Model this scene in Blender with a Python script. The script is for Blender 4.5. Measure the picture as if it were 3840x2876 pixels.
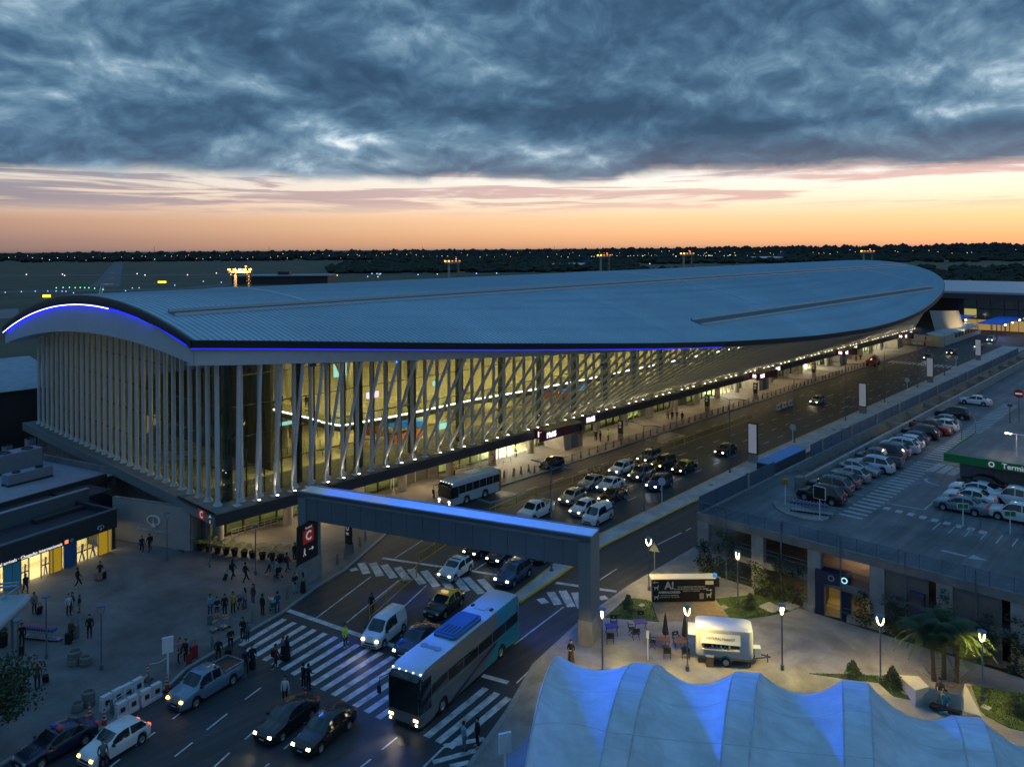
import bpy, bmesh, math, random
from mathutils import Vector, Matrix
R = math.radians
rnd = random.Random(7)
for o in list(bpy.data.objects): bpy.data.objects.remove(o, do_unlink=True)
scene = bpy.context.scene
COL = scene.collection

# ------------------------------------------------------------------ camera
CAM_H = 30.5; FOC = 2943.0; HOR = 930.0; ROLL = R(0.4)      # drone height (m), focal length and horizon row of the 3840 px photograph
cam = bpy.data.cameras.new('camera'); camo = bpy.data.objects.new('camera', cam); COL.objects.link(camo)
camo.location = (0, 0, CAM_H); camo.rotation_euler = (R(90), ROLL, 0)
cam.sensor_fit = 'HORIZONTAL'; cam.sensor_width = 36; cam.lens = 36*FOC/3840
cam.shift_y = -(1438-HOR)/3840
cam.clip_start = 0.5; cam.clip_end = 30000
scene.camera = camo
scene.view_settings.view_transform = 'Standard'; scene.view_settings.look = 'None'
scene.view_settings.exposure = 0.3; scene.view_settings.gamma = 1.0
scene.render.resolution_x = 1024; scene.render.resolution_y = 766
cy = scene.cycles if hasattr(scene, 'cycles') else None
scene.render.engine = 'CYCLES'
scene.cycles.use_denoising = True
scene.cycles.max_bounces = 5; scene.cycles.diffuse_bounces = 2; scene.cycles.glossy_bounces = 2
scene.cycles.transparent_max_bounces = 10; scene.cycles.transmission_bounces = 4
scene.cycles.sample_clamp_indirect = 4.0; scene.cycles.caustics_reflective = False; scene.cycles.caustics_refractive = False

# ------------------------------------------------------------------ sky
world = bpy.data.worlds.new('World'); scene.world = world; world.use_nodes = True
def build_sky():
    nt = world.node_tree; nt.nodes.clear(); L = nt.links.new
    def nd(t, **k):
        n = nt.nodes.new(t)
        for a, b in k.items(): setattr(n, a, b)
        return n
    def mth(op, a, b=None, clamp=False):
        n = nd('ShaderNodeMath', operation=op, use_clamp=clamp)
        for i, x in enumerate((a, b)):
            if x is None: continue
            if isinstance(x, (int, float)): n.inputs[i].default_value = x
            else: L(x, n.inputs[i])
        return n.outputs[0]
    def smooth(x, lo, hi):
        n = nd('ShaderNodeMapRange', interpolation_type='SMOOTHSTEP')
        L(x, n.inputs[0]); n.inputs[1].default_value = lo; n.inputs[2].default_value = hi
        return n.outputs[0]
    def ramp(x, stops):
        n = nd('ShaderNodeValToRGB'); e = n.color_ramp.elements
        while len(e) < len(stops): e.new(0.5)
        for el, (p, c) in zip(e, stops): el.position = p; el.color = (*c, 1)
        L(x, n.inputs[0]); return n.outputs[0]
    def mix(f, a, b, mode='MIX'):
        n = nd('ShaderNodeMixRGB', blend_type=mode)
        for i, x in enumerate((f, a, b)):
            if isinstance(x, (int, float)): n.inputs[i].default_value = x
            elif isinstance(x, tuple): n.inputs[i].default_value = (*x, 1)
            else: L(x, n.inputs[i])
        return n.outputs[0]
    def noise(vec, scale, det, rough=.55, dist=0.):
        n = nd('ShaderNodeTexNoise'); L(vec, n.inputs['Vector'])
        n.inputs['Scale'].default_value = scale; n.inputs['Detail'].default_value = det
        n.inputs['Roughness'].default_value = rough; n.inputs['Distortion'].default_value = dist
        return n.outputs[0]
    def comb(x, y, z):
        n = nd('ShaderNodeCombineXYZ')
        for i, v in enumerate((x, y, z)):
            if isinstance(v, (int, float)): n.inputs[i].default_value = v
            else: L(v, n.inputs[i])
        return n.outputs[0]
    tc = nd('ShaderNodeTexCoord'); sp = nd('ShaderNodeSeparateXYZ'); L(tc.outputs['Generated'], sp.inputs[0])
    x, y, z = sp.outputs; ea = mth('MAXIMUM', z, 0.0)
    es = mth('POWER', ea, 0.5)                                            # stretches the low sky over the ramps
    q = lambda e: math.sqrt(e)
    west = mth('ADD', mth('MULTIPLY', x, math.sin(R(40))), mth('MULTIPLY', y, math.cos(R(40))))
    glow = smooth(west, 0.15, 1.0)
    dusk = ramp(es, [(0, (.17, .125, .13)), (q(.012), (.26, .17, .16)), (q(.035), (.42, .25, .19)), (q(.06), (.62, .46, .37)), (q(.085), (.62, .56, .50)), (q(.14), (.30, .38, .44)), (q(.35), (.10, .18, .28)), (1, (.06, .115, .2))])
    sunset = ramp(es, [(0, (.50, .28, .17)), (q(.012), (.78, .41, .20)), (q(.035), (.88, .56, .31)), (q(.06), (.90, .74, .58)), (q(.085), (.86, .80, .74)), (q(.14), (.46, .55, .60)), (q(.35), (.12, .20, .30)), (1, (.06, .115, .2))])
    east = ramp(es, [(0, (.075, .085, .11)), (q(.035), (.13, .145, .18)), (q(.09), (.15, .185, .24)), (q(.3), (.09, .15, .23)), (1, (.06, .115, .2))])
    clear = mix(smooth(west, -.25, .35), east, mix(glow, dusk, sunset))
    nish = nd('ShaderNodeTexSky', sky_type='NISHITA'); nish.sun_disc = False; nish.sun_elevation = R(0.5); nish.sun_rotation = R(40)
    clear = mix(0.02, clear, nish.outputs[0], 'ADD')
    # cloud deck: billows whose lower edges catch the afterglow
    den = mth('ADD', ea, 0.16)
    px = mth('DIVIDE', x, den); py = mth('DIVIDE', y, den)
    P = comb(px, mth('MULTIPLY', py, 1.3), 3.7)
    big = noise(P, .7, 2, .5, .4)
    hz = mth('MULTIPLY', mth('POWER', ea, .62), 6.4)
    Q2 = comb(mth('MULTIPLY', x, 4.4), mth('MULTIPLY', y, 4.4), hz)
    Q3 = comb(mth('MULTIPLY', x, 4.4), mth('MULTIPLY', y, 4.4), mth('ADD', hz, .11))
    warp = nd('ShaderNodeTexNoise'); L(Q2, warp.inputs['Vector']); warp.inputs['Scale'].default_value = 1.7; warp.inputs['Detail'].default_value = 2
    def warped(v):
        w = nd('ShaderNodeVectorMath', operation='MULTIPLY_ADD'); L(warp.outputs['Color'], w.inputs[0]); w.inputs[1].default_value = (.55, .55, .35); L(v, w.inputs[2]); return w.outputs[0]
    puff = noise(warped(Q2), 1.35, 8, .56, .0); puff_up = noise(warped(Q3), 1.35, 6, .56, .0)
    relief = mth('MULTIPLY', mth('SUBTRACT', puff, puff_up), 1.0)
    n = mth('ADD', mth('ADD', mth('MULTIPLY', big, .66), mth('MULTIPLY', puff, .40)), relief)
    deck = ramp(n, [(.36, (.022, .062, .122)), (.46, (.036, .090, .165)), (.54, (.058, .132, .222)), (.61, (.098, .190, .285)), (.68, (.175, .285, .385)), (.745, (.36, .48, .57)), (.81, (.72, .78, .82))])
    deck = mix(mth('MULTIPLY', smooth(ea, .15, .07), mth('MULTIPLY', glow, .25)), deck, (.38, .31, .30))
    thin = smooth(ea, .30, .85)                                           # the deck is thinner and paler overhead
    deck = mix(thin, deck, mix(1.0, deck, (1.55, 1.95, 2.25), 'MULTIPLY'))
    edge = mth('ADD', ea, mth('MULTIPLY', mth('SUBTRACT', puff, .5), .055))
    cover = smooth(edge, .079, .098)
    S = comb(mth('MULTIPLY', x, 3.2), mth('MULTIPLY', y, 1.2), mth('MULTIPLY', z, 55))
    st = noise(S, 1.35, 6, .6, .6)
    band = mth('MULTIPLY', smooth(ea, .036, .060), smooth(ea, .125, .085))
    streak = mth('MULTIPLY', smooth(st, .48, .60), band)
    scol = mix(glow, (.17, .18, .25), (.60, .37, .34))
    sky = mix(mth('MULTIPLY', streak, .8), clear, scol)
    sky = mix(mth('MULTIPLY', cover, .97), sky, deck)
    low = smooth(z, 0.0, -0.03)
    sky = mix(low, sky, (.03, .035, .045))
    bg = nd('ShaderNodeBackground'); L(sky, bg.inputs[0]); bg.inputs[1].default_value = 1.0
    out = nd('ShaderNodeOutputWorld'); L(bg.outputs[0], out.inputs[0])
build_sky()
world.cycles.sampling_method = 'MANUAL'; world.cycles.sample_map_resolution = 512
sun = bpy.data.lights.new('sun', 'SUN'); sun.energy = 0.04; sun.angle = R(15); sun.color = (1, .72, .5)
suno = bpy.data.objects.new('sun', sun); COL.objects.link(suno)
suno.rotation_euler = (R(86), 0, R(180-40))          # afterglow from low over the horizon, to the right of the view

# ------------------------------------------------------------------ geometry of the place
CR = dict(A=(0,1750,.4527),B=(0,2250,.4069),C=(700,2000,.3622),D=(900,2376,.4521),E=(1300,1900,.4521),F=(1900,2200,.4521),G=(2800,2200,.4702),H=(2550,1700,.5832),I=(0,1000,.4527),J=(700,1250,.4224),K=(1400,1250,.3622),L=(1600,1550,.4973),M=(2500,1150,.3617),N=(3100,950,.362),O=(2900,1400,.425),P=(600,1650,.3617),Q=(0,880,.434),R=(900,900,.4973),S=(2000,880,.4521),T=(2900,880,.425),V=(0,1500,.3165),W=(3300,1100,.2441),X=(3350,1550,.3622),Y=(2540,1750,.3621),Z=(0,0,1.736))
def g(c, x, y, z=0.0):
    "survey point: where the sight line of a measured picture point meets the level z"
    a = CR[c]; u, v = a[0]+x*a[2], a[1]+y*a[2]
    X, Y = (u-1920)/FOC, (HOR-v)/FOC; co, si = math.cos(ROLL), math.sin(ROLL)
    k = (z-CAM_H)/(-X*si+Y*co)
    return Vector(((X*co+Y*si)*k, k, z))
AZ = R(43.0); AX = Vector((math.sin(AZ), math.cos(AZ), 0)); BX = Vector((-AX.y, AX.x, 0))
C0 = Vector((-29.9, 79.1, 0)); TROT = math.pi/2-AZ     # terminal frame: s along the kerb, t into the building
def ST(s, t, z=0.0): return C0+AX*s+BX*t+Vector((0, 0, z))
def st(p): d = Vector((p.x, p.y, 0))-C0; return d.dot(AX), d.dot(BX)
def hd(az): return math.pi/2-R(az)                      # compass bearing -> rotation of local +x

# ------------------------------------------------------------------ helpers
class MB:
    def __init__(s): s.v = []; s.f = []; s.m = []
    def add(s, vs, fs, m=0):
        n = len(s.v); s.v += [tuple(p) for p in vs]; s.f += [tuple(i+n for i in f) for f in fs]; s.m += [m]*len(fs); return s
    def box(s, x0, x1, y0, y1, z0, z1, m=0):
        return s.add([(x0,y0,z0),(x1,y0,z0),(x1,y1,z0),(x0,y1,z0),(x0,y0,z1),(x1,y0,z1),(x1,y1,z1),(x0,y1,z1)], [(0,3,2,1),(4,5,6,7),(0,1,5,4),(1,2,6,5),(2,3,7,6),(3,0,4,7)], m)
    def cbox(s, c, d, m=0, rz=0, ry=0):
        n = len(s.v); s.box(-d[0]/2, d[0]/2, -d[1]/2, d[1]/2, -d[2]/2, d[2]/2, m)
        M = Matrix.Translation(c) @ Matrix.Rotation(rz, 4, 'Z') @ Matrix.Rotation(ry, 4, 'Y')
        for i in range(n, len(s.v)): s.v[i] = tuple(M @ Vector(s.v[i]))
        return s
    def prism(s, poly, z0, z1, m=0):
        n = len(poly)
        a = sum(poly[i][0]*poly[(i+1) % n][1]-poly[(i+1) % n][0]*poly[i][1] for i in range(n))
        if a < 0: poly = list(reversed(poly))
        vs = [(p[0], p[1], z0) for p in poly]+[(p[0], p[1], z1) for p in poly]
        return s.add(vs, [tuple(range(n-1, -1, -1)), tuple(range(n, 2*n))]+[(i, (i+1) % n, n+(i+1) % n, n+i) for i in range(n)], m)
    def sheet(s, poly, z, m=0):
        n = len(poly); a = sum(poly[i][0]*poly[(i+1) % n][1]-poly[(i+1) % n][0]*poly[i][1] for i in range(n))
        if a < 0: poly = list(reversed(poly))
        return s.add([(p[0], p[1], z) for p in poly], [tuple(range(n))], m)
    def tube(s, p0, p1, r0, r1=None, n=8, m=0, cap=True):
        return s.path([p0, p1], [r0, r0 if r1 is None else r1], n, m, cap)
    def path(s, pts, r, n=8, m=0, cap=True, flat=1.0):
        pts = [Vector(p) for p in pts]; k = len(pts); r = r if isinstance(r, (list, tuple)) else [r]*k
        vs = []; up0 = None
        for i, p in enumerate(pts):
            d = (pts[min(i+1, k-1)]-pts[max(i-1, 0)]).normalized()
            if up0 is None: up0 = Vector((0, 0, 1)) if abs(d.z) < .9 else Vector((1, 0, 0))
            a = d.cross(up0).normalized(); b = a.cross(d).normalized(); up0 = b
            for j in range(n):
                t = 2*math.pi*j/n; vs.append(p+a*(math.cos(t)*r[i])+b*(math.sin(t)*r[i]*flat))
        fs = [(i*n+j, i*n+(j+1) % n, (i+1)*n+(j+1) % n, (i+1)*n+j) for i in range(k-1) for j in range(n)]
        if cap: fs += [tuple(range(n-1, -1, -1)), tuple(range((k-1)*n, k*n))]
        return s.add(vs, fs, m)
    def lathe(s, prof, n=12, c=(0, 0, 0), m=0, axis='z'):
        vs = []
        for rr, h in prof:
            for j in range(n):
                t = 2*math.pi*j/n; x, y = rr*math.cos(t), rr*math.sin(t)
                vs.append((c[0]+x, c[1]+y, c[2]+h) if axis == 'z' else (c[0]+x, c[1]+h, c[2]+y))
        k = len(prof); fs = [(i*n+j, i*n+(j+1) % n, (i+1)*n+(j+1) % n, (i+1)*n+j) for i in range(k-1) for j in range(n)]
        return s.add(vs, fs, m)
    def quad(s, a, b, c, d, m=0): return s.add([a, b, c, d], [(0, 1, 2, 3)], m)
    def grid(s, rows, m=0):
        k = len(rows[0]); vs = [p for r_ in rows for p in r_]
        return s.add(vs, [(i*k+j, i*k+j+1, (i+1)*k+j+1, (i+1)*k+j) for i in range(len(rows)-1) for j in range(k-1)], m)
    def mesh(s, name, mats, smooth=False):
        me = bpy.data.meshes.new(name); me.from_pydata(s.v, [], s.f)
        for a in (mats if isinstance(mats, (list, tuple)) else [mats]): me.materials.append(a)
        if any(s.m): me.polygons.foreach_set('material_index', s.m)
        if smooth:
            me.polygons.foreach_set('use_smooth', [True]*len(s.f))
            if smooth != 2: me.set_sharp_from_angle(angle=R(38))
        me.update(); return me
    def build(s, name, mats, parent=None, smooth=False, loc=None, rz=None):
        return link(name, s.mesh(name, mats, smooth), parent, loc, rz)
def link(name, data, parent=None, loc=None, rz=None):
    o = bpy.data.objects.new(name, data); COL.objects.link(o)
    if parent: o.parent = parent
    if loc is not None: o.location = loc
    if rz is not None: o.rotation_euler = (0, 0, rz)
    return o
def tag(o, label=None, cat=None, group=None, kind=None):
    if label: o['label'] = label
    if cat: o['category'] = cat
    if group: o['group'] = group
    if kind: o['kind'] = kind
    return o
def thing(name, label, cat, loc=(0, 0, 0), rz=0, group=None):
    o = bpy.data.objects.new(name, None); COL.objects.link(o); o.empty_display_size = .2
    o.location = loc; o.rotation_euler = (0, 0, rz); return tag(o, label, cat, group)
KIDS = {}
def dup(root, loc, rz, label=None, group=None):
    "copy of a thing, its parts and their sub-parts"
    kids = KIDS.get(root.name)
    if kids is None: kids = KIDS[root.name] = [(c, list(c.children)) for c in root.children]
    r_ = root.copy(); COL.objects.link(r_); r_.location = loc; r_.rotation_euler = (0, 0, rz)
    if label: r_['label'] = label
    if group: r_['group'] = group
    for ch, subs in kids:
        c = ch.copy(); COL.objects.link(c); c.parent = r_
        for g_ in subs:
            d = g_.copy(); COL.objects.link(d); d.parent = c
    return r_
def struct(name, mb, m, smooth=False): return tag(mb.build(name, m, smooth=smooth), kind='structure')
def lamp(name, kind, parent, loc, energy, color, size=.2, rot=(0, 0, 0), spot=None, sy=None):
    l = bpy.data.lights.new(name, kind); l.energy = energy; l.color = color
    if kind == 'AREA':
        l.size = size
        if sy: l.shape = 'RECTANGLE'; l.size_y = sy
    else: l.shadow_soft_size = size
    if kind == 'SPOT': l.spot_size = spot or R(60); l.spot_blend = .6
    o = link(name, l, parent, loc); o.rotation_euler = rot; return o
TXT = {}
def text(body, size, m, parent, M, name='lettering', depth=.012, align='CENTER', bold=0.0):
    c = bpy.data.curves.new('t', 'FONT'); c.body = body; c.size = size; c.extrude = depth; c.align_x = align; c.align_y = 'CENTER'; c.offset = bold
    c.resolution_u = 2
    o = bpy.data.objects.new('t', c); COL.objects.link(o)
    me = bpy.data.meshes.new_from_object(o.evaluated_get(bpy.context.evaluated_depsgraph_get()))
    bpy.data.objects.remove(o); bpy.data.curves.remove(c); me.materials.clear(); me.materials.append(m); me.name = name
    o = link(name, me, parent); o.matrix_local = M; return o
def face_m(loc, rz):
    "matrix for lettering standing upright at loc, facing local direction rz (reading left to right from there)"
    return Matrix.Translation(loc) @ Matrix.Rotation(rz+math.pi/2, 4, 'Z') @ Matrix.Rotation(R(90), 4, 'X')

# ------------------------------------------------------------------ materials
MT = {}
def mat(name, col, rough=.6, metal=0., emit=None, es=1., var=0., vs=1.5, bump=0., bs=8., spec=.5, coat=0., trans=0., alpha=1.):
    if name in MT: return MT[name]
    m = MT[name] = bpy.data.materials.new(name); m.use_nodes = True; nt = m.node_tree; b = nt.nodes['Principled BSDF']
    b.inputs['Base Color'].default_value = (*col, 1); b.inputs['Roughness'].default_value = rough; b.inputs['Metallic'].default_value = metal
    b.inputs['Specular IOR Level'].default_value = spec
    if coat: b.inputs['Coat Weight'].default_value = coat; b.inputs['Coat Roughness'].default_value = .04
    if emit: b.inputs['Emission Color'].default_value = (*emit, 1); b.inputs['Emission Strength'].default_value = es
    if var or bump:
        ge = nt.nodes.new('ShaderNodeNewGeometry')
        n = nt.nodes.new('ShaderNodeTexNoise'); n.inputs['Scale'].default_value = vs; n.inputs['Detail'].default_value = 7; n.inputs['Roughness'].default_value = .62
        nt.links.new(ge.outputs['Position'], n.inputs['Vector'])
        if var:
            r_ = nt.nodes.new('ShaderNodeValToRGB'); r_.color_ramp.elements[0].position = .3; r_.color_ramp.elements[1].position = .72
            r_.color_ramp.elements[0].color = (*[c*(1-var) for c in col], 1); r_.color_ramp.elements[1].color = (*[min(1, c*(1+var)) for c in col], 1)
            nt.links.new(n.outputs[0], r_.inputs[0]); nt.links.new(r_.outputs[0], b.inputs['Base Color'])
            mr = nt.nodes.new('ShaderNodeMapRange'); mr.inputs[3].default_value = max(.02, rough-.12); mr.inputs[4].default_value = min(1, rough+.12)
            nt.links.new(n.outputs[0], mr.inputs[0]); nt.links.new(mr.outputs[0], b.inputs['Roughness'])
        if bump:
            n2 = nt.nodes.new('ShaderNodeTexNoise'); n2.inputs['Scale'].default_value = bs; n2.inputs['Detail'].default_value = 5
            nt.links.new(ge.outputs['Position'], n2.inputs['Vector'])
            bp = nt.nodes.new('ShaderNodeBump'); bp.inputs['Strength'].default_value = bump; bp.inputs['Distance'].default_value = .03
            nt.links.new(n2.outputs[0], bp.inputs['Height']); nt.links.new(bp.outputs[0], b.inputs['Normal'])
    return m
def glass(name, tint=(.8, .9, .88), refl=.12, rough=.02):
    if name in MT: return MT[name]
    m = MT[name] = bpy.data.materials.new(name); m.use_nodes = True; nt = m.node_tree; nt.nodes.clear()
    t = nt.nodes.new('ShaderNodeBsdfTransparent'); t.inputs[0].default_value = (*tint, 1)
    gl = nt.nodes.new('ShaderNodeBsdfGlossy'); gl.inputs['Roughness'].default_value = rough
    lw = nt.nodes.new('ShaderNodeLayerWeight'); lw.inputs[0].default_value = .5
    pw_ = nt.nodes.new('ShaderNodeMath'); pw_.operation = 'POWER'; pw_.inputs[1].default_value = 4.; nt.links.new(lw.outputs['Facing'], pw_.inputs[0])
    ad = nt.nodes.new('ShaderNodeMath'); ad.operation = 'MULTIPLY_ADD'; ad.inputs[1].default_value = .8; ad.inputs[2].default_value = max(.0, refl+.03); nt.links.new(pw_.outputs[0], ad.inputs[0])
    mx = nt.nodes.new('ShaderNodeMixShader'); nt.links.new(ad.outputs[0], mx.inputs[0]); nt.links.new(t.outputs[0], mx.inputs[1]); nt.links.new(gl.outputs[0], mx.inputs[2])
    o = nt.nodes.new('ShaderNodeOutputMaterial'); nt.links.new(mx.outputs[0], o.inputs[0]); return m
def joints(name, col, jcol, sx, sy, rot, width=.03, rough=.7, var=.15, vs=.6):
    "paving: noise-mottled slabs with thin darker joints"
    m = mat(name, col, rough, var=var, vs=vs, bump=.15, bs=14); nt = m.node_tree; b = nt.nodes['Principled BSDF']
    ge = nt.nodes.new('ShaderNodeNewGeometry'); mp = nt.nodes.new('ShaderNodeMapping'); mp.inputs['Rotation'].default_value = (0, 0, -rot)
    nt.links.new(ge.outputs['Position'], mp.inputs['Vector'])
    br = nt.nodes.new('ShaderNodeTexBrick'); br.offset = 0; br.inputs['Scale'].default_value = 1; br.inputs['Brick Width'].default_value = sx; br.inputs['Row Height'].default_value = sy
    br.inputs['Mortar Size'].default_value = width; br.inputs['Color1'].default_value = (1, 1, 1, 1); br.inputs['Color2'].default_value = (.88, .88, .88, 1)
    br.inputs['Mortar'].default_value = (*[j/c for j, c in zip(jcol, col)], 1)
    nt.links.new(mp.outputs[0], br.inputs['Vector'])
    src = b.inputs['Base Color'].links[0].from_socket; mx = nt.nodes.new('ShaderNodeMixRGB'); mx.blend_type = 'MULTIPLY'; mx.inputs[0].default_value = 1
    nt.links.new(src, mx.inputs[1]); nt.links.new(br.outputs[0], mx.inputs[2]); nt.links.new(mx.outputs[0], b.inputs['Base Color']); return m
def stains(m, scale, lo, hi, amt, stretch=None, rot=0.):
    "broad worn and dirty areas multiplied over a surface colour"
    nt = m.node_tree; b = nt.nodes['Principled BSDF']; ge = nt.nodes.new('ShaderNodeNewGeometry'); mp = nt.nodes.new('ShaderNodeMapping'); mp.inputs['Rotation'].default_value = (0, 0, -rot)
    mp2 = nt.nodes.new('ShaderNodeMapping'); mp2.inputs['Scale'].default_value = stretch or (1, 1, 1)
    nt.links.new(ge.outputs['Position'], mp.inputs['Vector']); nt.links.new(mp.outputs[0], mp2.inputs['Vector'])
    n = nt.nodes.new('ShaderNodeTexNoise'); n.inputs['Scale'].default_value = scale; n.inputs['Detail'].default_value = 6; n.inputs['Roughness'].default_value = .65; n.inputs['Distortion'].default_value = .6
    nt.links.new(mp2.outputs[0], n.inputs['Vector']); mr = nt.nodes.new('ShaderNodeMapRange'); mr.inputs[1].default_value = lo; mr.inputs[2].default_value = hi; mr.inputs[3].default_value = 1-amt; mr.inputs[4].default_value = 1.08
    nt.links.new(n.outputs[0], mr.inputs[0]); mx = nt.nodes.new('ShaderNodeMixRGB'); mx.blend_type = 'MULTIPLY'; mx.inputs[0].default_value = 1
    nt.links.new(b.inputs['Base Color'].links[0].from_socket, mx.inputs[1]); nt.links.new(mr.outputs[0], mx.inputs[2]); nt.links.new(mx.outputs[0], b.inputs['Base Color']); return m
asphalt = mat('asphalt', (.052, .054, .062), .62, var=.28, vs=.35, bump=.25, bs=25)
paving = joints('paving', (.165, .16, .158), (.135, .13, .13), 1.5, 1.5, TROT, .02, var=.2)
pavlight = joints('pavement_concrete', (.29, .275, .265), (.235, .225, .22), 1.2, 1.2, TROT, .02, var=.18)
concrete = mat('concrete', (.30, .29, .275), .8, var=.22, vs=.9, bump=.25, bs=10)
concdark = mat('weathered_concrete', (.20, .195, .185), .85, var=.3, vs=.8, bump=.25, bs=9)
deckmat = mat('deck_concrete', (.155, .16, .17), .6, var=.22, vs=.3, bump=.15, bs=12)
stains(asphalt, .9, .3, .62, .45, (.06, 1.6, 1), TROT); stains(asphalt, .12, .35, .65, .35); stains(paving, .16, .35, .6, .4); stains(pavlight, .22, .36, .58, .35); stains(deckmat, .14, .35, .62, .4); stains(deckmat, .7, .36, .6, .35, (.09, 1.3, 1), TROT)
whitepaint = stains(mat('road_paint_white', (.60, .60, .61), .6, var=.16, vs=3.), 1.1, .34, .58, .5)
yellowpaint = mat('kerb_paint_yellow', (.62, .34, .03), .55, var=.2, vs=2.)
kerbmat = mat('kerb_concrete', (.28, .275, .27), .8, var=.15, vs=2.)
grass = mat('airfield_grass', (.075, .072, .038), .95, var=.4, vs=.02)
lawn = mat('lawn', (.055, .095, .022), .95, var=.35, vs=1.2, bump=.6, bs=30)
taxiway = mat('taxiway_concrete', (.15, .155, .165), .7, var=.15, vs=.03)
white = mat('white_paint', (.74, .75, .76), .42, var=.05, vs=.8)
offwhite = mat('fascia_white', (.60, .61, .63), .45, var=.05, vs=.6)
darkmetal = mat('dark_metal', (.03, .032, .036), .45, var=.1)
steel = mat('steel', (.42, .43, .44), .38, metal=.7, var=.1, vs=2.)
greypost = mat('painted_post_blue_grey', (.10, .145, .18), .4)
black = mat('black_plastic', (.014, .014, .016), .45)
rubber = mat('rubber', (.018, .018, .019), .8)
blueled = mat('blue_led', (.02, .02, .05), emit=(.02, .03, 1.), es=1.1)
whiteled = mat('white_led', (.8, .8, .8), emit=(1., .93, .86), es=9)
cleds = mat('sign_led', (.8, .8, .8), emit=(1., .80, .92), es=1.9)
warmled = mat('warm_led', (.8, .8, .8), emit=(1., .72, .36), es=22)
uplens = mat('uplight_lens', (.8, .8, .8), emit=(1., .80, .52), es=16)
lampglow = mat('lamp_glow', (.8, .8, .8), emit=(1., .80, .36), es=6)
facglass = glass('facade_glass', (.84, .88, .78), .03)
shopglass = glass('shop_glass', (.9, .92, .88), .04)
carglass = mat('car_glass', (.012, .02, .022), .06, spec=.8)
# ------------------------------------------------------------------ ground, roads, pavements
xy = lambda p: (p.x, p.y)
struct('ground', MB().sheet([(-9000, -300), (9000, -300), (14000, 16000), (-14000, 16000)], 0.0), grass)
road_poly = [(-75, 22), (75, 22), xy(ST(45, -95)), xy(ST(420, -95)), xy(ST(420, 8)), xy(ST(-25, 8)), (-75, 60)]
struct('road', MB().sheet(road_poly, .004), asphalt)

def raised(name, pts, m, h=.13, kerb=None, edge=None, kw=.22):
    "pavement as a slab with a kerb strip along the listed edge"
    o = struct(name, MB().prism([xy(p) for p in pts], .0, h), m)
    if edge:
        k = MB()
        for a, b in zip(edge[:-1], edge[1:]):
            d = (b-a); d.z = 0; L = d.length; d.normalize(); nrm = Vector((-d.y, d.x, 0))
            k.prism([xy(a-nrm*.02), xy(b-nrm*.02), xy(b+nrm*kw), xy(a+nrm*kw)], -.01, h+.012)
        k.build('kerb', kerb or kerbmat, o)
    return o
kerb_left = [g('B', -350, 1760), g('B', 390, 1300), g('B', 880, 1235), g('B', 1560, 805), g('C', 0, 1415), g('C', 450, 1150), g('C', 1000, 828), g('C', 1350, 565), g('C', 1640, 390)]
kerb_left += [ST(18, -6.9), ST(32, -6.2), ST(228, -6.2)]
plaza_pts = kerb_left+[ST(228, 3.2), ST(2, 3.2), ST(-2, 60), Vector((-90, 75, 0)), Vector((-90, 40, 0))]
raised('plaza', plaza_pts, paving, edge=kerb_left)

med_l = [g('E', 1370, 765), ST(26, -25.9), ST(70, -24.2), ST(235, -23.0)]
med_r = [ST(235, -29.3), ST(60, -28.6), ST(45, -27.7), ST(27, -28.0), g('E', 1440, 805), g('E', 1405, 800)]
raised('median_pavement', med_l+med_r, stains(mat('median_concrete', (.44, .42, .42), .75, var=.12, vs=.6), .3, .35, .6, .3), edge=med_l, kerb=yellowpaint, kw=.16)
k = MB()
for a, b in zip(med_r[:-1], med_r[1:]):
    d = (b-a).normalized(); nrm = Vector((-d.y, d.x, 0)); k.prism([xy(a+nrm*.02), xy(b+nrm*.02), xy(b-nrm*.2), xy(a-nrm*.2)], -.01, .143)
tag(k.build('kerb', yellowpaint), kind='structure')

kerb_right = [g('D', 1880, 1106), g('D', 2212, 640), g('E', 1540, 1320), g('E', 1935, 955), g('F', 1010, 0), g('H', 100, 605), ST(33, -37.4)]
rp = kerb_right+[ST(33, -38.9), ST(27, -38.9), ST(27, -95), Vector((70, 20, 0)), Vector((2, 20, 0))]
raised('food_plaza', rp, pavlight, edge=list(reversed(kerb_right)), kw=.3)

# painted markings: every stripe its own sheet, grouped under the crossing it belongs to
def stripe(parent, pts, z=.009, m=None, name='stripe'):
    o = MB().sheet([xy(p) for p in pts], z).build(name, m or whitepaint, parent); return o
def linepts(a, b, w=.13):
    d = (b-a).normalized(); n = Vector((-d.y, d.x, 0))*w/2; return [a+n, b+n, b-n, a-n]
def markings(name):
    o = bpy.data.objects.new(name, None); COL.objects.link(o); return tag(o, kind='structure')
mk = markings('zebra_crossing')
za, zc = g('C', 1015, 885), g('C', 530, 1175)
ze, zf = g('D', 1270, 190), g('D', 770, 510)
for i in range(15):
    f = i/10.0
    p, q_ = za.lerp(ze, f), zc.lerp(zf, f)
    if i == 0: q_ = p.lerp(q_, .95)
    stripe(mk, linepts(p, q_, .50))
for i in range(3):
    p, q_ = g('D', 2040+i*95, 450+i*40), g('D', 1545+i*95, 855+i*45)
    stripe(mk, linepts(p, q_, .5))
mk = markings('zebra_crossing_under_gate')
for i, (x0, y0, x1, y1) in enumerate([(45, 510, 70, 530), (120, 465, 165, 555), (215, 465, 280, 575), (310, 480, 390, 590), (420, 500, 505, 610), (530, 515, 630, 640), (640, 530, 745, 660), (760, 550, 870, 690), (890, 570, 995, 700), (985, 585, 1120, 720), (1110, 600, 1220, 720)]):
    stripe(mk, linepts(g('E', x0, y0), g('E', x1, y1), .75))
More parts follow.
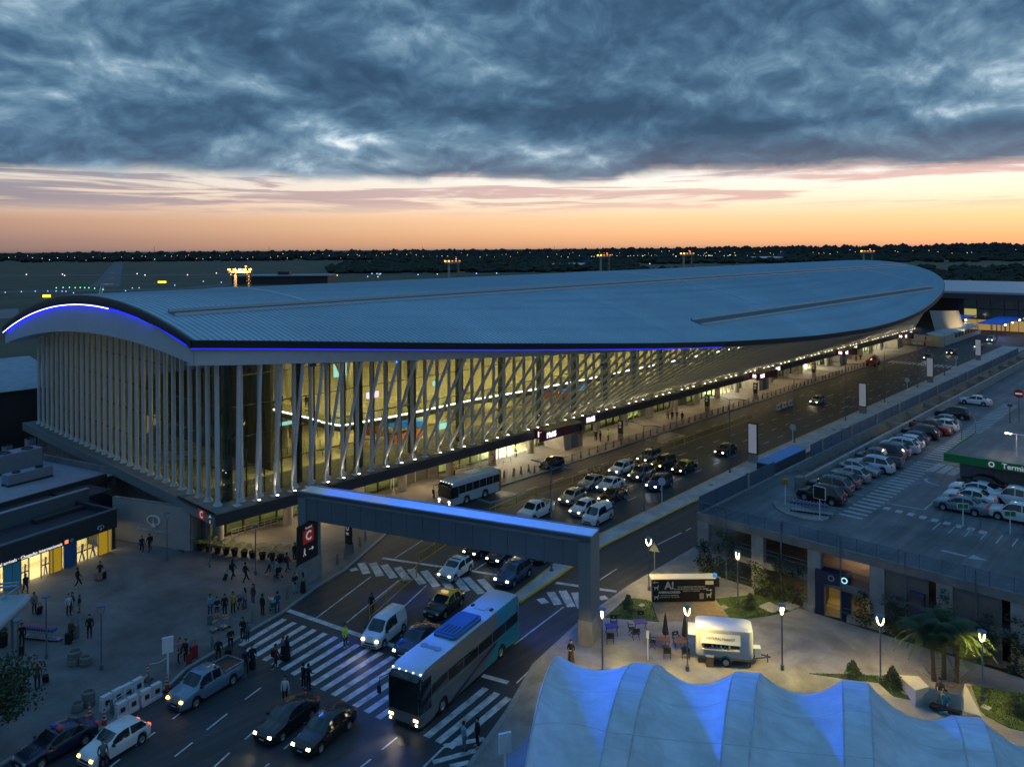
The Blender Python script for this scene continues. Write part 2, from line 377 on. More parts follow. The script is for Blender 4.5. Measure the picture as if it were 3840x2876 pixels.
for i, (x0, y0, x1, y1) in enumerate([(1605, 760, 1650, 800), (1690, 705, 1755, 812), (1790, 695, 1865, 830), (1895, 710, 1950, 840), (2010, 725, 2070, 820), (2110, 740, 2145, 770)]):
    stripe(mk, linepts(g('E', x0, y0), g('E', x1, y1), .75))
mk = markings('lane_markings')
for c0, x0, y0, c1, x1, y1, w in [('C', 1050, 795, 'C', 1830, 1068, .5), ('E', 330, 1130, 'E', 500, 1195, .5), ('E', 295, 425, 'E', 800, 500, .42), ('E', 1030, 530, 'E', 1240, 565, .42), ('E', 1735, 630, 'E', 1965, 662, .45), ('E', 2075, 680, 'E', 2240, 702, .45), ('D', 2010, 345, 'D', 2225, 405, .45),
        ('E', 0, 960, 'E', 430, 610, .13), ('C', 1335, 880, 'C', 1910, 445, .13), ('E', 435, 1150, 'E', 665, 930, .13), ('E', 465, 835, 'E', 665, 650, .13), ('E', 400, 425, 'E', 635, 275, .13), ('E', 1060, 525, 'E', 1170, 455, .13), ('E', 1300, 500, 'E', 1530, 405, .1),
        ('E', 1390, 1140, 'E', 1800, 830, .13), ('E', 2070, 625, 'E', 2240, 515, .13), ('F', 80, 800, 'F', 605, 297, .13), ('L', 470, 720, 'L', 765, 588, .11), ('L', 1740, 990, 'L', 1920, 900, .12), ('L', 1955, 885, 'L', 1995, 862, .12),
        ('D', 1690, 930, 'D', 2030, 870, .4), ('D', 1600, 1065, 'D', 1960, 965, .4), ('D', 1740, 1100, 'D', 1900, 1065, .4), ('D', 1520, 1106, 'D', 1690, 940, .14)]:
    stripe(mk, linepts(g(c0, x0, y0), g(c1, x1, y1), w), .012, name='line')
for x0, y0, x1, y1, c in [(40, 545, 175, 445, 'D'), (40, 875, 170, 760, 'D'), (365, 955, 485, 848, 'D'), (210, 1100, 245, 1075, 'D'), (1175, 962, 1305, 857, 'D'), (1000, 1106, 1085, 1040, 'D'), (1590, 1095, 1660, 1040, 'B'), (1905, 1195, 2095, 1045, 'B'), (1250, 1345, 1430, 1215, 'B'), (1610, 1440, 1775, 1310, 'B'), (1975, 1535, 2115, 1405, 'B'), (1010, 1539, 1105, 1465, 'B')]:
    stripe(mk, linepts(g(c, x0, y0), g(c, x1, y1), .12), .012, name='dash')
for t_, s0 in ((-9.6, 36), (-15.2, 42), (-18.4, 40), (-21.4, 41)):
    s_ = s0
    while s_ < 205:
        if not 178 < s_ < 186: stripe(mk, linepts(ST(s_, t_), ST(s_+2.0, t_), .12), .012, name='dash')
        s_ += 5.2
for t_ in (-14, -17.4, -20.6):                              # lane arrows far along the road
    for s_ in (112, 122):
        stripe(mk, linepts(ST(s_, t_), ST(s_+3.4, t_), .22), .012, name='arrow')
mk = markings('zebra_crossing_far')
for i in range(16): stripe(mk, linepts(ST(178.5, -8-i*.98), ST(183, -8-i*.98), .5))
# drain plates framed with pale concrete, manhole covers, patched plates
for nm, c, x, y, sx, sy in (('drain', 'L', 525, 625, 4.0, 2.0), ('drain', 'L', 1790, 182, 6.0, 2.6)):
    p = g(c, x, y); o = struct('drain_frame', MB().cbox((0, 0, 0), (sx+.9, sy+.9, .006)), concrete); o.location = (p.x, p.y, .013); o.rotation_euler = (0, 0, TROT)
    MB().cbox((0, 0, .006), (sx, sy, .012)).build('grate', darkmetal, o)
for c, x, y, r_ in (('D', 1165, 1005, .5), ('D', 1360, 890, .5), ('L', 2145, 547, .3), ('M', 1735, 1283, .4), ('M', 1825, 1275, .4)):
    p = g(c, x, y); z_ = .014 if c == 'D' else .14
    tag(MB().lathe([(0, .006), (r_, .006), (r_, 0)], 18).build('manhole_cover', darkmetal, loc=(p.x, p.y, z_)), kind='structure')

# lawns and the brick path on the food plaza
def patch(name, pts, m, z=.135): return struct(name, MB().prism([xy(g(*p)) for p in pts], .1, z), m)
patch('lawn', [('F', 815, 265), ('F', 905, 190), ('F', 985, 110), ('F', 1090, 112), ('F', 1200, 130), ('F', 1262, 302), ('F', 1050, 288)], lawn, .17)
patch('lawn', [('H', 225, 945), ('H', 330, 935), ('H', 480, 918), ('H', 640, 965), ('H', 760, 1000), ('H', 690, 1030), ('H', 560, 1055), ('H', 420, 1075), ('H', 325, 1072)], lawn, .17)
patch('lawn', [('G', 500, 706), ('G', 900, 714), ('G', 1215, 735), ('G', 1345, 860), ('G', 1350, 925), ('G', 1170, 888), ('G', 1050, 780), ('G', 760, 745)], lawn, .17)
patch('lawn', [('G', 1790, 800), ('G', 2000, 835), ('G', 2300, 890), ('G', 2300, 1190), ('G', 2090, 1140), ('G', 1900, 1040), ('G', 1860, 990)], lawn, .17)
brickm = joints('brick_path', (.30, .21, .12), (.18, .13, .08), .42, .21, TROT, .012, var=.25, vs=2.)
patch('brick_path', [('F', 1215, 142), ('F', 1728, 132), ('F', 1842, 282), ('F', 1560, 296), ('F', 1262, 302)], brickm, .15)
def blades(name, polys, dens, label):
    "grass: many small blades over the lawns"
    mb = MB()
    for poly in polys:
        ps = [g(*p) for p in poly]; x0, x1 = min(p.x for p in ps), max(p.x for p in ps); y0, y1 = min(p.y for p in ps), max(p.y for p in ps)
        for _ in range(int((x1-x0)*(y1-y0)*dens)):
            X, Y = rnd.uniform(x0, x1), rnd.uniform(y0, y1); ins = False
            for a, b in zip(ps, ps[1:]+ps[:1]):
                if (a.y > Y) != (b.y > Y) and X < (b.x-a.x)*(Y-a.y)/(b.y-a.y)+a.x: ins = not ins
            if not ins: continue
            h = rnd.uniform(.05, .13); t = rnd.uniform(0, 6.28); w = .035; dx, dy = math.cos(t)*w, math.sin(t)*w; lx, ly = rnd.uniform(-.05, .05), rnd.uniform(-.05, .05)
            mb.add([(X-dx, Y-dy, .168), (X+dx, Y+dy, .168), (X+lx, Y+ly, .17+h)], [(0, 1, 2)])
    return tag(mb.build(name, lawn), label, 'grass', kind='stuff')
blades('grass', [[('F', 815, 265), ('F', 905, 190), ('F', 985, 110), ('F', 1090, 112), ('F', 1200, 130), ('F', 1262, 302), ('F', 1050, 288)], [('H', 225, 945), ('H', 330, 935), ('H', 480, 918), ('H', 640, 965), ('H', 760, 1000), ('H', 690, 1030), ('H', 560, 1055), ('H', 420, 1075), ('H', 325, 1072)], [('G', 500, 706), ('G', 900, 714), ('G', 1215, 735), ('G', 1345, 860), ('G', 1350, 925), ('G', 1170, 888), ('G', 1050, 780), ('G', 760, 745)], [('G', 1790, 800), ('G', 2000, 835), ('G', 2300, 890), ('G', 2300, 1190), ('G', 2090, 1140), ('G', 1900, 1040), ('G', 1860, 990)]], 60, 'short grass blades on the lawns of the food plaza')
for c, x, y, sx, sy in (('H', 585, 1005, 1.5, 1.5), ('H', 700, 995, 1.4, 1.2), ('H', 282, 1002, .6, .5), ('G', 1295, 870, .7, .7), ('G', 1910, 985, .5, .5), ('F', 1120, 172, .5, .4)):
    p = g(c, x, y); tag(MB().cbox((0, 0, .03), (sx, sy, .06)).build('stepping_slab', concrete, loc=(p.x, p.y, .165), rz=.6), kind='structure')

# airfield: runway, taxiways, apron
def strip_(pts, w, z, name, m):
    P_ = [g(*p) if isinstance(p, tuple) else p for p in pts]; mb = MB()
    for a, b in zip(P_[:-1], P_[1:]):
        mb.sheet([xy(v) for v in linepts(a, b, w)], z)
    return struct(name, mb, m)
strip_([('Q', 0, 352), ('Q', 2212, 345)], 30, .03, 'taxiway', mat('taxiway_asphalt', (.105, .108, .115), .8, var=.15, vs=.03))
strip_([('R', 0, 268), ('R', 2212, 236)], 32, .034, 'taxiway', mat('taxiway_asphalt', (.105, .108, .115), .8, var=.15, vs=.03))
strip_([('Q', -200, 500), ('Q', 1600, 470)], 26, .03, 'taxiway', mat('taxiway_asphalt', (.105, .108, .115), .8, var=.15, vs=.03))
strip_([('Q', 1600, 470), ('R', 400, 285)], 24, .038, 'taxiway', mat('taxiway_asphalt', (.105, .108, .115), .8, var=.15, vs=.03))
rw = [g('Q', 770, 452), g('Q', 1035, 452), g('Q', 1050, 330), g('Q', 1060, 240), g('Q', 985, 240), g('Q', 885, 345), g('Q', 850, 390)]
struct('runway', MB().sheet([xy(p) for p in rw], .05), MT['taxiway_asphalt'])
mk = markings('runway_lines')
for x0, x1 in ((858, 866), (880, 888)): stripe(mk, linepts(g('Q', x0, 512), g('Q', x1+4, 452), .8), .06, mat('apron_lines', (.65, .45, .38), .6), 'line')
struct('apron', MB().sheet([xy(g('Q', -300, 660)), xy(g('Q', 160, 640)), xy(g('Q', 160, 720)), xy(g('Q', -300, 740))], .03), taxiway)
# ------------------------------------------------------------------ terminal building
TZ0, TZ1 = 4.14, 5.28                                      # underside and top of the entrance canopy slab
def roof_z(t): return 25.24-(t-23.05)**2/212.8
EAVE = [(-4, -3.2), (13.3, -8.3), (27, -11.9), (41.3, -15.1), (57, -18.2), (72.8, -20.6), (93.2, -22.7), (107, -23.5), (120, -23.9), (139, -23.4), (157.4, -22.0), (178, -19.4), (196, -16.4), (211, -13.2), (224, -9.2), (234, -4.5), (241, .5), (246, 6), (249.5, 12), (251.5, 20), (252, 27)]
BACK = [(-4, 58.5), (60, 67), (120, 70), (180, 66), (225, 54), (241, 42), (248, 34), (252, 27)]
def interp(tab, s):
    for (a, b), (c, d) in zip(tab[:-1], tab[1:]):
        if s <= c: return b+(d-b)*(s-a)/(c-a)
    return tab[-1][1]
def smooth_tab(tab, s):                                     # Catmull-Rom for a fair eave line
    for i in range(len(tab)-1):
        if s <= tab[i+1][0] or i == len(tab)-2:
            p0, p1, p2, p3 = tab[max(i-1, 0)], tab[i], tab[i+1], tab[min(i+2, len(tab)-1)]
            h = p2[0]-p1[0]; u = max(0, min(1, (s-p1[0])/h))
            m1 = (p2[1]-p0[1])/(p2[0]-p0[0])*h if p2[0] != p0[0] else 0; m2 = (p3[1]-p1[1])/(p3[0]-p1[0])*h
            return (2*u**3-3*u*u+1)*p1[1]+(u**3-2*u*u+u)*m1+(-2*u**3+3*u*u)*p2[1]+(u**3-u*u)*m2
eave = lambda s: smooth_tab(EAVE, s)
back = lambda s: smooth_tab(BACK, s)
band = lambda s: max(.06, 1.62-.0235*max(s, 0))             # height of the white fascia along the front
term = thing('terminal_building', 'glass airport terminal with long curved blue-grey metal roof and slanted white struts', 'building', C0, TROT)
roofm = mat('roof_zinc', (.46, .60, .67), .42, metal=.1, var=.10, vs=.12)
ribm = mat('roof_rib', (.32, .44, .51), .42, metal=.3)
soff = mat('soffit', (.42, .41, .40), .6)
rs = [-4+256*(i/128) for i in range(129)]; NT = 28
rows = []
for s_ in rs:
    f, b_ = eave(s_), back(s_); rows.append([(s_, f+(b_-f)*j/NT, roof_z(f+(b_-f)*j/NT)) for j in range(NT+1)])
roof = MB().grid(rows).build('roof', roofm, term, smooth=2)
MB().grid([[(p[0], p[1], p[2]-.9) for p in r_] for r_ in rows]).build('soffit', soff, term, smooth=2)
# standing ribs across the roof
rb = MB(); s_ = -3.7
while s_ < 250:
    f, b_ = eave(s_)+.1, min(back(s_)-.1, 40); n_ = max(2, int((b_-f)/4)); prev = None; w = .05
    for j in range(n_+1):
        t_ = f+(b_-f)*j/n_; z_ = roof_z(t_); cur = [(s_-w, t_, z_+.005), (s_, t_, z_+.10), (s_+w, t_, z_+.005)]
        if prev: rb.add(prev+cur, [(0, 1, 4, 3), (1, 2, 5, 4)])
        prev = cur
    s_ += .62 if s_ < 60 else .82
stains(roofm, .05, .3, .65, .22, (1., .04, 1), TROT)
tag(rb.build('seam_rib', ribm, roof), 'thin raised seams running across the metal roof', kind='stuff')
def rail_on_roof(t0, sa, sb, w, h, name):
    mb = MB(); n_ = int((sb-sa)/4)
    for dt, hh, ww in ((0, h, .12), (-w, h*.7, .10)):
        R1 = []
        for i in range(n_+1):
            s1 = sa+(sb-sa)*i/n_; z_ = roof_z(t0+dt)
            R1.append([(s1, t0+dt-ww, z_), (s1, t0+dt-ww, z_+hh), (s1, t0+dt+ww, z_+hh), (s1, t0+dt+ww, z_)])
        mb.grid(R1)
    o = mb.build(name, mat('gutter_grey', (.50, .60, .65), .45), roof)
    mb = MB(); R1 = []
    for i in range(n_+1):
        s1 = sa+(sb-sa)*i/n_; R1.append([(s1, t0-w+.1, roof_z(t0-w)+.14), (s1, t0-.12, roof_z(t0)+.14)])
    mb.grid(R1); mb.build('gutter_shadow_strip', mat('gutter_shadow_dark', (.10, .12, .13), .6), roof)  # dark strip beside the gutter, painted as its shadow line
rail_on_roof(6.4, -2.0, 238, 1.5, .46, 'ridge_gutter')
rail_on_roof(-13.4, 70, 196, 1.6, .42, 'gutter')
for sx, ta, tb in ((15, 6.4, 40), (98, -12, 40), (196, -13.4, 6.4)):
    prev = None; mb = MB(); rr = []
    for j in range(13):
        t_ = ta+(tb-ta)*j/12; z_ = roof_z(t_); rr.append([(sx-.16, t_, z_), (sx-.16, t_, z_+.2), (sx+.16, t_, z_+.2), (sx+.16, t_, z_)])
    mb.grid(rr); mb.build('expansion_joint', MT['gutter_grey'], roof)
# dark eave edge, blue light line, white fascia along the front and round the near gable
dk = MB(); wf = MB(); led = MB(); rr = []; r2 = []; r3 = []
fs_ = [-4+256*(i/150) for i in range(151)]
for s_ in fs_:
    t_ = eave(s_); z_ = roof_z(t_)
    rr.append([(s_, t_+.3, z_+.02), (s_, t_-.02, z_+.03), (s_, t_-.1, z_-.05), (s_, t_-.02, z_-.72), (s_, t_+.5, z_-.74)])
    r2.append([(s_, t_+.30, z_-.80), (s_, t_+.34+.02*max(s_, 0), z_-.80-band(s_)), (s_, t_+1.6+.02*max(s_, 0), z_-.80-band(s_))])
    if s_ < 68: r3.append([(s_, t_+.06, z_-.745), (s_, t_+.12, z_-.82), (s_, t_+.24, z_-.825)])
dk.grid(rr).build('eave_edge', mat('eave_edge_dark', (.022, .024, .03), .5), term, smooth=True)
wf.grid(r2).build('fascia', offwhite, term, smooth=True)
led.grid(r3).build('light_line', blueled, term)
gb = lambda t_: 1.62+1.75*max(0, 1-((t_-27.6)/31)**2)       # white gable band, deepest in the middle
rr, r2, r3, r4 = [], [], [], []
for i in range(49):
    t_ = -3.2+61.7*i/48; z_ = roof_z(t_); d_ = .72+.3*math.sin(math.pi*i/48)
    rr.append([(-3.8, t_, z_+.02), (-4.08, t_, z_+.03), (-4.12, t_, z_-.05), (-4.02, t_, z_-d_), (-3.5, t_, z_-d_-.02)])
    r2.append([(-3.70, t_, z_-d_-.05), (-3.66, t_, z_-d_-.08-gb(t_)), (-.2, t_, z_-d_-.02-gb(t_))])
    if t_ > 17: r3.append([(-3.98, t_, z_-d_-.03), (-3.98, t_, z_-d_-.17), (-3.75, t_, z_-d_-.17)])
    if t_ <= 21 and t_ > -3: r4.append([(-3.95, t_, z_-d_-.045), (-3.76, t_, z_-d_-.045)])
MB().grid(rr).build('eave_edge', MT['eave_edge_dark'], term, smooth=True)
MB().grid(r2).build('gable_fascia', offwhite, term, smooth=True)
MB().grid(r3).build('light_line', mat('bright_blue_led', (.3, .3, .6), emit=(.004, .008, 1.), es=6), term)
MB().grid(r4).build('light_line', mat('dim_blue_led', (.02, .02, .05), emit=(.002, .006, 1.), es=7), term)
MB().grid([[(a[0]-.02, a[1], a[2]-.05), (a[0]-.02, a[1], a[2]-.11)] for a, b_, c_ in r3]).build('light_tube', mat('white_blue_tube', (.8, .8, .9), emit=(.72, .76, 1.), es=5), term)

# blue light added under the eave: two cased spots and one area light
for (s_, t_, z_), aim, pw2, cone in (((7, -6.6, 18.9), (g('C', 1275, 490)*.74+g('E', 2015, 1112)*.26)+Vector((0, 0, 8)), 7000, 36), ((44, -15.6, 15.6), ST(56, -44.5, 6.3), 7000, 42)):
    fl_ = MB().box(-.3, .3, -.16, .16, -.3, 0).build('added_blue_flood', mat('added_flood_case', (.03, .03, .035), .5), term, loc=(s_, t_, z_))
    aim_l = Vector(((aim-C0).dot(AX), (aim-C0).dot(BX), aim.z))-Vector((s_, t_, z_))
    lamp('blue_beam', 'SPOT', fl_, (0, -.2, -.34), pw2, (.003, .09, 1.), .3, aim_l.to_track_quat('-Z', 'Y').to_euler(), R(cone))
    MB().box(-.26, .26, -.12, .12, -.315, -.303).build('lens', blueled, fl_)
aim = Vector((11, 46, 4)); aim_l = Vector(((aim-C0).dot(AX), (aim-C0).dot(BX), aim.z))-Vector((8, -7.4, 19.0))
bl2 = lamp('light_line_boost', 'AREA', term, (8, -7.4, 19.0), 1900, (.006, .13, 1.), 20, aim_l.to_track_quat('-Z', 'Z').to_euler(), sy=.4); bl2.data.spread = R(44)
# canopy slab over the kerb and the walls of the ground floor
cpm = mat('canopy_cladding', (.055, .05, .055), .5, var=.12, vs=.5)
ledge = mat('canopy_ledge', (.17, .165, .165), .75, var=.2, vs=.6)
MB().box(-2.2, 222, -4.15, -3.95, TZ0, TZ1-.02).build('canopy_fascia', cpm, term)
MB().box(-2.2, 222, -3.94, 4.2, TZ1-.3, TZ1).build('canopy_top', ledge, term)
MB().box(-2.0, 222, -3.94, 6, TZ0+.02, TZ0+.12).build('canopy_soffit', mat('canopy_soffit', (.35, .33, .30), .7), term)
MB().box(-2.2, -2.0, -3.94, 56, TZ1-1.1, TZ1).build('gable_ledge', mat('gable_ledge', (.20, .215, .23), .75, var=.15), term)
MB().box(-1.99, 1.2, 4.3, 56, TZ1-.25, TZ1-.01).build('gable_ledge_top', ledge, term)
MB().box(-.4, 0, 1.6, 55.5, 0, TZ1-.32).build('basement_wall', concdark, term)
# columns: round white tubes with base plates
colm = mat('column_white', (.60, .63, .66), .45, var=.05, vs=.7)
def column_mesh(h, r_=.22):
    return MB().lathe([(0, 0), (.44, 0), (.44, .12), (.33, .16), (.33, .34), (r_, .38), (r_, h)], 12).mesh('column', colm, True)
fcol = {}
for i in range(110):
    s_ = 1.5+2.015*i
    if s_ > 221: break
    h = round((roof_z(-2.1)-1.0-TZ1)*2)/2
    me = fcol.setdefault(h, column_mesh(h)); link('column', me, term, (s_, -2.1, TZ1))
for i in range(29):
    t_ = -1.6+1.96*i; me = column_mesh(roof_z(t_)-1.2-TZ1, .23); link('column', me, term, (-.75, t_, TZ1))
# slanted struts with sleeve, foot and up-light
tubem = mat('strut_white', (.64, .64, .65), .4, var=.04, vs=.7)
nst = 0
for i in range(109):
    s_ = .55+2.015*i
    if s_ > 219: break
    te = eave(s_); base = Vector((0, 0, .55)); top = Vector((0, te+1.0+3.1, roof_z(te)-.86-band(s_)-TZ1))
    d = (top-base).normalized(); mb = MB()
    mb.path([base+d*.05, base+d*.5, base+d*1.6, top], [.10, .13, .18, .18], 10)
    o = mb.build('strut', tubem, term, smooth=True, loc=(s_, -3.1, TZ1))
    ft = MB().box(-.34, .34, -.34, .34, 0, .1).box(-.06, .06, -.2, .2, .1, .62); ft.build('foot', tubem, o)
    if i % 4:
        fx = MB().lathe([(0, .0), (.15, .0), (.17, .22), (.0, .2)], 10, (0, -.62, 0)); lm = fx.build('uplight', darkmetal, o)
        MB().lathe([(0, .215), (.15, .225)], 10, (0, -.62, .01)).build('lens', uplens, lm)
        if i < 100:
            ax = (base+d*3.2)-Vector((0, -.62, .25)); rot = ax.to_track_quat('-Z', 'Y').to_euler()
            l = lamp('uplight_beam', 'SPOT', o, (0, -.62, .28), 170, (1., .78, .46), .08, rot, R(50))
# glass: one pane per bay and row
zr = [TZ1, 8.4, 11.5, 14.6, 17.7, 20.9]
pm = {}
def pane(s_, t_, z0, z1, w, along):
    key = (round(w, 2), round(z1-z0, 2), along)
    if key not in pm:
        h = z1-z0-.06
        pm[key] = (MB().box(.03, w-.03, -.012, .012, 0, h) if along == 's' else MB().box(-.012, .012, .03, w-.03, 0, h)).mesh('pane', facglass)
    link('pane', pm[key], term, (s_, t_, z0+.03))
for i in range(37):
    for a, b in zip(zr[:-1], zr[1:]): pane(-.2+2.015*i, -1.2, a, b, 2.015, 's')
pane(-.2+2.015*37, -1.2, TZ1, 20.9, 222-(-.2+2.015*37), 's')
for i in range(28):
    for a, b in zip(zr[:-2], zr[1:-1]): pane(.1, -1.2+1.96*i, a, b, 1.96, 't')
pane(.1, -1.2, zr[-2], 21.4, 54.9, 't')
for z_ in zr[1:-1]:
    MB().box(0, 222, -1.26, -1.08, z_-.035, z_+.035).build('transom', darkmetal, term)
    MB().box(.0, .18, -1.0, 54, z_-.035, z_+.035).build('transom', darkmetal, term)
for i in range(27):
    MB().box(-.045, .045, -.09, .09, 0, 15.8).build('mullion', darkmetal, term, loc=(1.5+2.015*i-.9, -1.05, TZ1))
inm = mat('inner_column_blue_grey', (.05, .085, .12), .45)
for i in range(27): link('inner_column', (pm.get('ic') or pm.setdefault('ic', MB().box(-.4, .4, -.35, .35, 0, 15.4).mesh('inner_column', inm))), term, (.9+8.06*i, -.35, TZ1+.01))
# hall interior: floor, back wall, mezzanine, escalator, desks, sculpted columns
floorm = mat('hall_floor', (.62, .56, .40), .25, var=.06, vs=.3)
cream = mat('hall_wall', (.55, .50, .38), .7, var=.06)
MB().box(.6, 221, 4.4, 54, .05, .16).build('hall_floor', floorm, term)
MB().box(.6, 221, 54, 54.4, .05, 20).build('back_wall', cream, term)
MB().box(221, 221.4, -1, 54, .05, 18).build('end_wall', cream, term)
MB().box(18.6, 19, 22, 54, .17, 19.5).build('light_block_wall', mat('light_block_dark', (.07, .066, .055), .7, var=.15), term)  # added dark wall, keeps hall light away from the gable glass
def toloc(p): s_, t_ = st(p); return (s_, t_)
MZ = 7.2
me_ = [toloc(g('J', *p, MZ)) for p in ((330, 560), (650, 640))]
mb = MB(); e1 = [toloc(g('J', *p, MZ)) for p in ((840, 690), (1100, 750), (1230, 790), (1370, 815), (1750, 750))]
e2 = [toloc(g('K', *p, MZ)) for p in ((490, 800), (1050, 680), (1620, 585), (2160, 480))]
edge = [(22.6, 51)]+e1+e2+[(215, e2[-1][1])]
slab = edge+[(215, 51)]
MB().prism(slab, MZ-.9, MZ).build('mezzanine', mat('mezzanine_slab', (.09, .085, .075), .5), term)
MB().prism(slab, MZ+.01, MZ+.05).build('mezzanine_floor', floorm, term)
ll = MB(); bl = MB()
for a, b in zip(edge[:-1], edge[1:]):
    d = (Vector(b)-Vector(a)); L_ = d.length; d.normalize(); n = Vector((d.y, -d.x))*.05
    ll.prism([(a[0]+n.x, a[1]+n.y), (b[0]+n.x, b[1]+n.y), (b[0]+2*n.x, b[1]+2*n.y), (a[0]+2*n.x, a[1]+2*n.y)], MZ-.12, MZ+.02)
    bl.prism([(a[0], a[1]), (b[0], b[1]), (b[0]+n.x*.4, b[1]+n.y*.4), (a[0]+n.x*.4, a[1]+n.y*.4)], MZ+.06, MZ+1.1)
ll.build('edge_light', whiteled, term); bl.build('balustrade', shopglass, term)
# escalator
ea_, eb_ = toloc(g('J', 300, 985, .4)), toloc(g('J', 830, 615, MZ))
es_ = MB(); A_ = Vector((*ea_, .2)); B_ = Vector((*eb_, MZ)); d2 = (B_-A_); sd = Vector((-d2.y, d2.x, 0)).normalized()
for k_ in (-1, 1):
    es_.add([A_+sd*k_*.9, B_+sd*k_*.9, B_+sd*k_*.9+Vector((0, 0, .9)), A_+sd*k_*.9+Vector((0, 0, .9))], [(0, 1, 2, 3)])
es_.build('escalator_side', darkmetal, term)
sp_ = MB()
for i in range(36):
    p = A_.lerp(B_, i/36); sp_.cbox(p, (.36, 1.7, .3), rz=math.atan2(d2.y, d2.x))
sp_.build('escalator_steps', mat('escalator_steps', (.10, .10, .095), .5), term)
# sculpted white columns
def ycol(px, zb, fork, hz):
    s_, t_ = px; m = mat('sculpted_column', (.62, .60, .52), .5)
    mb = MB()
    mb.path([(s_, t_, zb), (s_+.3, t_, zb+3), (s_+1.2*fork, t_, zb+6.5), (s_+3.4*fork, t_, hz)], [1.3, .62, .75, 1.9], 10, flat=.55)
    mb.path([(s_+.3, t_, zb+3), (s_-1.0*fork, t_, zb+6.5), (s_-3.2*fork, t_, hz)], [.6, .6, 1.6], 10, flat=.55)
    mb.build('sculpted_column', m, term, smooth=True)
for c, x, y, z_, fk in (('J', 650, 560, MZ, 1), ('J', 1420, 690, MZ, 1.2), ('K', 380, 760, MZ, 1.), ('J', 860, 1000, .2, .8)):
    ycol(toloc(g(c, x, y, z_)), z_, fk, 19)
# desks, barriers, screens inside
orange = mat('orange_panel', (.62, .16, .02), .5); bluep = mat('blue_panel', (.02, .16, .5), .5, emit=(.02, .2, .7), es=.5); cyan = mat('cyan_screen', (.1, .3, .35), emit=(.35, .7, .75), es=1.0)
def inside_box(c, x, y, z_, sx, sy, sz, m, name):
    s_, t_ = toloc(g(c, x, y, z_)); return MB().box(-sx/2, sx/2, -sy/2, sy/2, 0, sz).build(name, m, term, loc=(s_, t_, z_))
for c, x, y, sx, sy, sz, m in (('J', 1640, 890, 3, 1.2, 1.3, orange), ('J', 1880, 950, 3, 1.2, 1.2, orange), ('K', 260, 1110, 3, 1.4, 1.2, orange), ('K', 420, 1080, 2.5, 1.4, 1.1, orange), ('K', 1770, 660, 3, 1, 1.6, orange), ('K', 1960, 690, 3, 1.2, 1.6, orange)):
    inside_box(c, x, y, .16, sx, sy, sz, m, 'check_in_desk')
for c, x, y, z_, sx, sy, sz, m in (('K', 270, 935, 3.2, 5, 2, .8, bluep), ('K', 420, 960, 3.2, 3, 2, .8, bluep), ('K', 2080, 580, 3.2, 6, 2, .8, bluep), ('J', 1860, 800, 3.4, 3, 2, .8, bluep)):
    inside_box(c, x, y, z_, sx, sy, sz, m, 'hall_canopy')
for c, x, y, z_, w, h in (('J', 1362, 385, MZ+2.5, 2.4, 2.2), ('K', 660, 540, MZ+1, 2, .8), ('K', 715, 990, 1.5, 1.6, 1.2), ('J', 895, 810, 4.4, 3, .5), ('K', 415, 450, MZ+2, .8, .5)):
    inside_box(c, x, y, z_, w, .2, h, cyan, 'screen')
s_, t_ = toloc(g('K', -10, 640, MZ+1.6)); MB().box(-1.1, 1.1, -.1, .1, 0, .9).build('screen', mat('magenta_screen', (.3, .1, .3), emit=(.8, .55, .8), es=1.6), term, loc=(s_, t_, MZ+1.2))
ylw = mat('kiosk_yellow', (.55, .42, .05), .5)
for x, y in ((515, 1100), (595, 1085)): inside_box('J', x, y, .16, .8, .3, 1.6, ylw, 'check_in_kiosk')
for i in range(26):
    c, x, y = ('J', 850+((i*97) % 560), 900+((i*53) % 230)); s_, t_ = toloc(g(c, x, y, .16))
    MB().tube((0, 0, 0), (0, 0, 1.05), .04, n=6).build('queue_post', darkmetal, term, loc=(s_, t_, .16))
# hanging ceiling panels with their light
pan = mat('ceiling_panel', (.8, .8, .7), emit=(1., .86, .42), es=3.0)
WARM = (1., .80, .34)
for s_ in range(9, 216, 17):
    for t_ in (9, 22, 37):
        p = MB().box(-3, 3, -.25, .25, 0, .08).build('ceiling_light', pan, term, loc=(s_, t_, roof_z(t_)-3.2))
        lamp('ceiling_light_beam', 'AREA', p, (0, 0, -.05), (900 if t_ < 30 else 520) if s_ > 20 else (420 if t_ < 10 else 30), WARM, 5, sy=1.2)
for i_, s_ in enumerate(range(26, 150, 9)):                   # under the mezzanine
    t_ = 17+(i_ % 2)*14; p = MB().box(-2, 2, -.2, .2, 0, .06).build('ceiling_light', pan, term, loc=(s_, t_, MZ-1.0))
    lamp('ceiling_light_beam', 'AREA', p, (0, 0, -.05), 520, WARM, 4, sy=1.)
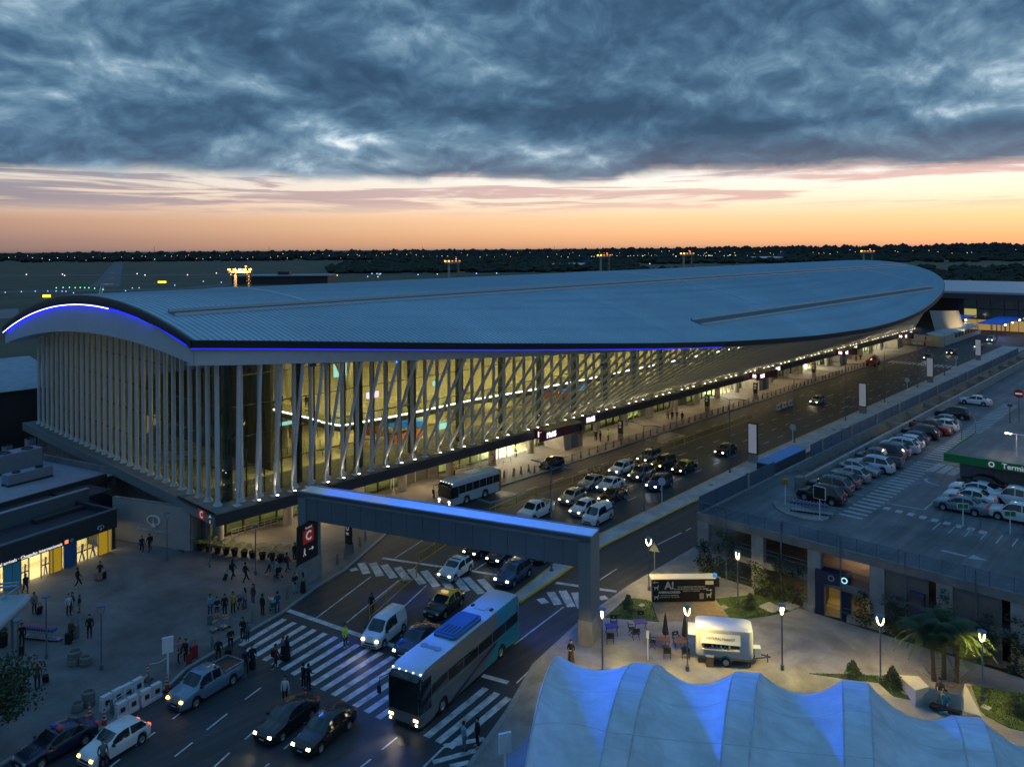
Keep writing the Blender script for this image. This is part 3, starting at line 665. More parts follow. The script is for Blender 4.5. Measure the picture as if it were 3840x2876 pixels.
# ground floor under the canopy: round columns, glazing, doors
rc = MB().lathe([(.55, 0), (.55, TZ0)], 16).mesh('round_column', concrete, True)
for i in range(27):
    link('round_column', rc, term, (.9+8.06*i, 1.6, .12))
gfl = mat('ground_floor_wall', (.10, .105, .10), .6, var=.2, vs=.4)
s_a, _ = toloc(g('K', 1560, 1260)); s_b, _ = toloc(g('M', 720, 905)); s_c, _ = toloc(g('M', 1600, 640)); s_d, _ = toloc(g('N', 520, 1000))
gpan = MB().box(.05, 1.95, -.012, .012, 0, 3.6).mesh('pane', glass('shopfront_glass', (.62, .72, .6), .06))
frame = mat('door_frame', (.5, .48, .42), .4)
for i in range(109):
    s_ = .6+2.0*i
    doorway = any(-6 < s_-v < 2.6 for v in (s_a, s_b, s_c, s_d))
    if doorway: continue
    if (i % 16) in (13, 14, 15) or (i % 16) in (8, 9): MB().box(.02, 1.98, -.1, .1, 0, 3.95).build('wall_panel', gfl if i % 3 else concdark, term, loc=(s_, 3.4, .13))
    else: link('pane', gpan, term, (s_, 3.4, .16))
    MB().box(-.06, .06, -.12, .12, 0, 3.95).build('mullion', frame if 11 < i % 27 < 15 else darkmetal, term, loc=(s_, 3.4, .13))
for i in range(27):
    lamp('canopy_downlight', 'AREA', term, (3.5+8.06*i, .4, TZ0-.02), 190 if i < 8 else 150, (1., .72, .38), 1.4)
    MB().box(-.7, .7, -.25, .25, 0, .03).build('downlight_panel', mat('downlight_panel', (.8, .8, .8), emit=(1., .76, .42), es=3.5), term, loc=(3.5+8.06*i, .4, TZ0-.015))
# entrance portals with lit signs
def portal(s_, words, k):
    x0 = s_
    MB().box(-4.2, 4.2, -6.0, -4.1, 4.2, 5.35).build('entrance_canopy', cpm, term, loc=(x0, 0, 0))
    MB().box(-1.0, -.9, -6.3, -4.2, 3.6, 5.2).build('sign_board', mat('sign_maroon', (.16, .02, .03), .5), term, loc=(x0+4.3, 0, 0))
    MB().box(-3.4, 3.4, -.08, 0, 0, 1.25).build('sign_board', MT['sign_maroon'], term, loc=(x0-2.2, -6.0, 4.2))
    text(words, 1.0, cleds, term, face_m((x0-3.2, -6.1, 4.82), -math.pi/2), bold=.03)
    b2 = MB().box(-.06, 0, -2.3, 0, 0, 1.25).build('sign_board', MT['sign_maroon'], term, loc=(x0-4.22, -3.9, 4.2))
    text(k, .95, cleds, term, face_m((x0-4.3, -5.0, 4.82), math.pi), bold=.03)
    text(words, 1.0, cleds, term, face_m((x0+8.2, -4.2, 4.75), -math.pi/2), bold=.03)
    # bright lobby with sliding doors
    MB().box(-4.9, 2.9, 6.4, 6.5, .2, 4.1).build('lobby_wall', mat('lobby_bright', (.8, .78, .66), emit=(1., .90, .62), es=2.6), term, loc=(x0, 0, 0))
    MB().box(-4.9, 2.9, 3.0, 6.4, .15, .18).build('lobby_floor', floorm, term, loc=(x0, 0, 0))
    MB().box(-1.6, 1.2, 6.3, 6.36, 2.2, 3.5).build('lobby_screen', whiteled, term, loc=(x0, 0, 0))
    for dx in (-4.5, -2.75, -1, .75, 2.5): MB().box(-.06, .06, 2.7, 2.82, .13, 4.1).build('door_post', frame, term, loc=(x0+dx, 0, 0))
    for dx in (-4.5, -2.75, -1, .75): MB().box(.08, 1.67, 2.74, 2.77, .16, 3.9).build('door_leaf', shopglass, term, loc=(x0+dx, 0, 0))
    lamp('lobby_light', 'AREA', term, (x0-1, 3.6, 3.95), 700, (1., .92, .66), 5, sy=1.)
    # slanted vestibule box beside the doors
    mb = MB(); mb.prism([(5.5, -1.4), (9.8, -1.4), (9.8, 2.6), (5.5, 2.6)], .13, 3.7)
    mb.v = [(x+(.55 if z > 2 and x < 6 else 0)*-1, y, z) for x, y, z in mb.v]
    mb.build('vestibule', concrete, term, loc=(x0, 0, 0))
    MB().box(5.0, 9.9, -1.55, -1.42, 3.62, 3.74).build('vestibule_light', warmled, term, loc=(x0, 0, 0))
    MB().box(7.0, 8.6, -1.44, -1.4, .2, 2.6).build('vestibule_door', greypost, term, loc=(x0, 0, 0))
portal(s_a, '19:05', '10'); portal(s_b, '19:05', '10'); portal(s_c, '19:05', '10'); portal(s_d, '19:05', '10')
# corner sign C with arrow on the end of the canopy
red = mat('sign_red', (.60, .035, .03), .4, emit=(.7, .04, .03), es=.08)
signw = mat('sign_white', (.8, .8, .8), .4, emit=(.9, .9, .9), es=.18)
MB().box(-.06, 0, -3.6, -2.3, .1, 1.0).build('sign_panel', red, term, loc=(-2.22, 1.6, TZ0+.03))
text('C', .95, signw, term, face_m((-2.3, -1.35, TZ0+.58), math.pi), bold=.02)
mb = MB().box(-.02, .02, -.07, .07, .1, .75); mb.add([(0, -.3, .6), (0, .3, .6), (0, 0, .95)], [(0, 1, 2)]); mb.build('arrow', signw, term, loc=(-2.26, -3.1, TZ0+.03))
# ------------------------------------------------------------------ vehicles
def paint(name, col, metal=.0, rough=.28): return mat('paint_'+name, col, rough, metal=metal, coat=.6, var=.04, vs=.8)
PT = dict(white=paint('white', (.68, .69, .70)), silver=paint('silver', (.36, .38, .40), .5), grey=paint('grey', (.13, .14, .15), .4), black=paint('black', (.012, .013, .015)), navy=paint('navy', (.012, .022, .05)), blue=paint('blue', (.02, .06, .14)), red=paint('red', (.22, .02, .02)), yellow=paint('yellow', (.72, .45, .02)), bluegrey=paint('blue_grey', (.16, .25, .33), .3), sand=paint('champagne', (.42, .38, .32), .4))
rimm = mat('rim_alloy', (.5, .5, .5), .3, metal=.8)
headon = mat('headlight_on', (.8, .8, .8), emit=(1., .80, .42), es=7); headwhite = mat('headlight_white', (.8, .8, .8), emit=(.9, .95, 1.), es=8); headoff = mat('headlight_off', (.5, .52, .53), .1, coat=.6)
tailm = mat('tail_lamp', (.30, .012, .01), .25, emit=(1., .03, .01), es=.10); plate = mat('number_plate', (.6, .6, .6), .5); indic = mat('indicator_amber', (.7, .3, .02), emit=(1., .5, .08), es=8)
KINDS = dict(  # length, width, height, cowl, screen top, roof end, rear glass foot, deck height, wheelbase, belt
    hatch=(3.95, 1.70, 1.49, .98, .30, -1.30, -1.80, .92, 2.48, .92), sedan=(4.45, 1.74, 1.47, 1.05, .30, -1.00, -1.65, 1.00, 2.60, .92), suv=(4.40, 1.82, 1.68, 1.12, .50, -1.55, -2.02, 1.02, 2.65, 1.02),
    wagon=(4.35, 1.72, 1.52, 1.05, .35, -1.70, -2.02, .95, 2.5, .92), pickup=(5.25, 1.86, 1.80, 1.45, .85, -.55, -.85, 1.12, 3.10, 1.10), van=(4.25, 1.80, 1.84, 1.42, .72, -1.98, -2.06, 1.0, 2.75, 1.05), coupe=(4.5, 1.78, 1.42, 1.1, .25, -1.15, -1.95, 1.02, 2.65, .92))
CARM = {}
def pw(tab, x):
    if x >= tab[0][0]: return tab[0][1]
    for (a, b), (c, d) in zip(tab[:-1], tab[1:]):
        if x >= c: return b+(d-b)*(x-a)/(c-a)
    return tab[-1][1]
def car_meshes(kind):
    if kind in CARM: return CARM[kind]
    L, W, H, cowl, wst, re, rg, dk, wb, belt = KINDS[kind]; h = L/2; rw = .34 if kind in ('suv', 'pickup') else .31; ar = rw+.065
    hz = belt+.06
    top = [(h, .50), (h-.05, .66), (h-.2, hz-.16), (cowl, hz), (wst, H-.07), (wst-.4, H), ((wst+re)/2, H+.01), (re, H-.06 if kind != 'van' else H-.02), (rg, dk)]
    top += [(-h+.10, dk-.03), (-h+.03, dk-.12), (-h, .55)] if kind != 'pickup' else [(-h+.04, dk), (-h, .6)]
    mid = (wst+re)/2; xs = [h, h-.05, h-.2, h-.42, cowl, (cowl+wst)/2, wst, wst-.4, mid+.05, mid-.05, re, (re+rg)/2, rg, -h+.10, -h+.03, -h]
    for xw in (wb/2, -wb/2): xs += [xw+d for d in (-ar, -ar*.72, -ar*.3, ar*.3, ar*.72, ar)]
    xs = sorted(set(round(x, 3) for x in xs if -h <= x <= h), reverse=True)
    ys = []
    for x in xs:
        if not ys or ys[-1]-x > .018: ys.append(x)
    xs = ys; rings = []; cab = []
    for x in xs:
        zt = pw(top, x); e = h-abs(x); w = W/2*(.80+.20*min(1, e/.45)**.5); zb = .21
        for xw in (wb/2, -wb/2):
            if abs(x-xw) < ar: zb = max(zb, rw+math.sqrt(ar*ar-(x-xw)**2))
        zb = min(zb, zt-.16); zl = min(belt+.04*(-x/h), zt-.05); c = zt > belt+.14
        if c:
            side = w*.955-(zt-zl)*.24
            r_ = [(0, zb), (w*.90, zb), (w*.985, zb+.06), (w, max(zb+.09, (zb+zl)*.5)), (w*.985, zl), (w*.955, zl+.03), (side, zt-.06), (side*.86, zt-.005), (0, zt+.02)]
        else:
            r_ = [(0, zb), (w*.90, zb), (w*.985, min(zb+.06, zt-.12)), (w, max(min(zb+.09, zt-.11), (zb+zt)*.5)), (w*.975, zt-.085), (w*.93, zt-.035), (w*.8, zt-.012), (w*.6, zt), (0, zt+.018)]
        rings.append([(x, y, z) for y, z in r_]); cab.append(c)
    parts = dict(body=MB(), roof=MB(), windscreen=MB(), rear_window=MB()); sides = []
    J = 9
    for i in range(len(xs)-1):
        xm = (xs[i]+xs[i+1])/2
        for j in range(J-1):
            a = rings[i][j]; b = rings[i+1][j]; c = rings[i+1][j+1]; d = rings[i][j+1]; key = 'body'
            if cab[i] or cab[i+1]:
                if j == 7 and wst < xm < cowl: key = 'windscreen'
                elif j == 7 and rg < xm < re: key = 'rear_window'
                elif j >= 6 and re-.02 <= xm <= wst: key = 'roof'
                elif j >= 5: key = 'roof'
                if j == 5 and not (kind == 'pickup' and xm < re):
                    lo, hi = (re+rg)/2 if kind not in ('sedan', 'coupe') else re-.12, (cowl+wst)/2
                    if lo < xm < hi and abs(xm-mid) > .05:
                        if not (kind == 'van' and xm < mid): key = 'front_side_window' if xm > mid else 'rear_side_window'
                if kind == 'van' and key == 'rear_window': key = 'roof'
            for sg in (1, -1):
                q4 = [(p[0], p[1]*sg, p[2]) for p in (a, b, c, d)]
                if sg > 0: q4 = q4[::-1]
                k2 = key+('_l' if sg > 0 else '_r') if 'side' in key else key
                parts.setdefault(k2, MB()).quad(*q4)
    bd = parts['body']; n = len(rings[0])
    for ring, rev in ((rings[0], False), (rings[-1], True)):
        poly = [(p[0], p[1], p[2]) for p in ring]+[(p[0], -p[1], p[2]) for p in ring[-2:0:-1]]
        bd.add(poly, [tuple(range(len(poly)))[::(-1 if rev else 1)]])
    for p_ in parts.values():                              # weld the strips so that shading runs over them
        pass
    out = {}
    def weld(mb, m, nm, sm=True):
        me = mb.mesh(nm, m, sm); b = bmesh.new(); b.from_mesh(me); bmesh.ops.remove_doubles(b, verts=b.verts, dist=.0008); b.to_mesh(me); b.free()
        if sm: me.set_sharp_from_angle(angle=R(42))
        return me
    for k, mb in parts.items():
        if not mb.f: continue
        nm = 'side_window' if 'side' in k else k
        out[k] = (nm, weld(mb, carglass if 'window' in k or k == 'windscreen' else PT['white'], nm))
    wy = W/2-.10
    tyre = MB().lathe([(rw*.62, -.10), (rw*.93, -.11), (rw, -.07), (rw, .07), (rw*.93, .11), (rw*.62, .10)], 18, axis='y').mesh('wheel', rubber, True)
    rim = MB().lathe([(0, .085), (rw*.2, .085), (rw*.3, .06), (rw*.56, .075), (rw*.64, .10)], 18, axis='y')
    for k in range(5):
        t = k*2*math.pi/5; rim.cbox((math.cos(t)*rw*.38, .085, math.sin(t)*rw*.38), (rw*.5, .03, .06), ry=-t)
    rim = rim.mesh('rim', rimm, False)
    rimr = rim.copy(); rimr.transform(Matrix.Rotation(math.pi, 4, 'Z'))
    hz_ = pw(top, h-.16)-.12
    hl = MB().add([(h-.02, -.17, hz_-.10), (h-.02, .17, hz_-.10), (h-.30, .20, hz_-.06), (h-.26, -.12, hz_-.07), (h-.06, -.16, hz_+.05), (h-.07, .15, hz_+.05), (h-.36, .19, hz_+.09), (h-.26, -.10, hz_+.085)], [(0, 1, 5, 4), (1, 2, 6, 5), (4, 5, 6, 7), (0, 4, 7, 3), (0, 3, 2, 1)])
    tl = MB().box(-h+.0, -h+.2, -.13, .13, dk-.24, dk-.05)
    hl.v = [(h-.17+(x-h+.17)*.8, y*.78, hz_+(z-hz_)*.78) for x, y, z in hl.v]; hl.v = [(x+.04, y, z) for x, y, z in hl.v]
    hr = MB(); hr.v = [(x, -y, z) for x, y, z in hl.v]; hr.f = [f[::-1] for f in hl.f]; hr.m = hl.m
    yl = W/2*.80
    out['_x'] = dict(wheels=[((s*wb/2, k*wy, rw), k) for s in (1, -1) for k in (1, -1)], tyre=tyre, rim=rim, rimr=rimr,
        hl=hl.mesh('headlight', headon), hr=hr.mesh('headlight', headon), hy=yl-.10, tl=tl.mesh('tail_lamp', tailm), ty=W/2*.80-.14,
        grille=MB().box(h-.02, h+.012, -.42, .42, .46, .58).box(h-.04, h+.008, -.6, .6, .25, .36).mesh('grille', black),
        plate=MB().box(h, h+.02, -.2, .2, .385, .45).mesh('plate', plate), rplate=MB().box(-h-.02, -h+.01, -.2, .2, .56, .66).mesh('plate', plate),
        mirror=MB().cbox((cowl-.28, 0, belt+.10), (.12, .20, .13)).mesh('mirror', black), my=W/2+.07,
        sill=MB().box(-wb/2+.4, wb/2-.4, -W/2*.93, W/2*.93, .17, .22).mesh('sill', black), h=h, hz=hz_, W=W, H=H, re=re, wst=wst, dk=dk, rg=rg)
    CARM[kind] = out; return out
def setmat(o, m, i=0):
    o.material_slots[i].link = 'OBJECT'; o.material_slots[i].material = m
def car(kind, col, p, az, label, lights='on', roofcol=None, group=None, beam=0, name=None, extra=(), tail=False, small=False):
    C = car_meshes(kind); x = C['_x']
    t = thing(name or {'pickup': 'pickup_truck', 'van': 'van'}.get(kind, 'taxi' if roofcol else 'car'), label, {'pickup': 'pickup truck', 'van': 'van'}.get(kind, 'taxi' if roofcol else 'car'), p, hd(az), group)
    for k, v in C.items():
        if k == '_x': continue
        o = link(v[0], v[1], t)
        if k == 'body': setmat(o, PT[col])
        elif k == 'roof': setmat(o, PT[roofcol or col])
    if small: parts = ()
    for (lc, s_) in x['wheels']:
        w = link('wheel', x['tyre'], t, lc); link('rim', x['rim'] if s_ > 0 else x['rimr'], w)
    hm = {'on': headon, 'white': headwhite, 'off': headoff, 'amber': indic}[lights]
    for me, s_ in ((x['hl'], 1), (x['hr'], -1)): setmat(link('headlight', me, t, (0, s_*x['hy'], 0)), hm)
    for s_ in (1, -1):
        o = link('tail_lamp', x['tl'], t, (-.012, s_*x['ty'], 0))
        if tail: setmat(o, mat('tail_lamp_lit', (.4, .02, .01), emit=(1., .10, .02), es=2))
        link('mirror', x['mirror'], t, (0, s_*x['my'], 0))
    for k, nm in (('grille', 'grille'), ('plate', 'number_plate'), ('rplate', 'number_plate'), ('sill', 'sill')): link(nm, x[k], t)
    if 'rack' in extra:
        for s_ in (1, -1): MB().path([(x['wst']-.3, s_*x['W']*.33, x['H']), (x['wst']-.45, s_*x['W']*.33, x['H']+.07), (x['re']+.3, s_*x['W']*.33, x['H']+.05), (x['re']+.15, s_*x['W']*.33, x['H']-.02)], .022, 6).build('roof_rail', black, t)
    if 'bars' in extra:
        for xx in (x['wst']-.3, x['re']+.35): MB().box(xx-.04, xx+.04, -.6, .6, x['H']+.03, x['H']+.08).build('roof_bar', black, t)
    if 'bed' in extra or kind == 'pickup':
        MB().box(-x['h']+.12, x['rg']-.02, -x['W']*.42, x['W']*.42, x['dk']+.005, x['dk']+.03).build('bed_liner', black, t)
        for s_ in (1, -1): MB().box(-x['h']+.05, x['rg'], s_*x['W']*.45-.05, s_*x['W']*.45+.05, x['dk']-.02, x['dk']+.13).build('bed_side', PT[col], t)
        MB().box(-x['h']+.02, -x['h']+.1, -x['W']*.45, x['W']*.45, x['dk']-.05, x['dk']+.12).build('tailgate', PT[col], t)
    if 'sunroof' in extra: MB().box(-.25, .22, -.36, .36, x['H']+.012, x['H']+.03).build('sunroof', carglass, t)
    if 'taxi' in extra: MB().box(-.12, .12, -.3, .3, x['H']+.02, x['H']+.16).build('roof_sign', mat('taxi_sign', (.8, .5, .2), emit=(1., .6, .25), es=.5), t)
    if 'antenna' in extra: MB().tube((x['re']+.1, 0, x['H']-.05), (x['re']-.15, 0, x['H']+.25), .012, .006, 5).build('antenna', black, t)
    if beam: lamp('headlight_beam', 'SPOT', t, (x['h']+.05, 0, x['hz']), beam, (1., .84, .52) if lights == 'on' else (.85, .93, 1.), .25, Vector((1, 0, -.16)).to_track_quat('-Z', 'Y').to_euler(), R(75))
    return t
Q = [ # kind, paint, crop, x, y, bearing, label, options
 ('van', 'white', 'E', 315, 1085, 204, 'white delivery van with side windows and lit headlights before the crossing', dict(beam=60)),
 ('sedan', 'black', 'E', 815, 855, 207, 'black and yellow taxi standing behind the big coach', dict(roofcol='yellow', lights='off', extra=('taxi',))),
 ('hatch', 'white', 'E', 905, 565, 210, 'white hatchback with roof bars driving over the crossing under the gate', dict(beam=50, extra=('bars',))),
 ('suv', 'blue', 'E', 1385, 605, 212, 'dark blue crossover with bright white headlights beside the median kerb', dict(lights='white', beam=50, extra=('rack',))),
 ('sedan', 'navy', 'E', 1310, 430, 213, 'dark sedan half hidden under the gate beam, second in its lane', dict(beam=30)),
 ('sedan', 'black', 'E', 1120, 375, 213, 'black car with lit headlights just emerging under the gate beam', dict(beam=30)),
 ('sedan', 'black', 'E', 1640, 420, 215, 'black car in shadow beneath the right part of the gate beam', dict(lights='off')),
 ('sedan', 'navy', 'E', 585, 1165, 207, 'dark blue sedan squeezed between the white van and the coach', dict(lights='white', beam=30)),
 ('sedan', 'black', 'D', 395, 770, 208, 'black sedan with bright headlights at the front of the crossing, people behind it', dict(beam=70)),
 ('sedan', 'black', 'D', 705, 860, 208, 'black sedan with round fog lamps next to the coach front', dict(beam=70, extra=('antenna',))),
 ('pickup', 'bluegrey', 'B', 1900, 850, 209, 'silver pickup with blue sheen waiting at the plaza kerb', dict(lights='amber')),
 ('hatch', 'white', 'B', 1060, 1390, 209, 'white rounded hatchback with amber lights at the bottom left', dict(lights='amber', extra=('antenna',), tail=True)),
 ('sedan', 'navy', 'B', 520, 1400, 212, 'dark police car with roof light bar at the bottom left corner', dict(lights='off', name='police_car')),
 ('sedan', 'silver', 'L', 1248, 552, 221, 'silver sedan nearest the yellow fence in the queue', dict(lights='off')),
 ('sedan', 'white', 'L', 1388, 570, 221, 'white sedan between the silver sedan and a black sedan in the queue', dict(beam=30)),
 ('wagon', 'white', 'L', 1470, 445, 221, 'white estate car with roof rails beside the yellow fence', dict(beam=30, extra=('rack',))),
 ('hatch', 'sand', 'L', 1100, 665, 219, 'champagne small hatchback ahead of the white sedan in the queue', dict(beam=30)),
 ('hatch', 'white', 'L', 1185, 750, 219, 'white hatchback with dark side windows behind the lettered van', dict(beam=30)),
 ('sedan', 'black', 'L', 1405, 655, 220, 'black sedan with doubled amber headlights right of the champagne hatchback', dict(beam=30)),
 ('suv', 'grey', 'L', 1622, 487, 221, 'dark grey crossover in the middle of the queue', dict(beam=30)),
 ('suv', 'grey', 'L', 1680, 362, 222, 'grey silver roofed crossover topmost by the yellow fence', dict(beam=30, extra=('rack',))),
 ('suv', 'black', 'L', 1790, 405, 222, 'black crossover left of the rear taxi', dict(beam=30)),
 ('sedan', 'black', 'L', 1945, 437, 222, 'black and yellow taxi at the back of the queue', dict(roofcol='yellow', beam=30)),
 ('suv', 'blue', 'L', 1757, 560, 221, 'dark crossover with icy white headlights beside the median', dict(lights='white', beam=45, extra=('rack',), tail=True)),
 ('van', 'white', 'L', 1290, 815, 218, 'white panel van with dark lettering on its side behind the gate beam', dict(lights='off', name='panel_van')),
 ('pickup', 'white', 'L', 825, 775, 218, 'white small pickup with open bed behind the gate beam', dict(lights='off')),
 ('hatch', 'black', 'L', 945, 408, 223, 'shiny black hatchback stopped at the entrance kerb', dict(lights='off')),
 ('sedan', 'black', 'Z', 1568, 980, 222, 'black sedan with one lit headlight alone beside the first tall white panel', dict(lights='white', beam=30)),
 ('hatch', 'silver', 'M', 1562, 1005, 222, 'silver hatchback with glowing headlights driving alone up the road', dict(beam=60)),
 ('sedan', 'black', 'N', 1290, 1045, 223, 'dark car with headlights past the far crossing', dict(beam=40)),
 ('sedan', 'black', 'N', 1060, 1100, 223, 'dark car half hidden behind the third tall white panel', dict(lights='white', beam=40)),
 ('sedan', 'red', 'N', 1575, 985, 223, 'dark red car hidden behind the farthest tall white panel', dict(lights='white')),
 ('pickup', 'white', 'N', 1708, 915, 223, 'white pickup with headlights far up the road', dict(beam=40)),
 ('suv', 'silver', 'N', 1842, 772, 250, 'silver crossover crossing far away under the street lamps', dict(lights='off')),
 ('suv', 'red', 'N', 1880, 700, 250, 'dark red far car with headlights near the low terminal', dict(lights='on')),
 ('sedan', 'silver', 'N', 1990, 680, 250, 'pale far car before the low terminal', dict(lights='on')),
 ('sedan', 'grey', 'N', 2060, 715, 250, 'grey far car at the right picture edge', dict(lights='white')),
]
for kind, col, c, x, y, az, label, kw in Q: car(kind, col, g(c, x, y, .0)+Vector((0, 0, .004)), az, label, **kw)
pc = [o for o in bpy.data.objects if o.name.startswith('police_car')][0]
MB().box(-.12, .12, -.55, -.1, 1.49, 1.60).build('light_bar', mat('police_blue', (.05, .1, .5)), pc)
MB().box(-.12, .12, .1, .55, 1.49, 1.60).build('light_bar', mat('police_red', (.5, .05, .05)), pc)
pv = [o for o in bpy.data.objects if o.name.startswith('panel_van')][0]
text('NAVITUR', .40, black, pv, face_m((-1.0, .905, 1.22), math.pi/2), bold=.012)
mb = MB(); mb.add([(-1.5, .915, .86), (-.6, .915, .98), (-.5, .915, 1.03), (-1.3, .915, .97)], [(0, 1, 2, 3)]); mb.build('swoosh', mat('decal_blue', (.05, .25, .45), .4), pv)
# parked cars on the roof deck, noses to the wall (bearing of +t) or out (bearing of -t)
DZ = 5.77; IN, OUT = 313, 133
D_ = [('suv', 'black', 425, 1125, IN, 'black crossover parked first in the row, beside the trolley bay', dict(extra=('rack',))),
 ('suv', 'grey', 500, 1045, IN, 'dark estate with roof rails parked second in the deck row', dict(extra=('rack',))),
 ('hatch', 'grey', 590, 990, IN, 'dark hatchback parked third from the trolley bay', {}),
 ('hatch', 'silver', 675, 940, IN, 'silver hatchback with red tail lamps parked fourth from the trolley bay', {}),
 ('sedan', 'silver', 745, 885, OUT, 'silver sedan parked nose out in the deck row', {}),
 ('suv', 'white', 875, 855, IN, 'white crossover with dark roof parked beside the dark pickup', dict(extra=('rack',))),
 ('pickup', 'grey', 925, 800, IN, 'dark grey pickup sticking out of the deck row', {}),
 ('suv', 'navy', 985, 740, IN, 'dark crossover parked behind the grey pickup', dict(extra=('rack',))),
 ('hatch', 'silver', 1055, 715, IN, 'silver hatchback in the middle of the deck row', {}),
 ('suv', 'white', 1115, 685, IN, 'white crossover with roof rails in the middle of the deck row', dict(extra=('rack',))),
 ('hatch', 'white', 1175, 645, IN, 'small white hatchback in the deck row', {}),
 ('hatch', 'blue', 1220, 610, IN, 'dark blue hatchback in the deck row', {}),
 ('suv', 'black', 1300, 565, IN, 'black crossover beside the red pickup', {}),
 ('pickup', 'red', 1380, 525, OUT, 'dark red pickup parked nose out on the deck', dict()),
 ('hatch', 'white', 1490, 495, IN, 'white hatchback behind the red pickup', {}),
 ('hatch', 'bluegrey', 1490, 455, IN, 'grey blue hatchback at the far end of the row', {}),
 ('suv', 'black', 1590, 395, IN, 'large black crossover parked alone near the far end', dict(extra=('rack',))),
 ('sedan', 'white', 1780, 275, IN, 'white sedan parked alone at the far end of the deck', {}),
 ('sedan', 'bluegrey', 1655, 1215, IN, 'grey blue sedan parked nearest by the small green sign', dict(extra=('antenna',))),
 ('sedan', 'white', 1735, 1145, IN, 'white sedan parked next to the grey blue sedan', {}),
 ('coupe', 'white', 1780, 1075, IN, 'white sedan with a dark sunroof below the green kiosk', dict(extra=('sunroof',))),
 ('sedan', 'black', 1840, 1015, IN, 'black sedan in the shade of the green kiosk', {}),
 ('suv', 'white', 2150, 1300, IN, 'white crossover cut by the right edge of the deck', {}),
 ('pickup', 'white', 2165, 1170, IN, 'pale pickup with dark bed cover at the right edge', {}),
 ('sedan', 'silver', 2225, 1050, IN, 'silver car behind the pickup at the right edge', {})]
for kind, col, x, y, az, label, kw in D_:
    kw = dict(kw); kw.setdefault('lights', 'off'); p = g('O', x, y, DZ); car(kind, col, p+Vector((0, 0, .006)), az, label, group='cars parked on the roof deck', **kw)

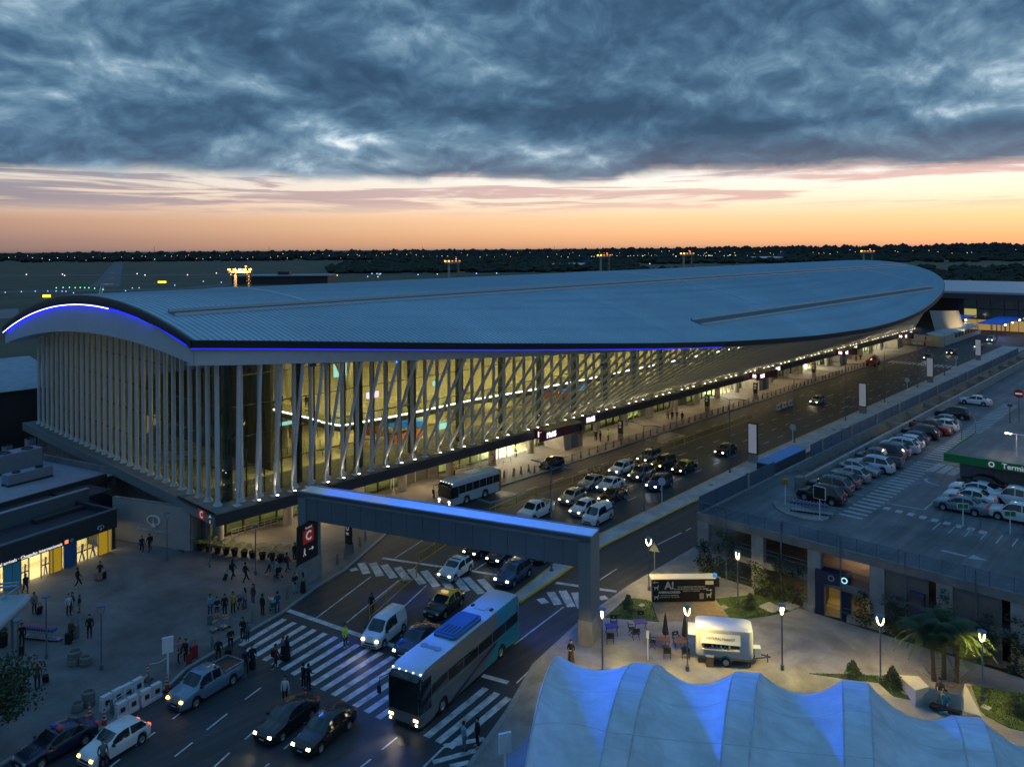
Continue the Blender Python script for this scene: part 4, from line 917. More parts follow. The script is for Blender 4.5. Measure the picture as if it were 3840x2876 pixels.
# ---- buses: lofted bodies with window bands
def bus(name, label, p, az, L, W, H, low, up, rear, stripe_m, glassz, front_sl=.35):
    t = thing(name, label, 'bus', p, hd(az)); h = L/2
    def ring(x, w, zt, zb=.32): return [(x, -w, zb), (x, -w*1.0, zb+.5), (x, -w, H*.55), (x, -w*.985, zt-.32), (x, -w*.90, zt-.08), (x, -w*.6, zt), (x, 0, zt+.03), (x, w*.6, zt), (x, w*.90, zt-.08), (x, w*.985, zt-.32), (x, w, H*.55), (x, w, zb+.5), (x, w, zb)]
    xs = [(h, .80, .5), (h-.03, .90, .55), (h-.12, .96, .6)]
    wb_f, wb_r = h-2.6, -h+2.9; rw = .5; ar = .62
    rows = []; w = W/2
    stn = [h, h-.10, h-.30, h-.75, h-1.4]+[wb_f+d for d in (ar, ar*.7, 0, -ar*.7, -ar)]+[1, -1]+[wb_r+d for d in (ar, ar*.7, 0, -ar*.7, -ar)]+[-h+.5, -h+.15, -h]
    for x in sorted(stn, reverse=True):
        e = h-x; eb = x+h
        zt = H-(.55*(1-min(1, e/1.1))**2.2 if e < 1.1 else 0)-(.18*(1-min(1, eb/.5))**2 if eb < .5 else 0)
        ww = w*(1-.10*(1-min(1, e/.6))**2-.06*(1-min(1, eb/.4))**2); zb = .30
        for xw in (wb_f, wb_r):
            if abs(x-xw) < ar: zb = max(zb, rw+math.sqrt(ar*ar-(x-xw)**2))
        rows.append(ring(x-(0 if e > .05 else 0), ww, zt, zb))
    bd = MB(); k = 13
    for i in range(len(rows)-1):
        for j in range(k-1):
            zc = (rows[i][j][2]+rows[i][j+1][2]+rows[i+1][j][2]+rows[i+1][j+1][2])/4; xc = (rows[i][j][0]+rows[i+1][j][0])/2
            m = 1 if j in (4, 5, 6, 7) else 0
            if m == 0 and xc < -h+rear[0]: m = 2
            if xc > h-.5 and zc > H*.62: m = 3
            bd.quad(rows[i][j], rows[i][j+1], rows[i+1][j+1], rows[i+1][j], m)
    bd.add(rows[0], [tuple(range(k-1, -1, -1))], 0); bd.add(rows[-1], [tuple(range(k))], 2)
    bd.quad(rows[0][0], rows[-1][0], rows[-1][12], rows[0][12], 0)
    me = bd.mesh('body', [low, up, rear[1], carglass], True); b = bmesh.new(); b.from_mesh(me); bmesh.ops.remove_doubles(b, verts=b.verts, dist=.001); bmesh.ops.recalc_face_normals(b, faces=b.faces); b.to_mesh(me); b.free(); me.set_sharp_from_angle(angle=R(40)); link('body', me, t)
    gz0, gz1 = glassz
    for s_ in (1, -1):
        n_ = 6; x0, x1 = h-1.3, -h+.35
        for i in range(n_):
            a, b_ = x0+(x1-x0)*i/n_, x0+(x1-x0)*(i+1)/n_+.05
            MB().add([(a, s_*(w+.006), gz0), (b_, s_*(w+.006), gz0), (b_, s_*(w*.985+.006), gz1), (a, s_*(w*.985+.006), gz1), (a, s_*(w-.03), gz0), (b_, s_*(w-.03), gz0), (b_, s_*(w*.985-.03), gz1), (a, s_*(w*.985-.03), gz1)], [(0, 1, 2, 3) if s_ < 0 else (3, 2, 1, 0), (0, 4, 5, 1), (3, 2, 6, 7), (0, 3, 7, 4), (1, 5, 6, 2)]).build('side_window', carglass, t)
        for xw in (wb_f, wb_r):
            o = MB().lathe([(.3, -.14), (.46, -.15), (rw, -.1), (rw, .1), (.46, .15), (.3, .14)], 18, (xw, s_*(w-.17), rw), axis='y').build('wheel', rubber, t, True)
            MB().lathe([(0, s_*.10), (.16, s_*.12), (.2, s_*.04), (.3, s_*.12)], 16, (xw, s_*(w-.17), rw), axis='y').build('rim', rimm, o)
    fz = H-.5; ws = MB()
    rws = []
    for zf, xo in ((1.12, 0), (1.7, 0), (H-.60, 0)):
        side = [(h-1.25, -(w+.012)), (h-.32, -(w*.985+.012)), (h-.10, -(w*.955+.012)), (h+.022, -w*.87), (h+.03, 0), (h+.022, w*.87), (h-.10, w*.955+.012), (h-.32, w*.985+.012), (h-1.25, w+.012)]
        rws.append([(x, y, zf) for x, y in side])
    ws.grid(rws); ws.build('windscreen', carglass, t, smooth=True)
    MB().box(h-.02, h+.03, -w*.5, w*.5, .30, .42).build('bumper', black, t)
    for s_ in (1, -1):
        MB().cbox((h-.05, s_*w*.74, .74), (.14, .34, .16)).build('headlight', headon, t)
        MB().cbox((h-.03, s_*w*.78, .46), (.10, .16, .12)).build('headlight', headon, t)
        MB().box(-h-.02, -h+.04, s_*w*.8-.12, s_*w*.8+.12, .8, 1.3).build('tail_lamp', tailm, t)
        MB().path([(h-.25, s_*w*.92, H-.6), (h+.35, s_*(w+.28), H-.75), (h+.42, s_*(w+.3), H-1.2)], .035, 6).cbox((h+.42, s_*(w+.3), H-1.45), (.12, .24, .5)).build('mirror', black, t)
    for i in range(5): MB().cbox((h-.33+(-.05 if i in (0, 4) else 0), (i-2)*w*.42, H-.24), (.07, .10, .05)).build('marker_lamp', mat('marker_lamp', (.8, .8, .8), emit=(1., .95, .85), es=3), t)
    lamp('headlight_beam', 'SPOT', t, (h+.2, 0, .75), 130, (1., .80, .5), .4, Vector((1, 0, -.2)).to_track_quat('-Z', 'Y').to_euler(), R(80))
    return t, h, w
bf, br = (g('D', 1500, 835)+g('D', 1215, 735))/2, None
baz = 29; bd_ = Vector((math.sin(R(baz)), math.cos(R(baz)), 0)); bl_ = 13.2
low = mat('coach_side_grey', (.20, .19, .18), .35, coat=.4, metal=.2); roofw = mat('coach_roof', (.55, .60, .63), .4, var=.06, vs=.6); aqua = mat('coach_aqua', (.02, .27, .36), .35, coat=.4)
bus1, h1, w1 = bus('coach', 'large two tone coach with white roof and turquoise rear in the foreground', bf+bd_*bl_/2, baz+180, bl_, 2.6, 3.75, low, roofw, (3.6, aqua), None, (1.75, 2.95))
for s_ in (1, -1):
    MB().add([(h1-4.5, s_*(w1+.008), .34), (h1-7.5, s_*(w1+.008), .34), (-h1+3.4, s_*(w1+.008), 1.6), (-h1+3.4, s_*(w1+.008), .62), (-h1+3.55, s_*(w1+.008), .34)], [(0, 1, 2, 3, 4) if s_ < 0 else (4, 3, 2, 1, 0)]).build('livery', aqua, bus1)
    MB().add([(h1-3.4, s_*(w1+.006), .34), (h1-4.5, s_*(w1+.006), .34), (-h1+3.4, s_*(w1+.006), 1.7), (-h1+3.4, s_*(w1+.006), 1.45)], [(0, 1, 2, 3) if s_ < 0 else (3, 2, 1, 0)]).build('livery', mat('coach_navy', (.015, .03, .09), .35), bus1)
    MB().box(-h1+2.2, h1-2.0, s_*w1*1.0-.012, s_*w1+.012, 1.60, 1.64).build('chrome_strip', steel, bus1)
pod = mat('coach_pod_blue', (.03, .13, .26), .4)
mb = MB()
for zz, sc in ((0, 1), (.16, 1), (.26, .9)): pass
mb.prism([(1.9, -.75), (1.6, -.95), (-1.6, -.95), (-1.9, -.75), (-1.9, .75), (-1.6, .95), (1.6, .95), (1.9, .75)], 3.70, 3.92); mb.prism([(1.6, -.7), (-1.6, -.7), (-1.6, .7), (1.6, .7)], 3.92, 3.98)
pd = mb.build('air_conditioner', pod, bus1, loc=(.2, 0, 0))
for i in range(4): MB().box(-.55, .55, -.06, .06, 3.985, 4.0).build('fan_slot', black, pd, loc=(.9, -.45+.3*i, 0))
for x_, y_ in ((3.4, .55), (3.4, -.55)): MB().lathe([(.14, 0), (.26, 0), (.26, .05), (.14, .05)], 14, (h1-3.1, y_, 3.765)).build('roof_vent', steel, bus1)
MB().box(h1-3.3, h1-2.9, -.3, .3, 3.77, 3.80).build('roof_hatch', steel, bus1)
MB().box(-h1+3.2, -h1+3.9, -.45, .45, 3.77, 3.82).build('roof_hatch', roofw, bus1)
for y_ in (.8, -.8): MB().cbox((-h1+3.5, y_, 3.78), (.3, .2, .12)).build('roof_vent', black, bus1)
MB().box(h1-.34, h1-.3, -.1, .55, 2.72, 2.92).build('route_display', mat('route_display', (.6, .3, .5), emit=(1., .45, .75), es=6), bus1)
wht = mat('minibus_white', (.50, .52, .54), .35, coat=.4); org = mat('minibus_orange', (.55, .16, .02), .35, coat=.4)
pm_ = (g('L', 215, 690)+g('L', 620, 560))/2; q1, q2 = g('L', 190, 700), g('L', 540, 590)
bus2, h2, w2 = bus('minibus', 'white midi bus with orange tail parked at the terminal kerb', ST(st(g('L', 330, 640))[0], st(g('L', 330, 640))[1]), 223, 8.6, 2.35, 3.05, wht, mat('minibus_roof', (.5, .53, .56), .4), (.9, org), None, (1.45, 2.4))
MB().box(-1.4, .6, -.65, .65, 3.05, 3.2).build('air_conditioner', white, bus2)
# red telescopic lift far at the kerb
tl_ = thing('telehandler', 'red lifting machine at the far end of the terminal kerb', 'lift', g('N', 480, 1165), TROT)
MB().box(-2.2, 2.2, -1, 1, .7, 1.6).build('chassis', PT['red'], tl_); MB().box(-.6, 1.0, -1.0, -.1, 1.6, 2.5).build('cab', PT['red'], tl_); MB().path([(-2, .5, 1.7), (3.2, .5, 2.3)], .22, 6).build('boom', PT['red'], tl_)
for x_ in (-1.4, 1.4):
    for s_ in (1, -1): MB().lathe([(0, -.2), (.55, -.2), (.55, .2), (0, .2)], 14, (x_, s_*.9, .55), axis='y').build('wheel', rubber, tl_)
# ------------------------------------------------------------------ people (one continuous skin each, built in a few poses)
def lerp3(a, b, f): return tuple(x+(y-x)*f for x, y in zip(a, b))
def person_mesh(pose, long_hair=False, skirt=False, shorts=False):
    hip = .92; sh = 1.42; segs = []                          # (points, radii, region)  regions: 0 skin 1 top 2 legs 3 shoes 4 hair
    if pose == 'sit':
        hip = .50; sh = 1.0
        legs = [[(0, .10*s, hip), (.42, .12*s, hip+.02), (.44, .12*s, .10)] for s in (1, -1)]
    elif pose == 'walk': legs = [[(0, .09, hip), (.16, .10, .50), (.10, .10, .09)], [(0, -.09, hip), (.20*-.6, -.10, .50), (-.42, -.10, .16)]]
    elif pose == 'stride': legs = [[(0, .09, hip), (.22, .10, .50), (.36, .10, .09)], [(0, -.09, hip), (-.05, -.10, .50), (-.34, -.10, .12)]]
    else: legs = [[(0, .10*s, hip), (.03, .115*s, .5), (0, .12*s, .08)] for s in (1, -1)]
    dz = sh-1.42
    for l in legs:
        segs.append(([l[0], lerp3(l[0], l[1], .5), l[1]], [.105, .085, .066], 2))
        segs.append(([l[1], lerp3(l[1], l[2], .35), l[2]], [.066, .066, .045], 0 if shorts else 2))
        segs.append(([l[2], (l[2][0]+.08, l[2][1], l[2][2]-.04), (l[2][0]+.19, l[2][1], l[2][2]-.045)], [.052, .045, .034], 3))
    if skirt: segs.append(([(0, 0, hip+.05), (0, 0, .6), (0, 0, .18)], [.17, .22, .27], 2))
    segs.append(([(-.01, 0, hip-.02), (0, 0, hip+.14), (.01, 0, sh-.22), (0, 0, sh-.05), (0, 0, sh+.06)], [.155, .14, .165, .15, .07], 1))
    segs.append(([(0, -.19, sh-.03), (0, 0, sh), (0, .19, sh-.03)], [.065, .085, .065], 1))
    if pose == 'phone': arms = [[(0, .20*s, sh-.04), (.02, .26*s, sh-.31), (.26, .10*s, sh-.28)] for s in (1, -1)]
    elif pose == 'sit': arms = [[(0, .20*s, sh-.04), (.05, .25*s, sh-.30), (.28, .16*s, sh-.42)] for s in (1, -1)]
    elif pose in ('walk', 'stride'): arms = [[(0, .20, sh-.04), (-.12, .24, sh-.30), (-.05, .25, sh-.56)], [(0, -.20, sh-.04), (.10, -.24, sh-.30), (.28, -.22, sh-.48)]]
    elif pose == 'push': arms = [[(0, .20*s, sh-.04), (.10, .25*s, sh-.29), (.36, .22*s, sh-.38)] for s in (1, -1)]
    else: arms = [[(0, .20, sh-.04), (-.02, .26, sh-.31), (.04, .27, sh-.57)], [(0, -.20, sh-.04), (0, -.27, sh-.31), (.10, -.22, sh-.54)]]
    for a in arms:
        segs.append(([a[0], a[1]], [.058, .046], 1)); segs.append(([a[1], a[2]], [.044, .032], 1 if not shorts else 0))
        d = (Vector(a[2])-Vector(a[1])).normalized(); sd = d.cross(Vector((1, 0, 0))).normalized() if abs(d.x) < .8 else Vector((0, 1, 0)); pt = Vector(a[2])
        segs.append(([a[2], tuple(pt+d*.085)], [.032, .036], 0))
        for k, ln in ((-1.5, .065), (-.5, .08), (.5, .078), (1.5, .06)):
            b0 = pt+d*.075+sd*(k*.019); b1 = b0+d*ln*.6; b2 = b1+(d+Vector((.5, 0, -.2))).normalized()*ln*.45
            segs.append(([tuple(b0), tuple(b1), tuple(b2)], [.0105, .010, .009], 0))
        segs.append(([tuple(pt+d*.02+sd*.03), tuple(pt+d*.06+sd*.062+Vector((.015, 0, 0)))], [.013, .010], 0))
    hx = .03
    segs.append(([(0, 0, sh+.02), (hx*.5, 0, sh+.12)], [.06, .055], 0))
    segs.append(([(hx, 0, sh+.13), (hx+.01, 0, sh+.19), (hx, 0, sh+.27), (hx-.01, 0, sh+.335)], [.062, .082, .092, .045], 0))
    segs.append(([(hx+.085, 0, sh+.235), (hx+.112, 0, sh+.205)], [.012, .016], 0))               # nose
    for s in (1, -1): segs.append(([(hx, s*.088, sh+.25), (hx-.01, s*.095, sh+.20)], [.018, .014], 0))   # ears
    segs.append(([(hx+.06, 0, sh+.335), (hx-.03, 0, sh+.355), (hx-.085, 0, sh+.28), (hx-.08, 0, sh+.20)], [.045, .075, .07, .055], 4))
    for s in (1, -1): segs.append(([(hx, s*.06, sh+.34), (hx-.05, s*.075, sh+.25)], [.045, .04], 4))
    if long_hair: segs.append(([(hx-.09, 0, sh+.26), (hx-.11, 0, sh+.08), (hx-.12, 0, sh-.12)], [.075, .085, .05], 4))
    mb = MB()
    for pts, rr, reg in segs:
        P_ = [Vector(p) for p in pts]; d0 = (P_[1]-P_[0]).normalized(); d1 = (P_[-1]-P_[-2]).normalized()
        PP = [P_[0]-d0*rr[0]*.7]+P_+[P_[-1]+d1*rr[-1]*.7]; RR = [rr[0]*.55]+list(rr)+[rr[-1]*.55]
        mb.path(PP, RR, 8)
    me = mb.mesh('p', white); o = bpy.data.objects.new('p', me); COL.objects.link(o)
    md = o.modifiers.new('r', 'REMESH'); md.mode = 'VOXEL'; md.voxel_size = .0145
    sm = o.modifiers.new('s', 'SMOOTH'); sm.factor = .5; sm.iterations = 3
    dc = o.modifiers.new('d', 'DECIMATE'); dc.ratio = .22
    out = bpy.data.meshes.new_from_object(o.evaluated_get(bpy.context.evaluated_depsgraph_get())); bpy.data.objects.remove(o)
    out.materials.clear()
    for i in range(5): out.materials.append(white)
    caps = []
    for pts, rr, reg in segs:
        for i in range(len(pts)-1): caps.append((Vector(pts[i]), Vector(pts[i+1]), rr[i], rr[i+1], reg))
    idx = []
    for pl in out.polygons:
        c = pl.center; best, bi = 9, 0
        for a, b, r0, r1, reg in caps:
            ab = b-a; f = max(0., min(1., (c-a).dot(ab)/ab.length_squared)); d = (c-(a+ab*f)).length-(r0+(r1-r0)*f)
            if d < best: best, bi = d, reg
        idx.append(bi)
    out.polygons.foreach_set('material_index', idx); out.polygons.foreach_set('use_smooth', [True]*len(idx)); out.name = 'person'; return out
PM = {}
def pmesh(*k):
    if k not in PM: PM[k] = person_mesh(*k)
    return PM[k]
CL = {}
def cloth(col): 
    key = tuple(col)
    if key not in CL: CL[key] = mat('cloth_%d' % len(CL), col, .85)
    return CL[key]
COLR = dict(black=(.012, .012, .014), navy=(.015, .02, .045), blue=(.03, .07, .2), lblue=(.16, .36, .45), white=(.6, .6, .6), grey=(.15, .15, .16), red=(.35, .03, .025), yellow=(.45, .30, .04), hivis=(.55, .75, .04), brown=(.09, .05, .03), jeans=(.05, .075, .13), beige=(.32, .26, .19), pink=(.45, .22, .25), orange=(.5, .13, .03), green=(.05, .14, .06), teal=(.05, .25, .28))
SK = [(.42, .25, .17), (.32, .18, .12), (.5, .32, .23)]; HR = [(.015, .011, .009), (.05, .028, .015), (.02, .015, .012), (.22, .12, .05)]
ri = [0]
def person(p, az, pose, top, legs, label, hair=0, lh=False, skirt=False, shorts=False, h=1.0, cap=None):
    ri[0] += 1; o = link('person', pmesh(pose, lh, skirt, shorts), None, p, hd(az)); tag(o, label, 'person')
    o.scale = (h, h, h)
    for i, m in enumerate((cloth(SK[ri[0] % 3]), cloth(COLR[top]), cloth(COLR[legs]), cloth((.02, .02, .02) if ri[0] % 3 else (.5, .5, .5)), cloth(COLR[cap] if cap else HR[hair]))): setmat(o, m, i)
    return o
PL = .135                                                    # pavement level
PE = [('C', 475, 485, PL, 20, 'stride', 'navy', 'black', 'person with backpack pulling a small suitcase past the potted palms', dict(lh=True)),
 ('C', 610, 515, PL, 40, 'stride', 'black', 'black', 'person in black striding away past the potted palms', {}),
 ('C', 850, 440, PL, 60, 'walk', 'beige', 'black', 'person in beige jacket walking beside the last potted palms', {}),
 ('C', 930, 475, PL, 60, 'push', 'lblue', 'black', 'person in light blue top pushing a stroller', {}),
 ('C', 1040, 408, PL, 30, 'stride', 'red', 'jeans', 'person in red shirt with dark backpack left of the C sign', {}),
 ('C', 1120, 300, PL, 200, 'stand', 'black', 'black', 'person in black standing left of the gate post, taller of a pair', dict(lh=True)),
 ('C', 1158, 305, PL, 220, 'stand', 'pink', 'black', 'person in pale top beside the gate post, shorter of a pair', {}),
 ('C', 1122, 632, PL, 150, 'phone', 'black', 'lblue', 'person in pale blue wide trousers at the kerb near the gate post', dict(lh=True)),
 ('C', 1205, 628, PL, 330, 'stand', 'beige', 'black', 'person in long black skirt and beige top by the gate foot', dict(skirt=True, lh=True)),
 ('C', 245, 865, PL, 170, 'phone', 'lblue', 'jeans', 'person in light blue shirt with a suitcase left of the waiting group', {}),
 ('C', 315, 895, PL, 150, 'phone', 'navy', 'jeans', 'person in navy shirt next to the light blue one in the waiting group', dict(shorts=True)),
 ('C', 395, 865, PL, 180, 'stand', 'black', 'black', 'person in black with a pale print in the waiting group', dict(lh=True)),
 ('C', 480, 838, PL, 140, 'stand', 'yellow', 'black', 'person in a mustard yellow jacket in the waiting group', {}),
 ('C', 605, 798, PL, 300, 'push', 'beige', 'jeans', 'person in sleeveless top handling a blue stroller', dict(lh=True)),
 ('C', 690, 752, PL, 210, 'stand', 'brown', 'jeans', 'person in brown with a white bag at the back of the waiting group', dict(lh=True)),
 ('C', 785, 862, PL, 30, 'stand', 'black', 'black', 'person in dark clothes seen from behind near the kerb', {}),
 ('C', 940, 838, PL, 330, 'push', 'blue', 'jeans', 'person with backpack bending over a loaded trolley at the kerb', {}),
 ('C', 582, 1122, PL, 190, 'phone', 'black', 'black', 'person in black holding something pale at the crossing end', dict(lh=True)),
 ('C', 632, 1110, .01, 180, 'stand', 'grey', 'navy', 'smaller person at the near corner of the crossing', dict(h=.8)),
 ('C', 455, 1228, PL, 150, 'phone', 'black', 'navy', 'person in dark jacket at the kerb above the pickup', {}),
 ('C', 330, 1325, .01, 160, 'stand', 'black', 'brown', 'person with fair hair and amber bag behind the pickup', dict(hair=3, lh=True)),
 ('C', 610, 1440, .01, 150, 'walk', 'navy', 'black', 'person in dark jacket and pale shirt walking in front of the pickup tail', {}),
 ('C', 680, 1400, .01, 150, 'stand', 'black', 'black', 'person in a long black coat at the crossing end', dict(skirt=True, lh=True)),
 ('C', 922, 1398, .01, 40, 'walk', 'red', 'black', 'person in a red jacket walking on the zebra crossing', {}),
 ('C', 1000, 1305, .01, 60, 'walk', 'grey', 'black', 'person in a red cap on the zebra crossing', dict(cap='red', skirt=True)),
 ('C', 1042, 1312, .01, 60, 'walk', 'black', 'black', 'person in a long dark dress crossing beside the red cap', dict(skirt=True, lh=True)),
 ('C', 1640, 1178, .01, 120, 'stand', 'hivis', 'black', 'traffic warden in a yellow vest on the zebra crossing', {}),
 ('C', 295, 1650, .01, 150, 'phone', 'white', 'black', 'person in a white shirt beside the silver pickup', {}),
 ('D', 375, 570, .01, 190, 'stand', 'white', 'black', 'person in a white top with a pale bag behind the black sedan', dict(lh=True)),
 ('D', 527, 455, .01, 30, 'push', 'black', 'black', 'person loading the open boot, left of two', {}),
 ('D', 568, 462, .01, 30, 'push', 'black', 'black', 'person loading the open boot, right of two', {}),
 ('D', 1857, 970, .01, 60, 'stand', 'lblue', 'grey', 'person in a pale shirt talking on the stripes near the coach', {}),
 ('D', 1972, 935, .01, 240, 'stand', 'black', 'black', 'tall person in black talking on the stripes near the coach', {}),
 ('E', 208, 890, .01, 200, 'stand', 'black', 'black', 'person leaning at the end of the yellow fence', dict(lh=True)),
 ('F', 535, 655, PL, 200, 'phone', 'black', 'brown', 'person in a dark coat standing above the blue tent', dict(lh=True, skirt=True)),
 ('A', 1175, 728, PL, 150, 'walk', 'navy', 'black', 'grey haired person walking by the emblem wall', dict(hair=3)),
 ('A', 1238, 712, PL, 200, 'walk', 'black', 'black', 'person with backpack by the emblem wall', {}),
 ('A', 830, 955, PL, 170, 'stand', 'black', 'beige', 'person in shorts between a violet and a black suitcase', dict(shorts=True)),
 ('A', 645, 1008, PL, 40, 'stride', 'black', 'black', 'person in black walking towards the yellow shop doors', {}),
 ('A', 283, 1228, PL, 120, 'stand', 'grey', 'black', 'person in a grey shirt with a black suitcase near the white canopy', {}),
 ('A', 570, 1242, PL, 140, 'stand', 'white', 'black', 'person in white with a dark backpack, one of three', {}),
 ('A', 600, 1228, PL, 200, 'stand', 'brown', 'beige', 'person in maroon shirt and shorts, one of three', dict(shorts=True)),
 ('A', 660, 1218, PL, 220, 'stand', 'navy', 'beige', 'small person in navy with white shoes, one of three', dict(shorts=True, h=.82)),
 ('A', 742, 1425, PL, 160, 'stand', 'black', 'black', 'person in dark coat carrying a red bag', dict(lh=True)),
 ('A', 592, 1465, PL, 190, 'stand', 'brown', 'black', 'fair haired person behind tall dark luggage', dict(hair=3)),
 ('B', 345, 825, PL, 160, 'stand', 'brown', 'black', 'person in orange cap with a big black bag near the tree', dict(cap='orange', lh=True)),
 ('A', 1490, 1632, PL, 130, 'stand', 'pink', 'black', 'person in a pink top beside red luggage', dict(lh=True)),
 ('A', 1540, 1640, PL, 200, 'push', 'black', 'black', 'person in black leaning on red luggage', {}),
 ('A', 182, 1500, PL, 160, 'stand', 'black', 'black', 'person in black at the end of the trolley row', {}),
 ('A', 212, 1065, PL, 120, 'walk', 'navy', 'black', 'person leaving through the yellow shop door', {}),
 ('B', 950, 1560, .01, 150, 'stand', 'grey', 'navy', 'man in a grey shirt at the bottom edge beside the white hatchback', {}),
 ('K', 1475, 1285, PL, 200, 'stand', 'hivis', 'black', 'guard in a yellow vest before the bright terminal doors', {}),
 ('L', 1275, 215, PL, 200, 'stand', 'black', 'black', 'dark figure at the smoking spot beside the vestibule', {}),
 ('L', 1308, 222, PL, 100, 'phone', 'navy', 'black', 'figure leaning by the yellow bin near the vestibule', {}),
 ('L', 1370, 212, PL, 250, 'stand', 'hivis', 'black', 'figure in a yellow vest near the dark info pillar', {}),
 ('L', 1818, 50, PL, 200, 'stand', 'beige', 'black', 'leftmost of the group at the far bollards', {}),
 ('L', 1852, 60, PL, 200, 'stand', 'black', 'black', 'second from left of the group at the far bollards', {}),
 ('L', 1888, 58, PL, 180, 'phone', 'brown', 'jeans', 'third from left of the group at the far bollards', {}),
 ('L', 1928, 68, PL, 220, 'stand', 'black', 'black', 'rightmost of the group at the far bollards', {}),
 ('L', 495, 408, PL, 40, 'stand', 'pink', 'black', 'person behind the white midi bus in a pink top', {}),
 ('L', 208, 490, PL, 60, 'stand', 'yellow', 'black', 'person in ochre by the column behind the midi bus', {}),
 ('M', 2010, 565, PL, 200, 'stand', 'black', 'black', 'far figure left of the red lift', {}),
 ('N', 305, 1130, PL, 200, 'walk', 'black', 'black', 'far figure on the terminal pavement', {}),
 ('N', 550, 1225, .01, 200, 'walk', 'hivis', 'white', 'worker in a yellow vest on the road by the red lift', {}),
 ('N', 1015, 972, PL, 220, 'stand', 'black', 'black', 'far figure before the white hoarding', {}),
 ('N', 1120, 968, PL, 200, 'stand', 'black', 'navy', 'far figure at the mouth of the white tunnel', {}),
 ('G', 1545, 955, .52, 215, 'sit', 'brown', 'beige', 'person sitting at the back of the angular concrete bench', dict(lh=True)),
 ('G', 1590, 1000, .10, 220, 'sit', 'teal', 'blue', 'person sitting in front with turquoise clothes at the concrete bench', dict(lh=True)),
]
for c, x, y, z_, az, pose, top, legs, label, kw in PE:
    p = g(c, x, y, 0.); person((p.x, p.y, z_), az, pose, top, legs, label, **kw)
for x, y, n_ in ((938, 650, 'one standing alone'), (1062, 655, 'left of the pair'), (1085, 655, 'right of the pair')):
    p = g('J', x, y, MZ+.06); person(p, 200, 'stand', 'black', 'navy', 'worker with a yellow helmet on the mezzanine behind the glass, '+n_, cap='yellow')
# ---- luggage, trolleys, strollers
def suitcase(p, az, col, label, h=.65, tilt=0.):
    t = thing('suitcase', label, 'suitcase', p, hd(az)); m = cloth(COLR[col])
    w, d = h*.66, h*.38
    b = MB().prism([(-d/2+.03, -w/2), (d/2-.03, -w/2), (d/2, -w/2+.04), (d/2, w/2-.04), (d/2-.03, w/2), (-d/2+.03, w/2), (-d/2, w/2-.04), (-d/2, -w/2+.04)], .05, h+.05); b.build('shell', m, t)
    MB().path([(-d/2+.02, -w*.25, h), (-d/2+.02, -w*.25, h+.38), (-d/2+.02, w*.25, h+.38), (-d/2+.02, w*.25, h)], .012, 5).build('handle', black, t)
    for sx in (-1, 1):
        for sy in (-1, 1): MB().lathe([(0, -.02), (.04, -.02), (.04, .02), (0, .02)], 8, (sx*d*.36, sy*w*.4, .04), axis='y').build('wheel', rubber, t)
    t.rotation_euler[1] = tilt; return t
for c, x, y, az, col, label, h, tl in [('C', 388, 500, 20, 'black', 'small black suitcase pulled tilted behind a walking person', .5, .6), ('A', 800, 945, 170, 'pink', 'violet suitcase left of the person in shorts', .6, 0), ('A', 862, 940, 170, 'black', 'black suitcase right of the person in shorts', .6, 0), ('A', 322, 1232, 120, 'black', 'round black suitcase near the white canopy', .62, .3), ('A', 568, 1480, 190, 'black', 'dark suitcase in front of tall dark luggage', .75, 0), ('A', 615, 1430, 190, 'grey', 'tall dark upright luggage beside a fair haired person', 1.0, 0), ('A', 1565, 1640, 140, 'red', 'small red suitcase in the luggage pair', .6, 0), ('A', 1605, 1595, 140, 'red', 'large red suitcase at the kerb', .85, 0), ('C', 245, 950, 170, 'grey', 'grey suitcase before the person in light blue', .65, 0), ('B', 425, 765, 160, 'black', 'big black bag dragged near the tree', .6, .5), ('C', 430, 1310, 160, 'black', 'black suitcase on the road behind the pickup', .7, 0), ('A', 175, 1575, 160, 'black', 'dark suitcase at the foot of the trolley row', .6, 0), ('G', 1530, 1020, 130, 'teal', 'turquoise suitcase lying before the concrete bench', .55, 1.2)]:
    p = g(c, x, y, 0); suitcase((p.x, p.y, PL if c != 'C' or y < 1200 else .01), az, col, label, h, tl)
def backpack(pi, az, col, label):
    q_ = [o for o in bpy.data.objects if o.get('label') == pi][0]; d = Vector((math.cos(q_.rotation_euler[2]), math.sin(q_.rotation_euler[2]), 0)); p = q_.location-d*.21
    t = thing('backpack', label, 'backpack', (p.x, p.y, q_.location.z+1.0), q_.rotation_euler[2])
    MB().prism([(-.1, -.15), (.06, -.16), (.06, .16), (-.1, .15), (-.14, .09), (-.14, -.09)], 0, .42).build('bag', cloth(COLR[col]), t); MB().path([(.05, -.1, .38), (.12, -.1, .44), (.2, -.1, .4)], .014, 5).path([(.05, .1, .38), (.12, .1, .44), (.2, .1, .4)], .014, 5).build('strap', black, t)
backpack('person in red shirt with dark backpack left of the C sign', 0, 'navy', 'dark backpack on the person in the red shirt')
backpack('person with backpack pulling a small suitcase past the potted palms', 0, 'black', 'black backpack on the person pulling a suitcase')
backpack('person in a red jacket walking on the zebra crossing', 0, 'black', 'dark backpack on the person in the red jacket')
backpack('person in white with a dark backpack, one of three', 0, 'navy', 'dark backpack on the person in white')
backpack('person with backpack by the emblem wall', 0, 'black', 'black backpack by the emblem wall')
